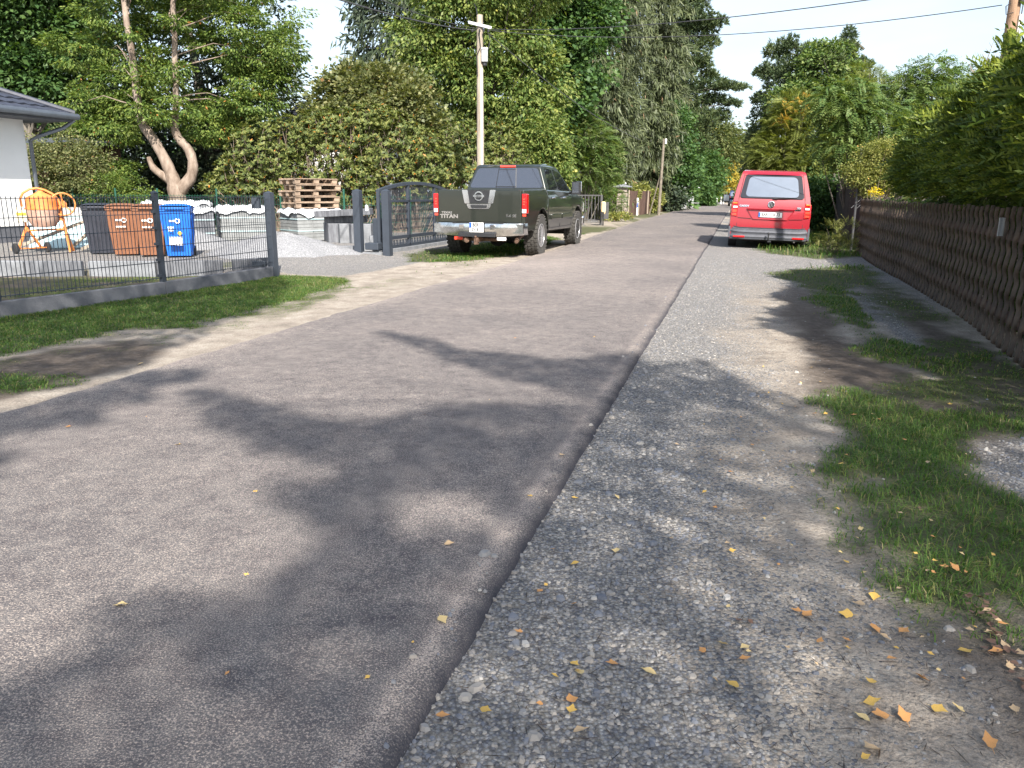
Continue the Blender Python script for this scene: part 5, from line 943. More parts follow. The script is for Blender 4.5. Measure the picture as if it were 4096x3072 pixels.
for p, q in (((x1+.06, y0, ze-.02), (x1+.06, y1+.06, ze-.02)), ((x1+.06, y1+.06, ze-.02), (x0, y1+.06, ze-.02))): m.tube([p, q], .075, 10)
gt = obj('gutter', m, MATS['gutter'], HS, smooth=50); m = MB(); m.tube([(x1-.05, y1+.06, ze-.08), (x1-.25, y1-.1, ze-.28), (.3, .12, ze-.5), (.06, .08, ze-.6), (.06, .08, .2)], .045, 8); obj('downpipe', m, MATS['gutter'], HS, smooth=50)
m = MB(); m.tube([(0, -1.3, .75), (.35, -1.1, .72)], .0, 4); 
SH_ = thing('shed', 'dark flat roofed shed in the shade between the house and the conifer', 'shed', (at(320, 700, 26).x, 26, 0), -R_(15)); m = MB(); m.box((0, 0, 1.35), (1.6, 2, 2.7)); obj('wall', m, MATS['wood_brown'], SH_); m = MB(); m.box((0, -.1, 2.78), (2.0, 2.5, .14)); obj('roof', m, MATS['gutter'], SH_)
# white building glimpsed behind the bushes
m = MB(); 
WB = thing('building', 'pale white house wall glimpsed through the rhododendrons', 'building', (at(1330, 600, 34).x, 34, 0), -R_(15)); m.box((0, 0, 1.6), (4.2, 4, 3.2)); obj('wall', m, MATS['render_white'], WB); m = MB(); m.prism([(-2.5, 0), (2.5, 0), (0, 1.5)], -2.4, 2.4, Matrix.Translation((0, 0, 3.2)) @ Matrix.Rotation(PI/2, 4, 'X')); obj('roof', m, MATS['roof_tile'], WB)
# ---- wave fence on the right (slats woven in and out)
WF = thing('slat_fence', 'dark brown fence of wavy vertical slats under the thuja hedge on the right', 'fence')
W0 = Vector((7.42, 16.75)); W1 = Vector((2.55, 1.2)); WL = [(7.92, 18.1), (6.80, 14.66), (6.20, 12.44), (5.56, 10.44), (5.11, 9.0), (4.69, 7.77), (4.30, 6.71), (3.92, 5.7), (3.2, 3.4)]
cum = [0]; 
for a, b in zip(WL, WL[1:]): cum.append(cum[-1]+math.dist(a, b))
def wl(s):
    for i in range(len(WL)-1):
        if s <= cum[i+1] or i == len(WL)-2:
            f = (s-cum[i])/(cum[i+1]-cum[i]); a, b = Vector(WL[i]), Vector(WL[i+1]); return a.lerp(b, f), (b-a).normalized()
pitch = .215; ns = int(cum[-1]/pitch); V = []; F = []; nz = 40; nn = 9; lam = .225
for k in range(ns):
    c, d = wl(k*pitch+.1); n = Vector((d.y, -d.x)); n = n if n.dot(Vector((-1, -.3))) > 0 else -n; hgt = 1.20+.012*math.sin(k*1.3); b0 = len(V); rr = random.Random(k); dz = rr.uniform(-.008, .008); dwn = .062*rr.uniform(.96, 1.04)
    for i in range(nz+1):
        z = -.05+(hgt+.05)*i/nz; ph = 2*PI*(z+dz)/lam; ox = .046*math.sin(ph)+.008*math.sin(2*ph); oy = .014*math.sin(ph+.5)
        for j in range(nn):
            a = PI*j/(nn-1); u = -dwn*math.cos(a)+ox; w = .020*math.sin(a)+oy; V.append((c.x+d.x*u+n.x*w, c.y+d.y*u+n.y*w, z))
    for i in range(nz):
        for j in range(nn-1): F.append((b0+i*nn+j, b0+i*nn+j+1, b0+(i+1)*nn+j+1, b0+(i+1)*nn+j))
    F.append(tuple(b0+nz*nn+j for j in range(nn)))
    for i in range(nz): F.append((b0+i*nn, b0+(i+1)*nn, b0+(i+1)*nn+nn-1, b0+i*nn+nn-1))
me = bpy.data.meshes.new('slats'); me.from_pydata(V, [], F); me.update(); finish('slats', me, MATS['wave_brown'], WF, smooth=60)
m = MB()
for i in range(len(WL)-1):
    for z in (.25, .95): a, b = Vector(WL[i]), Vector(WL[i+1]); dd = (b-a).normalized(); nn_ = Vector((-dd.y, dd.x))*.05; nn_ = nn_ if nn_.x > 0 else -nn_; m.beam((a.x+nn_.x, a.y+nn_.y, z), (b.x+nn_.x, b.y+nn_.y, z), .05, .08)
obj('rail', m, MATS['wood_brown'], WF)
m = MB(); pgl, dgl = wl(13.2 if False else cum[6]-.35); m.box((0, 0, 1.03), (.014, .075, .16), 0, Matrix.Translation((pgl.x-.075, pgl.y-.02, 0)) @ Matrix.Rotation(math.atan2(dgl.y, dgl.x)+PI/2, 4, 'Z')); m.box((0, 0, 1.03), (.05, .012, .16), 0, Matrix.Translation((pgl.x-.085, pgl.y-.02, 0)) @ Matrix.Rotation(math.atan2(dgl.y, dgl.x)*0, 4, 'Z')); obj('marker_plate', m, MATS['galvanised'], WF)
# corner board side + iron mesh post beyond
CP = at(3436, 700, 18.6); IP = thing('mesh_fence', 'rusty chain link fence with a dark round post behind the end of the slat fence', 'fence', (CP.x, CP.y, 0)); m = MB(); m.tube([(0, 0, 0), (0, 0, 2.25)], .028, 10); m.lathe([(0, -.04), (.04, -.02), (.04, .02), (0, .04)], 10, Matrix.Translation((0, 0, 2.3))); obj('post', m, MATS['iron'], IP)
m = MB()
for i in range(9):
    x = i*.07-.1; m.beam((x, 0, 1.0), (x+.55, 0, 1.55), .004, .004); m.beam((x+.55, 0, 1.0), (x, 0, 1.55), .004, .004)
m.beam((0, 0, 1.56), (1.0, 0, 1.56), .006, .006); obj('chain_link', m, MATS['galvanised'], IP)
# dark board fence in deep shade right of the van
BF = thing('board_fence', 'dark wooden board fence in shade between the red van and the slat fence', 'fence'); m = MB(); a, b = Vector((8.35, 18.6)), Vector((14.2, 38)); L = (b-a).length; n = int(L/.14)
for i in range(n): p = a.lerp(b, i/n); m.box((0, 0, .82), (.12, .02, 1.62+.05*math.sin(i*2.3)), 0, Matrix.Translation((p.x, p.y, 0)) @ Matrix.Rotation(math.atan2(b.y-a.y, b.x-a.x), 4, 'Z'))
obj('boards', m, pm('wood_dark', (.030, .027, .027), .9, 0, var=.3, scale=6, stretch=(1, 1, .2)), BF)
# ---- utility poles and wires
P1 = at(1922, 700, 21.2); T1 = at(1919, 60, 21.2).z
UP = thing('utility_pole', 'weathered wooden utility pole with crossarm and cable box behind the pickup', 'utility pole', (P1.x, P1.y, 0))
m = MB(); m.tube([(0, 0, 0), (0, 0, 2), (0, 0, T1)], [.105, .095, .078], 16); obj('pole', m, MATS['wood_grey'], UP, smooth=40)
za = at(1919, 105, 21.2).z; m = MB(); m.beam((-.28, -.10, za+.07), (.30, -.10, za-.06), .05, .07); obj('crossarm', m, MATS['galvanised'], UP, bevel=.004)
m = MB()
for x in (-.18, .0, .1, .22): m.lathe([(0, -.04), (.025, -.03), (.025, .03), (0, .04)], 8, Matrix.Translation((x, -.15, za-.13)))
obj('insulators', m, MATS['plastic_black'], UP)
zb = at(1940, 225, 21.2).z; m = MB(); m.box((.12, -.05, zb), (.16, .18, .30)); m.prism([(-.09, -.02), (.09, -.02), (.09, .03), (0, .045), (-.09, .03)], -.10, .10, Matrix.Translation((.12, -.05, zb+.15)) @ Matrix.Rotation(PI/2, 4, 'X')); cb = obj('cable_box', m, MATS['galvanised'], UP, bevel=.012)
m = MB(); m.lathe([(.06, 0), (.06, -.07), (.02, -.09)], 10, Matrix.Translation((.12, -.05, zb-.16))); obj('box_base', m, MATS['plastic_black'], cb)
m = MB(); m.box((.045, -.095, (zb-.3)/2+.3), (.05, .03, zb-.9)); obj('cable_cover', m, MATS['white_paint'], UP)
m = MB(); m.tube([(-.02, -.12, za-.12), (.02, -.115, za-.5), (-.08, -.08, zb), (-.06, -.09, zb-.5)], .012, 6); m.tube([(.22, -.12, za-.2), (.27, -.1, (za+zb)/2), (.19, -.1, zb+.1)], .01, 6); m.tube([(-.06, 0, T1-.02), (-.08, 0, T1+.12), (-.14, 0, T1+.27)], [.016, .012, .006], 6); obj('cables', m, MATS['plastic_black'], UP)
P2 = at(4022, 15, 13.5); T2 = P2.z
UP2 = thing('utility_pole', 'brown wooden utility pole with white cable cover rising behind the thuja hedge', 'utility pole', (at(4026, 240, 13.5).x, 13.5, 0)); m = MB(); m.tube([(0, 0, 0), (.0, 0, 3), (0.0, 0, T2+1.6)], [.105, .095, .08], 16); obj('pole', m, pm('wood_orange', (.30, .19, .12), .85, 0, var=.4, scale=6, bump=.6, bscale=50, stretch=(1, 1, .15)), UP2, smooth=40)
m = MB(); m.box((.06, -.105, (T2-.65)/2+.6), (.045, .03, T2-.9)); obj('cable_cover', m, MATS['white_paint'], UP2)
m = MB(); m.box((.06, -.12, T2+.04), (.10, .06, .09)); m.tube([(-.10, -.05, T2+.0), (-.17, -.06, T2-.05), (-.15, -.06, T2-.17), (-.06, -.1, T2-.15)], .008, 6); m.tube([(.07, -.11, T2), (.05, -.12, T2-.5), (.06, -.12, T2-.75)], .008, 6); obj('cables', m, MATS['plastic_black'], UP2)
def wire(label, a, b, sag, r=.009, n=24):
    a, b = Vector(a), Vector(b); m = MB(); m.tube([a.lerp(b, i/n)-Vector((0, 0, 4*sag*(i/n)*(1-i/n))) for i in range(n+1)], r, 5); tag(obj('overhead_wire', m, MATS['iron'], None), label, 'wire', 'overhead wires')
A = Vector((P1.x, P1.y-.13, za-.12))
wire('black overhead cable running from the crossarm up to the left edge of the sky', A+Vector((-.1, 0, 0)), at(1180, -60, 12.5), .10, .013); wire('thinner overhead wire just above the black cable left of the pole', A+Vector((-.05, 0, .04)), at(1380, -60, 11.5), .08, .007)
wire('overhead wire crossing the road to the pole behind the hedge', A+Vector((.25, 0, 0)), (P2.x-.05, P2.y, T2-.02), .30, .008); wire('upper overhead wire crossing the sky and leaving at the top right', A+Vector((.25, 0, .03)), at(3640, -25, 12), .16, .008); wire('slanting service cable dropping right behind the pickup', A+Vector((.2, 0, -.06)), at(2560, 560, 36), .25, .012)
# ---- far left roadside: iron wicket gate, mailbox, stone pillar, board fences, second pole
IG = thing('wicket_gate', 'dark iron wicket gate with vertical bars beyond the pickup', 'gate', tuple(at(2352, 890, 33.5).xy)+(0,), R_(6)); m = MB(); gw = .68
for s in (-1, 1): m.box((s*.55, 0, .62), (.09, .08, 1.26))
m.box((0, 0, 1.22), (1.0, .04, .05)); m.box((0, 0, .22), (1.0, .04, .05)); m.box((0, 0, .12), (1.0, .04, .03))
for i in range(7): m.box((-.42+.14*i, 0, .72), (.028, .03, 1.0))
obj('bars', m, MATS['iron'], IG)
m = MB(); m.box((-.95, .05, .62), (.12, .12, 1.26)); m.box((-.80, 0, .55), (.35, .12, .28)); m.box((.75, .02, .60), (.25, .05, .7)); m.box((-.78, -.06, .2), (.035, .02, .7)); obj('side_posts', m, MATS['iron'], IG)
MBX = thing('mailbox', 'cream newspaper box with rounded top on the iron gate post', 'mailbox', tuple(at(2412, 890, 33.0).xy)+(0,), R_(-10)); m = MB(); m.box((0, 0, .72), (.17, .34, .52)); obj('box', m, MATS['mailbox_cream'], MBX, bevel=.06, seg=4); m = MB(); m.box((-.02, -.175, .50), (.13, .02, .12)); m.box((0, 0, .2), (.05, .05, .45)); obj('slot', m, MATS['plastic_black'], MBX); m = MB(); m.box((.09, -.02, .75), (.006, .12, .34)); obj('side_label', m, MATS['white_paint'], MBX)
SP = thing('stone_pillar', 'natural stone gate pillar with grey slab cap beyond the mailbox', 'pillar', tuple(at(2487, 862, 45).xy)+(0,), -R_(16)); m = MB(); rr = random.Random(5)
for k in range(6):
    for i in range(2):
        for j in range(2): m.box((-.14+.28*i+rr.uniform(-.02, .02), -.14+.28*j+rr.uniform(-.015, .015), .14+.27*k), (.27+rr.uniform(-.02, .03), .27, .25+rr.uniform(-.02, .01)))
obj('stones', m, MATS['stone_wall'], SP, bevel=.035, seg=2); m = MB(); m.box((0, 0, 1.68), (.95, .85, .07)); m.lathe([(.55, 0), (.08, .10)], 4, Matrix.Translation((0, 0, 1.715)) @ Matrix.Rotation(PI/4, 4, 'Z')); obj('cap', m, MATS['concrete'], SP); m = MB(); m.lathe([(.0, -.06), (.06, 0), (0, .06)], 10, Matrix.Translation((.16, -.1, 1.85))); obj('lamp', m, MATS['white_paint'], SP)
def board_fence(label, p0, p1, h, mat, cap=False):
    t = thing('board_fence', label, 'fence'); a, b = Vector(p0[:2]), Vector(p1[:2]); L = (b-a).length; n = int(L/.16); m = MB(); r = random.Random(int(L*10))
    for i in range(n): p = a.lerp(b, (i+.5)/n); hh = h+r.uniform(-.02, .03); m.box((0, 0, hh/2), (.15, .02, hh), 0, Matrix.Translation((p.x, p.y, 0)) @ Matrix.Rotation(math.atan2(b.y-a.y, b.x-a.x), 4, 'Z'))
    obj('boards', m, MATS[mat], t)
    for f in np.linspace(0, 1, max(2, int(L/2.5))): p = a.lerp(b, float(f)); m = MB(); m.box((p.x-.0, p.y-.06, h/2), (.07, .07, h+.1)); obj('fence_post', m, MATS['galvanised' if cap else 'wood_grey'], t)
    return t
board_fence('brownish grey board fence right of the stone pillar', at(2512, 860, 46), at(2620, 848, 56), 1.45, 'wood_brown'); board_fence('reddish brown board fence behind the distant roadside pole', at(2622, 848, 56.5), at(2722, 836, 68), 1.5, 'wood_brown', True)
DP = at(2642, 700, 50); UP3 = thing('utility_pole', 'leaning wooden pole with bracing strut in front of the red fence far up the road', 'utility pole', (DP.x, DP.y, 0)); h3 = at(2656, 555, 50); m = MB(); m.tube([(0, 0, 0), (h3.x-DP.x, 0, h3.z)], [.10, .075], 12); obj('pole', m, MATS['wood_far'], UP3, smooth=40); m = MB(); m.tube([(-.5, .5, 0), (h3.x-DP.x-.04, 0, h3.z*.6)], [.045, .04], 8); obj('strut', m, MATS['wood_far'], UP3); m = MB(); m.box((h3.x-DP.x+.1, -.1, h3.z-.15), (.10, .1, .3)); obj('insulator', m, MATS['white_paint'], UP3)
def marker(label, x, yb, Y, h, hip=True):
    c = at(x, yb, Y); t = thing('marker_post', label, 'marker post', (c.x, c.y, 0), 0, 'white marker posts along the road'); m = MB(); m.tube([(0, 0, 0), (0, 0, h*.52)], .10, 10); m.tube([(0, 0, h*.62), (0, 0, h)], [.10, .09], 10); obj('post', m, MATS['white_paint'], t, smooth=40); m = MB(); m.tube([(0, 0, h*.52), (0, 0, h*.62)], .095, 10); obj('band', m, MATS['iron'], t, smooth=40)
for x, Y, l in ((2849, 98, 'first white roadside post from the left, far away by the bend'), (2866, 101, 'second white roadside post from the left by the bend'), (2883, 104, 'third white roadside post from the left by the bend'), (2893, 116, 'smallest white roadside post, nearest the blue car')): marker(l, x, 815, Y, 1.0)
c = at(2548, 850, 48); t = thing('marker_post', 'slim white plastic post standing before the brown board fence', 'marker post', (c.x, c.y, 0)); m = MB(); m.tube([(0, 0, 0), (0, 0, 1.05)], .06, 8); obj('post', m, MATS['white_paint'], t); m = MB(); m.box((0, -.065, .62), (.07, .01, .25)); obj('band', m, MATS['plate_blue'], t)
for k, (x0_, x1_, Y, lb) in enumerate(((2724, 2742, 70, 'left leaf of the weathered white wooden gate at the end of the red fence'), (2754, 2770, 76, 'right leaf of the weathered white wooden gate far up the road'))):
    a, b = at(x0_, 830, Y), at(x1_, 830, Y+2); t = thing('wooden_gate', lb, 'gate', (a.x, a.y, 0)); m = MB(); d = (b-a); 
    for i in range(4): m.box((d.x*i/3, d.y*i/3, 1.15), (.11, .05, 2.3+.2*(i % 2)))
    m.box((d.x/2, 0, 1.9), (d.x+.3, .04, .12)); m.box((d.x/2, 0, .5), (d.x+.3, .04, .12)); obj('leaf', m, MATS['galvanised'], t)
# brown roof behind the hedge, right edge
BR = thing('house', 'steep brown roof edge rising behind the hedge at the right edge', 'house', (at(4085, 230, 12).x, 12, 0), 0); m = MB(); pz = at(4045, 240, 12); m.prism([(-.30, 0), (4.5, 0), (2.1, 2.9)], 0, 1.6, Matrix.Translation((0, 0, pz.z-.55)) @ Matrix.Rotation(PI/2, 4, 'X')); obj('roof', m, MATS['roof_brown'], BR); m = MB(); m.box((2.1, -.8, (pz.z-.6)/2), (4.0, 1.3, pz.z-.6)); obj('wall', m, MATS['wood_brown'], BR)
# ================================================================= VEGETATION
def LMt(n, dark, mid, hi, acc=None, tr=.3, rough=.5):
    c = [(0, dark), (.45, mid), (.88 if acc else 1, hi)]
    if acc: c += [(.955, hi), (.965, acc), (1, acc)]
    return leafmat(n, c, tr, rough)
LMt('lf_cypress', (.042, .08, .020), (.105, .170, .036), (.215, .27, .065), (.45, .20, .06))
LMt('lf_maple', (0.037, 0.081, 0.029), (0.066, 0.134, 0.042), (0.117, 0.194, 0.058))
LMt('lf_rhodo', (.045, .07, .024), (.125, .165, .048), (.26, .27, .085), (.62, .24, .05))
LMt('lf_hazel', (.06, .078, .032), (.15, .175, .070), (.28, .28, .13), (.30, .18, .08))
LMt('lf_walnut', (.042, .085, .022), (.125, .185, .045), (.25, .29, .085), (.45, .42, .10))
LMt('lf_spruce_blue', (0.025, 0.040, 0.027), (0.046, 0.068, 0.040), (0.080, 0.101, 0.052), None, .1)
LMt('lf_spruce', (.036, .048, .024), (.080, .102, .048), (.14, .165, .075), (.30, .20, .12), .15)
LMt('lf_pine', (0.034, 0.061, 0.035), (0.073, 0.108, 0.048), (0.139, 0.168, 0.065), None, .15)
LMt('lf_sumac', (0.040, 0.088, 0.022), (0.102, 0.168, 0.045), (0.240, 0.274, 0.110), None, .35)
LMt('lf_lime', (.07, .13, .02), (.16, .24, .03), (.26, .34, .05))
LMt('lf_mix', (.04, .06, .02), (.09, .12, .038), (.16, .175, .06), (.40, .34, .08))
LMt('lf_yellow', (.18, .16, .03), (.42, .34, .06), (.60, .48, .10))
LMt('lf_asparagus', (.075, .105, .025), (.175, .215, .055), (.29, .31, .09), None, .35)
LMt('lf_robinia', (.05, .10, .035), (.115, .185, .055), (.22, .27, .09))
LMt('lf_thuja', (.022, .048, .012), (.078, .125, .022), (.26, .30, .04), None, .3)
LMt('lf_pale', (0.095, 0.121, 0.032), (0.211, 0.234, 0.065), (0.385, 0.380, 0.123), (0.660, 0.380, 0.136))
LMt('lf_orange', (.20, .18, .04), (.38, .26, .05), (.55, .32, .06))
LMt('lf_gold', (.55, .42, .01), (.8, .62, .01), (.9, .75, .02))
pm('bark_pale', (.24, .175, .13), .85, 0, var=.35, scale=7, bump=.8, bscale=35, stretch=(1, 1, .35), c2=(.36, .29, .235))
pm('bark_grey', (.13, .115, .095), .9, 0, var=.35, scale=8, bump=.8, bscale=40, stretch=(1, 1, .3))
def clump_leaves(C, Dc, rc, n, lsz, wr, rng, flat=.55, droop=.35, lay=.0):
    """n leaves per clump on flattened lobes; returns P,D,L,W,N"""
    k = len(C); idx = np.repeat(np.arange(k), n); d = rdir(k*n, rng); d[:, 2] *= flat; r = rng.random(k*n)**.45
    off = d*r[:, None]*rc[idx][:, None]; P = C[idx]+off; D = unit(d+.5*Dc[idx]+np.array([0, 0, -droop])+.35*rng.normal(size=(k*n, 3))); L = lsz*(.6+.8*rng.random(k*n))
    N = unit(np.array([0, 0, 1.])+.75*rng.normal(size=(k*n, 3))+.35*Dc[idx]); return P, D, L, L*wr, N, idx
def crown(parent, org, blobs, nclump, rc, n, lsz, wr, mat, seed, name='crown', flat=.6, droop=.35, shell=.45, rndbias=.25, zmin=.05, camcull=True):
    rng = np.random.default_rng(seed); C, Dc, r = blobpts(blobs, nclump, rng, shell)
    if camcull: # thin out the side nobody can see from the road
        vis = Dc[:, 1] < .45+.5*rng.random(nclump); C, Dc = C[vis], Dc[vis]
    k = C[:, 2] > zmin+.1; C, Dc = C[k], Dc[k]; rcs = rc*(.6+.8*rng.random(len(C))); tone = rng.random(len(C))
    P, D, L, Wd, N, idx = clump_leaves(C, Dc, rcs, n, lsz, wr, rng, flat, droop); k = P[:, 2] > zmin
    rnd = np.clip(rndbias*(tone[idx]-.5)*1.4+rng.random(len(P))*.9+.05, 0, 1); acc = rng.random(len(P)) < .006; rnd = np.where(acc, 1., np.minimum(rnd, .95))
    V = leafV(P-np.array(org), D, L, Wd, N); V = V.reshape(-1, 4, 3)[k].reshape(-1, 3); return npmesh(name, V, int(k.sum()), MATS[mat], parent, rnd[k]), C
def branches(parent, org, base, C, rng, nb, r0, mat, name='branches', sag=.0, via=None):
    m = MB(); org = Vector(org); idx = rng.choice(len(C), min(nb, len(C)), replace=False)
    for i in idx:
        e = Vector(C[i])-org; s = via(e) if via else Vector((0, 0, max(.2, min(base, e.z*.6)))); mid = s.lerp(e, .5)+Vector((rng.normal()*.12, rng.normal()*.12, .12*(e-s).length-sag)); m.tube([s, s.lerp(mid, .5)+Vector((rng.normal()*.05,)*3), mid, e], [r0, r0*.75, r0*.5, r0*.2], 5)
    obj(name, m, MATS[mat], parent, smooth=60)
def tree(name, label, px, py, Y, blobs, nclump, rc, n, lsz, wr, mat, bark, seed, trunk_top=None, tr=.2, cat='tree', group=None, nb=30, **kw):
    b = at(px, py, Y); b.z = 0; t = thing(name, label, cat, tuple(b), 0, group); bl = pxblobs(blobs, Y); c, C = crown(t, tuple(b), bl, nclump, rc, n, lsz, wr, mat, seed, **kw); rng = np.random.default_rng(seed+1)
    top = max(q[2]+q[5]*.3 for q in bl) if trunk_top is None else trunk_top; cx = sum(q[0] for q in bl)/len(bl)-b.x
    m = MB(); m.tube([(0, 0, -.1), (cx*.1, 0, top*.25), (cx*.35, .1, top*.6), (cx*.7, .2, top)], [tr*1.2, tr, tr*.7, tr*.25], 10); obj('trunk', m, MATS[bark], t, smooth=60)
    branches(t, tuple(b), top*.5, C, rng, nb, tr*.25, bark); return t
# ---- big conifer with the pale twin trunk
CB = at(705, 800, 24.8); CB.z = 0; CY = thing('conifer', 'tall scale-leaved conifer with a bare pale trunk forking into two limbs behind the yard', 'tree', tuple(CB))
bl = pxblobs([(330, 205, 130, 85, .8), (470, 330, 110, 80, .9), (560, 430, 140, 80, 1.1), (350, 410, 110, 75, .6), (430, 520, 120, 65, .2), (340, 470, 60, 50, .3), (620, 330, 90, 80, .9), (760, 440, 90, 90, .7), (830, 520, 120, 60, .4), (900, 440, 120, 80, .8), (960, 160, 170, 130, .9), (1090, 190, 130, 90, .6), (1010, 330, 120, 80, .6), (1000, 420, 120, 50, .3), (820, 60, 160, 110, 1), (620, 180, 110, 120, 1.3), (480, 60, 150, 90, 1.2), (720, -120, 380, 150, 1), (1100, 330, 80, 70, .8), (500, 700, 75, 50, .2), (440, 640, 60, 40, .4), (1150, 60, 60, 60, 1), (640, 250, 60, 60, -.5), (700, 300, 40, 60, -.6), (560, 500, 60, 40, -.6), (250, 180, 50, 50, .5), (560, 440, 30, 22, -1.3), (590, 330, 50, 40, -1.2), (520, 130, 26, 22, -1.2), (705, 280, 28, 20, -1.2), (660, 390, 40, 30, -1.2), (700, 90, 26, 26, -1.2), (740, 450, 40, 30, -1.2), (630, 480, 26, 26, -1.3), (500, 250, 34, 30, -1.2)], 25.6, .9)
c, C = crown(CY, tuple(CB), [(q[0], q[1], q[2], q[3]*.9, q[4], q[5]*.86) for q in bl], 820, .42, 130, .11, .42, 'lf_cypress', 101, flat=.34, droop=.6, shell=.55)
def path(parent, org, pts, Y, rs, mat, name):
    m = MB(); P = [at(x, y, Y+d)-Vector(org) for x, y, d in pts]
    Q = []; RR = []
    for i in range(len(P)-1):
        for k in range(3):
            t = k/3; p0 = P[max(i-1, 0)]; p1 = P[i]; p2 = P[i+1]; p3 = P[min(i+2, len(P)-1)]; Q.append(.5*((2*p1)+(p2-p0)*t+(2*p0-5*p1+4*p2-p3)*t*t+(3*p1-p0-3*p2+p3)*t**3)); RR.append((rs[i]*(1-t)+rs[i+1]*t)*(1+.06*math.sin(i*7+k*3)))
    Q.append(P[-1]); RR.append(rs[-1]); m.tube(Q, RR, 14); return obj(name, m, MATS[mat], parent, smooth=70)
path(CY, CB, [(712, 860, 0), (712, 800, 0), (700, 750, 0), (688, 705, 0), (660, 640, 0), (615, 560, 0), (566, 488, .1), (550, 400, .1), (538, 300, .1), (524, 190, .1), (505, 80, .1), (490, -60, .2), (470, -200, .2)], 24.8, [.33, .27, .23, .19, .16, .15, .135, .115, .105, .095, .085, .08, .06], 'bark_pale', 'trunk')
path(CY, CB, [(700, 800, .05), (728, 752, .0), (762, 712, 0), (772, 660, 0), (755, 600, 0), (712, 550, 0), (698, 500, 0), (704, 420, 0), (703, 330, 0), (699, 230, .1), (698, 120, .1), (692, 20, .1), (690, -160, .2)], 24.8, [.20, .19, .165, .145, .135, .125, .112, .10, .09, .085, .075, .07, .05], 'bark_pale', 'limb')
path(CY, CB, [(680, 720, .05), (645, 698, .0), (612, 670, -.05), (594, 628, -.05)], 24.8, [.15, .12, .10, .06], 'bark_pale', 'limb')
rb = np.random.default_rng(77); branches(CY, tuple(CB), 3, C, rb, 26, .022, 'bark_pale', via=lambda e: (at(545, 350, 24.9) if e.x < at(620, 400, 25).x-CB.x else at(701, 330, 24.9))-CB+Vector((0, 0, (e.z-4.6)*.7)))
# ---- deciduous and dark trees at the left
tree('maple_tree', 'dark green broadleaf tree rising behind the white bungalow at the upper left', 130, 800, 29, [(120, 70, 170, 100), (60, 230, 150, 110), (200, 300, 120, 130), (250, 150, 120, 120), (100, 360, 120, 60), (60, -60, 250, 110), (300, 20, 100, 100, 1)], 520, .62, 60, .17, .75, 'lf_maple', 'bark_grey', 111, tr=.3, nb=30)
tree('dark_conifer', 'dark evergreen filling the shade behind the twin-trunked conifer', 880, 800, 31, [(420, 300, 200, 260), (850, 600, 260, 200), (1050, 420, 150, 250), (650, 500, 260, 250), (900, 100, 260, 250), (1020, 680, 160, 120), (520, 640, 240, 160), (430, 60, 150, 150), (700, 740, 250, 110)], 900, .75, 44, .20, .5, 'lf_spruce_blue', 'bark_grey', 121, tr=.3, nb=20)
tree('privet_hedge', 'dense dark green ivy-like hedge between the bungalow and the conifer', 280, 800, 23.4, [(230, 600, 90, 100), (300, 700, 110, 110), (360, 650, 60, 80), (180, 720, 90, 120), (400, 760, 80, 60)], 420, .30, 56, .065, .7, 'lf_hazel', 'bark_grey', 131, cat='hedge', tr=.07, trunk_top=1.5)
tree('laurel_bush', 'low green bush under the conifer limb beside the wire fence', 450, 800, 23.2, [(440, 740, 70, 45), (500, 775, 60, 35), (380, 780, 50, 30), (590, 785, 40, 25)], 110, .22, 50, .07, .5, 'lf_cypress', 'bark_grey', 133, cat='bush', tr=.05, trunk_top=.8, nb=10)
# ---- rhododendrons, hazel, walnut
kw = dict(flat=.6, droop=-.15, shell=.62)
def rhodo(label, px, Y, blobs, nc, seed):
    """rosettes of long leaves at twig ends over a tangle of bare branches"""
    b = at(px, 850, Y); b.z = 0; t = thing('rhododendron', label, 'bush', tuple(b), 0, 'rhododendrons along the back of the yard'); rng = np.random.default_rng(seed); bl = pxblobs(blobs, Y, .8); C, Dc, r = blobpts(bl, nc, rng, .60); k = (C[:, 2] > .12) & (Dc[:, 1] < .35); C, Dc = C[k], Dc[k]
    n = 13; idx = np.repeat(np.arange(len(C)), n); ax = unit(Dc+np.array([0, 0, .9])+.35*rng.normal(size=(len(C), 3))); rd = rdir(len(idx), rng); D = unit(rd-(rd*ax[idx]).sum(1)[:, None]*ax[idx]+.35*ax[idx]); L = .115*(.7+.6*rng.random(len(idx))); tone = rng.random(len(C)); P = C[idx]
    rnd = np.clip(rng.random(len(idx))*.8+.3*(tone[idx]-.5)+.1, 0, .95); rnd = np.where(rng.random(len(idx)) < .015, 1., rnd); npmesh('crown', leafV(P-np.array(b), D, L, L*.34, ax[idx]+.3*rdir(len(idx), rng)), len(idx), MATS['lf_rhodo'], t, rnd)
    m = MB(); bi = rng.choice(len(C), min(170, len(C)), replace=False)
    for i in bi:
        e = Vector(C[i])-b; s = Vector((e.x*.45+rng.normal()*.2, abs(e.y)*.1+.1, .05)); q1 = s.lerp(e, .4)+Vector((rng.normal()*.18, rng.normal()*.12, .15)); q2 = s.lerp(e, .75)+Vector((rng.normal()*.12, rng.normal()*.1, .05)); m.tube([s, q1, q2, e], [.022, .016, .011, .005], 4)
    obj('branches', m, MATS['bark_pale'], t); return t
rhodo('domed rhododendron left of the pallets, yellowish on top', 1080, 23.8, [(1060, 620, 150, 130), (960, 700, 100, 90), (1150, 560, 120, 90), (1200, 700, 130, 110), (900, 745, 90, 55), (1050, 740, 130, 60)], 2100, 141)
rhodo('rhododendron with orange leaves directly behind the pallets', 1370, 23.9, [(1330, 640, 140, 170), (1290, 520, 110, 80), (1420, 560, 130, 120), (1430, 720, 120, 110)], 2100, 142)
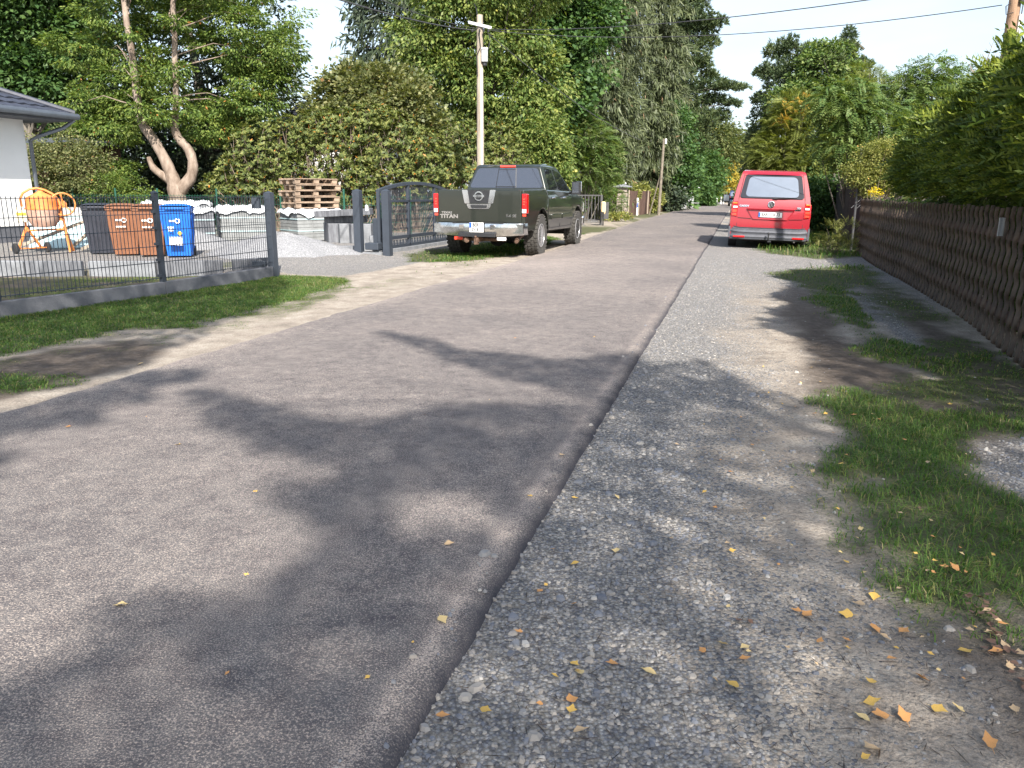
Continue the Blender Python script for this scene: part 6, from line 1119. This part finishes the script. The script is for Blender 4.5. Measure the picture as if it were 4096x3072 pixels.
rhodo('rhododendron with orange spent leaves behind the arched gate', 1600, 24.2, [(1560, 600, 150, 150), (1680, 640, 120, 120), (1560, 740, 150, 90), (1750, 700, 110, 110), (1480, 480, 110, 60)], 2300, 143)
rhodo('rhododendron behind the pickup and the wooden utility pole', 1880, 24.8, [(1850, 600, 110, 110), (1960, 580, 110, 90), (1900, 700, 150, 120), (2020, 680, 110, 130)], 1700, 144)
tree('hazel_bush', 'tall olive brown hazel bush rising above the rhododendrons', 1500, 850, 26.3, [(1480, 400, 190, 120), (1350, 430, 120, 130), (1620, 460, 150, 110), (1440, 325, 120, 50), (1280, 520, 70, 90), (1560, 340, 140, 70), (1700, 540, 110, 80)], 520, .42, 58, .12, .8, 'lf_hazel', 'bark_grey', 151, cat='bush', tr=.08, trunk_top=4, nb=90, shell=.3, droop=.1)
tree('walnut_tree', 'bright yellow green walnut tree behind the utility pole', 1950, 850, 28.5, [(1880, 60, 200, 90), (1700, 175, 130, 70), (1760, 290, 150, 80), (1950, 200, 190, 90), (2110, 160, 110, 80), (2130, 290, 120, 100), (1950, 360, 200, 90), (2080, 450, 150, 90), (2230, 350, 50, 40, -.5), (1850, 470, 120, 80), (2180, 420, 70, 60), (2000, -60, 250, 100), (1790, -40, 140, 90), (2060, 560, 130, 90), (1650, 120, 60, 40)], 980, .52, 58, .15, .48, 'lf_walnut', 'bark_grey', 161, tr=.22, nb=50, droop=.7, flat=.5, shell=.5)
tree('walnut_bush', 'light green bush hanging beside the pickup cab', 2180, 850, 27.0, [(2170, 560, 80, 90), (2210, 650, 70, 100), (2130, 680, 80, 90), (2230, 740, 50, 60)], 330, .34, 56, .12, .5, 'lf_walnut', 'bark_grey', 162, tr=.08, trunk_top=3, droop=.7, cat='bush')
# ---- conifers with drooping twigs
def spruce(name, label, px, Y, H, z0, rads, mat, seed, nbr=260, tw=34, twl=.42, tww=.06, lean=0, group=None, hang=1.0, cone=True, upturn=0.0):
    b = at(px, 820, Y); b.z = 0; t = thing(name, label, 'tree', tuple(b), 0, group); rng = np.random.default_rng(seed); m = MB(); m.tube([(0, 0, 0), (lean*.3, 0, H*.3), (lean, 0, H)], [.30, .24, .04], 10); obj('trunk', m, MATS['bark_grey'], t, smooth=60)
    zz = z0+(H-z0)*rng.random(nbr)**.9; a = rng.random(nbr)*2*PI; a = np.where(np.sin(a) > .55, -a, a); R = np.interp(zz, [q[0] for q in rads], [q[1] for q in rads])*(.55+.5*rng.random(nbr))
    dx, dy = np.cos(a), np.sin(a); tt = (np.arange(tw)+rng.random((nbr, tw)))/tw; tt = .12+.88*tt**.7; drp = -.30*tt**1.0+.0*tt; 
    X = dx[:, None]*R[:, None]*tt+rng.normal(size=tt.shape)*.16+lean*(zz/H)[:, None]; Yv = dy[:, None]*R[:, None]*tt+rng.normal(size=tt.shape)*.16; Z = zz[:, None]+R[:, None]*(.10*tt-.38*tt**2+upturn*tt**3)+rng.normal(size=tt.shape)*.07
    P = np.stack([X, Yv, Z], -1).reshape(-1, 3); n = len(P); out = np.stack([np.repeat(dx, tw), np.repeat(dy, tw), 0*P[:, 0]], 1); D = unit(np.array([0, 0, -1.])*hang+.35*out+.28*rng.normal(size=(n, 3))); L = twl*(.5+.9*rng.random(n)); side = rng.random(n) < (.38 if hang > .5 else .0)
    D = np.where(side[:, None], unit(out+.5*rng.normal(size=(n, 3))+np.array([0, 0, -.2])), D); tone = np.repeat(rng.random(nbr), tw); rnd = np.clip(.75*rng.random(n)+.3*(tone-.5)+.12, 0, .95); rnd = np.where(rng.random(n) < .006, 1, rnd)
    k = P[:, 2] > .1; N = unit(np.array([0, -1., .3])+.8*rng.normal(size=(n, 3))); V = leafV(P, D, L, tww*(.7+.6*rng.random(n)), N).reshape(-1, 4, 3)[k].reshape(-1, 3); npmesh('crown', V, int(k.sum()), MATS[mat], t, rnd[k])
    m = MB()
    for i in rng.choice(nbr, min(nbr, 70), replace=False): m.tube([(lean*zz[i]/H, 0, zz[i]), (dx[i]*R[i]*.5, dy[i]*R[i]*.5, zz[i]-R[i]*.04), (dx[i]*R[i]*.95, dy[i]*R[i]*.95, zz[i]-R[i]*.26)], [.03, .02, .008], 4)
    obj('branches', m, MATS['bark_grey'], t); return t
spruce('spruce', 'dark bluish spruce with drooping tips against the sky left of the walnut', 1610, 38, 14, 3, [(0, 3.6), (5, 3.4), (8, 3.0), (11, 2.4), (14, .3)], 'lf_spruce_blue', 171, 300, 44, .42, .09)
spruce('spruce', 'left one of the two tall olive spruces curtained with hanging twigs', 2395, 49, 24, 1.2, [(0, 2.3), (5, 2.8), (10, 2.9), (17, 2.7), (24, .4)], 'lf_spruce', 172, 760, 60, .46, .07, group=None)
spruce('spruce', 'right one of the two tall olive spruces curtained with hanging twigs', 2560, 60, 28, 1.6, [(0, 2.2), (5, 3.2), (10, 3.3), (20, 3.0), (28, .4)], 'lf_spruce', 173, 760, 60, .55, .08)
def pine(name, label, px, Y, H, whorls, mat, seed, tuft=.30, ntuft=60, trunk=True, lean=0, wd=.05, group=None):
    """whorls: (px, py, length_m, thickness_m) boughs seen at distance Y"""
    b = at(px, 820, Y); b.z = 0; t = thing(name, label, 'tree', tuple(b), 0, group); rng = np.random.default_rng(seed); m = MB(); m.tube([(0, 0, 0), (lean*.4, 0, H*.4), (lean, 0, H)], [.28, .22, .08], 10); obj('trunk', m, MATS['bark_grey'], t, smooth=60); Ps = []; Ds = []; br = MB(); tone = []
    for (x, y, rx, rz) in whorls:
        e = at(x, y, Y+rng.normal()*.8)-b; n = int(ntuft*(rx*.8+.25)*(rz+.45)*1.6); d = rdir(n, rng)*(rng.random(n)**.4)[:, None]; P = np.array(e)+d*np.array([rx, rx*.9, rz]); Ps.append(P); Ds.append(unit(d*np.array([1, 1, .3])+np.array([0, 0, .55]))); tone.append(np.full(n, rng.random())); br.tube([(0+lean*e.z/H, 0, max(.5, e.z-.5)), (e.x*.5, e.y*.5, e.z-.2), (e.x, e.y, e.z)], [.07, .05, .015], 5)
    P = np.concatenate(Ps); A = np.concatenate(Ds); tn = np.concatenate(tone); q = 9; idx = np.repeat(np.arange(len(P)), q); D = unit(A[idx]*.7+.65*rdir(len(idx), rng)); L = tuft*(.6+.6*rng.random(len(idx))); rnd = np.clip(.75*rng.random(len(idx))+.3*(tn[idx]-.5)+.12, 0, .95); k = P[idx][:, 2] > .1
    V = leafV(P[idx], D, L, wd, rdir(len(idx), rng)).reshape(-1, 4, 3)[k].reshape(-1, 3); npmesh('crown', V, int(k.sum()), MATS[mat], t, rnd[k]); obj('boughs', br, MATS['bark_grey'], t); return t
pine('pine_tree', 'dark pine leaning its layered boughs over the road right of the spruces', 2715, 80, 22, [(x_, y_, a_*1.6, b_*1.6) for x_, y_, a_, b_ in [(2760, 60, 1.3, .8), (2700, 130, 1.5, 1), (2800, 110, 1.2, .6), (2850, 85, .9, .4), (2740, 220, 1.6, .9), (2830, 170, .8, .4), (2700, 320, 1.4, .9), (2790, 260, 1, .5), (2760, 400, 1.3, .8), (2830, 340, 1.3, .45), (2900, 345, 1.0, .28), (2960, 352, .7, .18), (2840, 300, .5, .3), (2700, -40, 1.7, 1.4), (2790, -20, 1.0, .7), (2860, 400, 1.0, .35), (2930, 415, .6, .2), (2720, 480, 1.4, .8), (2800, 480, 1.2, .7), (2870, 460, .8, .4), (2650, 200, 1.2, 1.4), (2660, 400, 1.2, 1.4), (2680, 560, 1.3, 1.0), (2780, 560, 1.3, .8)]], 'lf_pine', 181, .46, 62, wd=.09)
tree('larch_tree', 'soft olive larch filling the space under the pine boughs', 2770, 830, 100, [(2760, 540, 120, 80), (2840, 590, 100, 80), (2730, 640, 110, 90), (2880, 520, 60, 60), (2900, 640, 60, 60)], 420, 1.3, 44, .42, .35, 'lf_mix', 'bark_grey', 183, droop=.6)
tree('lime_tree', 'dark green tree hanging over the far bend of the road', 2740, 835, 96, [(2700, 720, 110, 90), (2790, 740, 80, 70), (2740, 640, 100, 80), (2840, 690, 60, 70), (2660, 640, 80, 120), (2830, 735, 26, 36), (2800, 785, 40, 40)], 420, 1.2, 44, .38, .6, 'lf_maple', 'bark_grey', 184)
tree('hazel_tree', 'olive brown tree with yellowing leaves above the bend', 2940, 820, 135, [(2900, 600, 90, 70), (2860, 660, 60, 60), (2950, 650, 80, 90), (2990, 590, 50, 60), (2870, 560, 70, 40), (2960, 740, 90, 60), (3020, 680, 60, 100)], 520, 1.5, 42, .5, .6, 'lf_mix', 'bark_grey', 185)
tree('yellow_tree', 'small tree with yellow leaves at the end of the road', 2905, 815, 122, [(2905, 700, 32, 45), (2895, 655, 22, 25), (2930, 660, 22, 22), (2915, 740, 20, 24)], 90, .9, 34, .36, .6, 'lf_yellow', 'bark_grey', 186, tr=.12)
tree('columnar_shrub', 'narrow light green shrub beside the white roadside posts', 2868, 822, 106, [(2868, 775, 12, 32), (2858, 790, 9, 22)], 60, .4, 34, .22, .6, 'lf_lime', 'bark_grey', 187, cat='bush', tr=.04, trunk_top=1.2)
tree('dark_hedge', 'very dark hedge in shade behind the blue car', 2930, 822, 128, [(2900, 790, 45, 22), (2960, 790, 50, 24), (2860, 775, 40, 25)], 160, .8, 40, .32, .6, 'lf_spruce_blue', 'bark_grey', 188, cat='hedge', trunk_top=1.5)
tree('maple_tree', 'dark broadleaf tree between the walnut and the spruces', 2250, 830, 37, [(2250, 80, 170, 130), (2180, 180, 100, 120), (2320, 200, 110, 150), (2380, 60, 90, 100), (2150, 30, 120, 90), (2230, 400, 110, 160), (2200, -80, 200, 100)], 560, .8, 50, .22, .7, 'lf_maple', 'bark_grey', 191, tr=.3)
tree('ivy_tree', 'dark green ivy covered tree at the left of the far white gate', 2700, 838, 64, [(2690, 560, 70, 130), (2650, 720, 60, 90), (2720, 760, 40, 60), (2670, 450, 50, 60), (2740, 690, 60, 80)], 320, .7, 44, .24, .7, 'lf_maple', 'bark_grey', 192)
tree('ivy_bush', 'dark ivy bush swallowing the distant white gate', 2748, 832, 86, [(2748, 790, 16, 30), (2790, 800, 40, 28), (2810, 770, 36, 40), (2830, 805, 24, 16)], 200, .5, 40, .22, .7, 'lf_maple', 'bark_grey', 193, cat='bush', trunk_top=1.2)
# ---- sumac, ferny bushes, lime thuja before the stone pillar
def ferny(name, label, px, Y, blobs, nf, Lax, Ll, wl, mat, seed, pairs=7, cat='bush', group=None, tip=None, base=850, shell=.55, droop=.5, up=.25, ang=1.1, stems=40, bark='bark_grey', tt=.05):
    b = at(px, base, Y); b.z = 0; t = thing(name, label, cat, tuple(b), 0, group); rng = np.random.default_rng(seed); bl = pxblobs(blobs, Y, .85); C, Dc, r = blobpts(bl, nf, rng, shell); k = (C[:, 2] > .1) & (Dc[:, 1] < .5); C, Dc = C[k], Dc[k]; n = len(C)
    D = unit(Dc*np.array([1, 1, .5])+.45*rng.normal(size=(n, 3))+np.array([0, 0, up])); N = unit(np.array([0, 0, 1.])+.45*rng.normal(size=(n, 3))+.25*Dc); tone = rng.random(n)
    P, D2, L2, W2, N2, src = frond(C, D, N, pairs, Lax*(.7+.6*rng.random(n)), Ll, wl, ang, .6, droop); rnd = np.clip(.55*rng.random(len(P))+.6*(tone[src]-.5)+.25, 0, .95); k = P[:, 2] > .03
    D2 = unit(D2+np.array([0, 0, -.25])); V = leafV(P-np.array(b), D2, L2, wl, N2).reshape(-1, 4, 3)[k].reshape(-1, 3); npmesh('crown', V, int(k.sum()), MATS[mat], t, rnd[k]); m = MB(); 
    for i in rng.choice(n, min(stems, n), replace=False): e = Vector(C[i])-b; s = Vector((e.x*.3, e.y*.3+.1, .02)); m.tube([s, s.lerp(e, .5)+Vector((rng.normal()*.1, 0, .15)), e], [tt, tt*.6, tt*.2], 5)
    obj('stems', m, MATS[bark], t); return t
ferny('sumac', 'rounded sumac shrub with silvery drooping fronds right of the pickup cab', 2330, 37, [(2330, 560, 120, 70), (2280, 620, 70, 70), (2400, 620, 80, 60), (2340, 680, 120, 70), (2260, 700, 60, 60), (2420, 690, 50, 50), (2330, 500, 70, 40)], 2200, .50, .16, .05, 'lf_sumac', 201, 7, up=.35, droop=.5, tt=.03)
ferny('fern_bush', 'fresh green ferny bush spilling over the iron wicket gate', 2400, 40, [(2380, 760, 70, 40), (2330, 790, 60, 35), (2440, 800, 50, 45), (2410, 830, 40, 30), (2280, 800, 50, 40)], 700, .5, .15, .05, 'lf_sumac', 202, 6, up=.1)
tree('thuja_bush', 'clipped lime green thuja left of the stone pillar', 2465, 862, 47, [(2455, 755, 34, 34), (2475, 790, 30, 40), (2430, 790, 26, 30)], 190, .28, 56, .11, .5, 'lf_lime', 'bark_grey', 203, cat='bush', tr=.05, trunk_top=1.4)
tree('red_bush', 'reddish tan bush behind the stone pillar', 2505, 862, 49, [(2512, 755, 24, 28), (2530, 775, 22, 22)], 80, .28, 46, .13, .6, 'lf_pale', 'bark_grey', 204, cat='bush', tr=.05, trunk_top=1.2)
tree('elder_bush', 'green bush growing over the brown board fence', 2620, 850, 54, [(2615, 795, 30, 36), (2560, 760, 30, 20), (2600, 830, 30, 20)], 120, .32, 46, .14, .6, 'lf_pale', 'bark_grey', 205, cat='bush', tr=.05, trunk_top=1.2)
tree('dark_shrub', 'dark shrub in the shade behind the board fences', 2560, 845, 60, [(2540, 780, 60, 60), (2620, 770, 60, 70), (2450, 700, 60, 100), (2690, 800, 40, 50), (2380, 800, 60, 60)], 300, .7, 44, .26, .6, 'lf_spruce_blue', 'bark_grey', 206, cat='bush', trunk_top=2)
tree('low_shrub', 'leafy shrub at the foot of the spruces left of the iron gate', 2240, 880, 35, [(2240, 830, 60, 50), (2290, 840, 40, 40), (2200, 850, 40, 30), (2180, 790, 60, 50)], 260, .3, 50, .11, .55, 'lf_maple', 'bark_grey', 207, cat='bush', trunk_top=.9, tr=.05)
tree('weed_bush', 'low reddish green weeds at the foot of the stone pillar', 2450, 888, 38, [(2450, 872, 34, 14), (2490, 868, 26, 12), (2420, 880, 20, 9)], 80, .2, 46, .11, .4, 'lf_pale', 'bark_grey', 208, cat='bush', trunk_top=.2, tr=.02, nb=6)
# ---- right side
pine('pine_tree', 'bluish green pine with upright shoots at the left of the right-hand trees', 3180, 46, 7, [(3130, 300, 1.3, .9), (3200, 240, 1.4, .9), (3280, 230, 1.3, .8), (3090, 300, .7, .4), (3050, 290, .5, .3), (3240, 330, 1.5, .9), (3120, 400, 1.4, 1), (3060, 480, 1.0, .9), (3050, 590, 1.0, 1.1), (3150, 500, 1.5, 1), (3100, 200, .6, .6), (3160, 180, .5, .5), (3030, 540, .6, .5), (3260, 420, 1.2, 1), (3100, 650, 1.2, 1.2), (3040, 400, .5, .3), (3010, 660, .6, .6)], 'lf_pine', 211, .26, 110)
pine('pine_tree', 'taller pointed pine tip right of the bluish pine', 3390, 44, 8.5, [(3395, 150, .35, .5), (3390, 200, .6, .5), (3400, 260, .9, .5), (3450, 260, .6, .3), (3380, 330, 1.2, .7), (3330, 250, .7, .5), (3440, 330, .8, .5), (3350, 420, 1.4, .9)], 'lf_pine', 212, .26, 110)
tree('oak_tree', 'olive yellow tree crown between the two pines', 3310, 830, 43, [(3290, 215, 60, 40), (3340, 200, 50, 35), (3300, 290, 110, 80), (3350, 400, 130, 100), (3200, 400, 100, 80)], 360, .55, 50, .18, .65, 'lf_robinia', 'bark_grey', 213)
ferny('feathery_shrub', 'large feathery olive green shrub overhanging the red van', 3260, 29, [(3200, 520, 130, 90), (3130, 620, 120, 90), (3230, 680, 150, 110), (3300, 560, 120, 100), (3080, 700, 70, 70), (3330, 720, 110, 120), (3180, 430, 80, 50), (3290, 800, 110, 110), (3370, 620, 90, 100), (3060, 640, 40, 50), (3400, 800, 60, 90)], 9000, .36, .18, .024, 'lf_asparagus', 221, 8, up=.45, ang=.7, droop=.5, stems=40, tt=.02)
t = ferny('orange_shoots', 'orange feathery shoots on top of the large feathery shrub', 3170, 28.2, [(3210, 400, 16, 12), (3140, 425, 14, 14), (3130, 478, 16, 9), (3190, 458, 9, 9), (3225, 418, 10, 9)], 75, .22, .14, .014, 'lf_orange', 222, 7, up=.5, ang=.7, stems=5, tt=.01)
ferny('robinia', 'robinia with long pinnate leaves between the feathery shrub and the thuja hedge', 3450, 24, [(3390, 460, 110, 70), (3500, 500, 120, 80), (3380, 570, 110, 80), (3480, 620, 110, 80), (3560, 560, 80, 80), (3340, 400, 80, 50), (3420, 380, 80, 50)], 2600, .40, .12, .046, 'lf_robinia', 223, 8, up=.0, droop=.6, ang=1.25, cat='tree', stems=26, tt=.03)
ferny('robinia', 'distant robinia crown with a bright top against the sky left of the hedge', 3760, 31, [(3730, 290, 90, 45), (3660, 340, 90, 60), (3820, 330, 70, 50), (3600, 360, 60, 60), (3720, 400, 130, 90), (3600, 460, 110, 90), (3850, 400, 80, 80), (3880, 310, 40, 30)], 1500, .55, .15, .055, 'lf_robinia', 224, 7, up=.3, droop=.5, ang=1.2, cat='tree')
ferny('tamarisk', 'wispy olive shrub crown in the gap left of the distant robinia', 3560, 34, [(3560, 400, 110, 70), (3480, 350, 70, 50), (3640, 420, 90, 70), (3520, 480, 100, 80), (3460, 300, 50, 30)], 1500, .45, .22, .02, 'lf_asparagus', 225, 7, up=.5, ang=.7, droop=.4)
tree('pale_shrub', 'pale leaved shrub behind the iron fence post at the end of the slat fence', 3500, 900, 18.6, [(3510, 640, 80, 60), (3480, 720, 70, 60), (3560, 700, 70, 70), (3430, 690, 40, 40), (3540, 600, 60, 40)], 520, .17, 56, .045, .6, 'lf_pale', 'bark_pale', 226, cat='bush', tr=.04, trunk_top=1.8, nb=50)
tree('dark_shrub', 'dark shrub mass in shade behind the board fence right of the van', 3340, 900, 27, [(3330, 830, 90, 80), (3390, 760, 60, 80), (3280, 880, 70, 60), (3400, 880, 60, 60), (3240, 800, 60, 90)], 420, .36, 46, .11, .6, 'lf_maple', 'bark_grey', 227, cat='bush', trunk_top=2)
GR = at(3500, 780, 16.9); t = thing('goldenrod', 'bright yellow goldenrod flowering above the far end of the slat fence', 'flower', (GR.x, GR.y, 0)); rng = np.random.default_rng(9); m = MB(); PP = []
for k in range(9):
    e = at(3484+k*5.5, 775-(26 if k == 3 else rng.random()*14)-(8 if k in (2, 4) else 0), 16.9)-Vector((GR.x, GR.y, 0)); m.tube([(e.x*.3, 0, .3), (e.x*.6, 0, .9), tuple(e)], .006, 4)
    for q in range(26): PP.append(np.array(e)+rng.normal(size=3)*np.array([.03, .03, .035])+np.array([0, 0, -.05*rng.random()]))
obj('stems', m, MATS['bark_grey'], t); PP = np.array(PP); npmesh('blossom', leafV(PP, rdir(len(PP), rng), .035, .018), len(PP), MATS['lf_gold'], t, rng.random(len(PP)))
# tall weeds right of the van
def weeds(label, x, y, Y, blobs, nf, seed): return ferny('weed_clump', label, x, Y, blobs, nf, .16, .05, .012, 'lf_pale', seed, 5, cat='weeds', group='weeds along the shoulder', base=y, up=1.0, droop=.2, stems=30, tt=.006)
weeds('pale flowering weeds between the red van and the end of the slat fence', 3340, 1000, 17.6, [(3320, 940, 40, 50), (3390, 940, 34, 60), (3360, 985, 60, 35), (3290, 990, 40, 30), (3400, 1000, 40, 30)], 520, 231)
weeds('small broadleaf weeds at the foot of the slat fence, nearer end', 3600, 1180, 11.6, [(3640, 1170, 45, 22), (3580, 1130, 28, 16)], 150, 232); weeds('low weeds against the slat fence where the grass strip widens', 3830, 1340, 8.4, [(3790, 1300, 36, 18), (3900, 1370, 60, 22), (3850, 1400, 40, 14)], 260, 233)
weeds('broad weed against the plinth of the left mesh fence', 385, 1200, 9.35, [(385, 1192, 24, 14), (225, 1215, 20, 12)], 60, 234)
# ---- thuja hedge on the right above the slat fence
TH = thing('thuja_hedge', 'tall yellow green thuja hedge overhanging the brown slat fence', 'hedge', (4.6, 8.0, 0)); rng = np.random.default_rng(300); nf = 17000
s = rng.random(nf)*(cum[-1]-1.6-6.7)+6.7; cx = np.array([tuple(wl(q)[0]) for q in s]); dd = np.array([tuple(wl(q)[1]) for q in s]); nn_ = np.stack([-dd[:, 1], dd[:, 0]], 1); nn_ = np.where((nn_[:, :1] > 0), -nn_, nn_)   # towards the road
end = np.clip((s-6.5)/2.4, 0, 1)**.6
top = (2.32+.10*np.sin(s*1.1)+.08*np.sin(s*2.9+1))*(.62+.38*end)+.04; u = rng.random(nf); ontop = u < .30
zc = np.where(ontop, top, 1.30+(top-1.30)*rng.random(nf)**.85); lump = .10*np.sin(s*2.1+zc*1.7)+.10*np.sin(s*4.7-zc*3.1)+.09*np.sin(s*8+zc*7)
bulge = -.06+.30*np.sin(np.clip((zc-1.15)/(top-1.0), 0, 1)*PI)**.8+lump*.8; offs = np.where(ontop, bulge-1.9*rng.random(nf), bulge-.16*rng.random(nf)**2); zc = np.where(ontop, top+lump*.6+.05*rng.random(nf), zc)
sh = s.copy(); C = np.stack([cx[:, 0]+nn_[:, 0]*offs, cx[:, 1]+nn_[:, 1]*offs, zc], 1)
outd = np.where(ontop[:, None], np.stack([nn_[:, 0]*.3, nn_[:, 1]*.3, np.full(nf, 1.)], 1), np.stack([nn_[:, 0], nn_[:, 1], np.full(nf, .35)], 1)); D = unit(outd*1.2+np.array([0, 0, .25])+.42*rng.normal(size=(nf, 3))+np.concatenate([-dd*.2, np.zeros((nf, 1))], 1)); lg = rng.random(nf) < .05; fl = np.where(lg, 1.9, 1.0); N = unit(rng.normal(size=(nf, 3))+np.array([0, 0, .6])); tone = rng.random(nf)
P, D2, L2, W2, N2, src = frond(C, D, N, 8, .19*fl*(.5+.8*rng.random(nf)), .066*(.4+.6*fl), .013, .72, .6, .35); rnd = np.clip(.5*rng.random(len(P))+.55*(tone[src]-.5)+.26, 0, .95); npmesh('crown', leafV(P-np.array([4.6, 8, 0]), D2, L2, .019, N2, .1), len(P), MATS['lf_thuja'], TH, rnd)
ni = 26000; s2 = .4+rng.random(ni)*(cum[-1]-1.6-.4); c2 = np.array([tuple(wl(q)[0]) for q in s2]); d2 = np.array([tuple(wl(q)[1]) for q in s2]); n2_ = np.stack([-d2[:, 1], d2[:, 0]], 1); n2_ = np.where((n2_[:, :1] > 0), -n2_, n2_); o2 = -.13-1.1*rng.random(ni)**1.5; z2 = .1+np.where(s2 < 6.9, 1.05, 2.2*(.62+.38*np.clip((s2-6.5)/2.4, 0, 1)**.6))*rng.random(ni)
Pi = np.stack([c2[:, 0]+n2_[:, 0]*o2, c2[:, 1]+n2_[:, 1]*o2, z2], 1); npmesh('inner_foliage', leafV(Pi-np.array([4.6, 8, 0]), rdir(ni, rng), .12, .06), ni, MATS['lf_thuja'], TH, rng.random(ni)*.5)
m = MB()
for k in range(8): q = 7.0+k*.9; c_, d_ = wl(q); m.tube([(c_.x+.75-4.6, c_.y+.2-8, 0), (c_.x+.8-4.6, c_.y+.2-8, 2.2)], [.06, .02], 6)
obj('stems', m, MATS['bark_grey'], TH)
m = MB(); rr = random.Random(8)
for (x0, y0, x1, y1) in ((3925, 330, 3975, 165), (3925, 330, 3880, 265), (3960, 290, 3935, 225), (3945, 280, 3990, 225)):
    a, b = at(x0, y0, 8.6), at(x1, y1, 8.6); mid = a.lerp(b, .5)+Vector((rr.uniform(-.02, .02), 0, .01)); o_ = Vector((4.6, 8, 0)); m.tube([a-o_, mid-o_, b-o_], [.007, .005, .002], 4)
    for f in (.3, .5, .7, .85): p = a.lerp(b, f); q = p+Vector((rr.choice([-1, 1])*.10*(1.2-f), 0, .05)); m.tube([p-o_, q-o_], [.004, .0015], 4)
obj('bare_twigs', m, MATS['bark_pale'], TH)
# ---- distant backdrop trees
for i, (px, Y, hz, w, lb, mt) in enumerate([(250, 48, 9, 260, 'distant dark tree behind the bungalow roof', 'lf_maple'), (950, 50, 6, 330, 'distant tree low behind the conifer and domed rhododendron', 'lf_maple'), (1330, 60, 3.2, 300, 'low distant tree under the sky gap', 'lf_mix'), (1750, 55, 8, 300, 'distant tree behind the hazel and the walnut', 'lf_maple'), (2150, 58, 10, 280, 'distant tree behind the walnut crown', 'lf_mix'), (2480, 66, 9, 260, 'distant dark tree behind the two spruces', 'lf_maple'), (3180, 75, 6, 200, 'distant tree behind the red van', 'lf_mix'), (3420, 60, 5, 260, 'distant tree behind the feathery shrub', 'lf_maple'), (3800, 50, 4, 300, 'distant tree low behind the robinia', 'lf_maple'), (4050, 42, 3.5, 220, 'distant tree low behind the brown roof', 'lf_mix')]):
    b = at(px, 800, Y); t = thing('distant_tree', lb, 'tree', (b.x, Y, 0)); wm = w*Y/FPX; rng = np.random.default_rng(400+i); bl = [(b.x+wm*rng.uniform(-.6, .6), Y+rng.uniform(0, 3), hz*f, wm*.6, 2.5, hz*.28) for f in (.2, .35, .5, .7, .85, .3, .6)]
    crown(t, (b.x, Y, 0), bl, 260, 1.3, 44, .42, .6, mt, 410+i); m = MB(); m.tube([(0, 0, 0), (0, 0, hz*.8)], [.25, .1], 8); obj('trunk', m, MATS['bark_grey'], t)
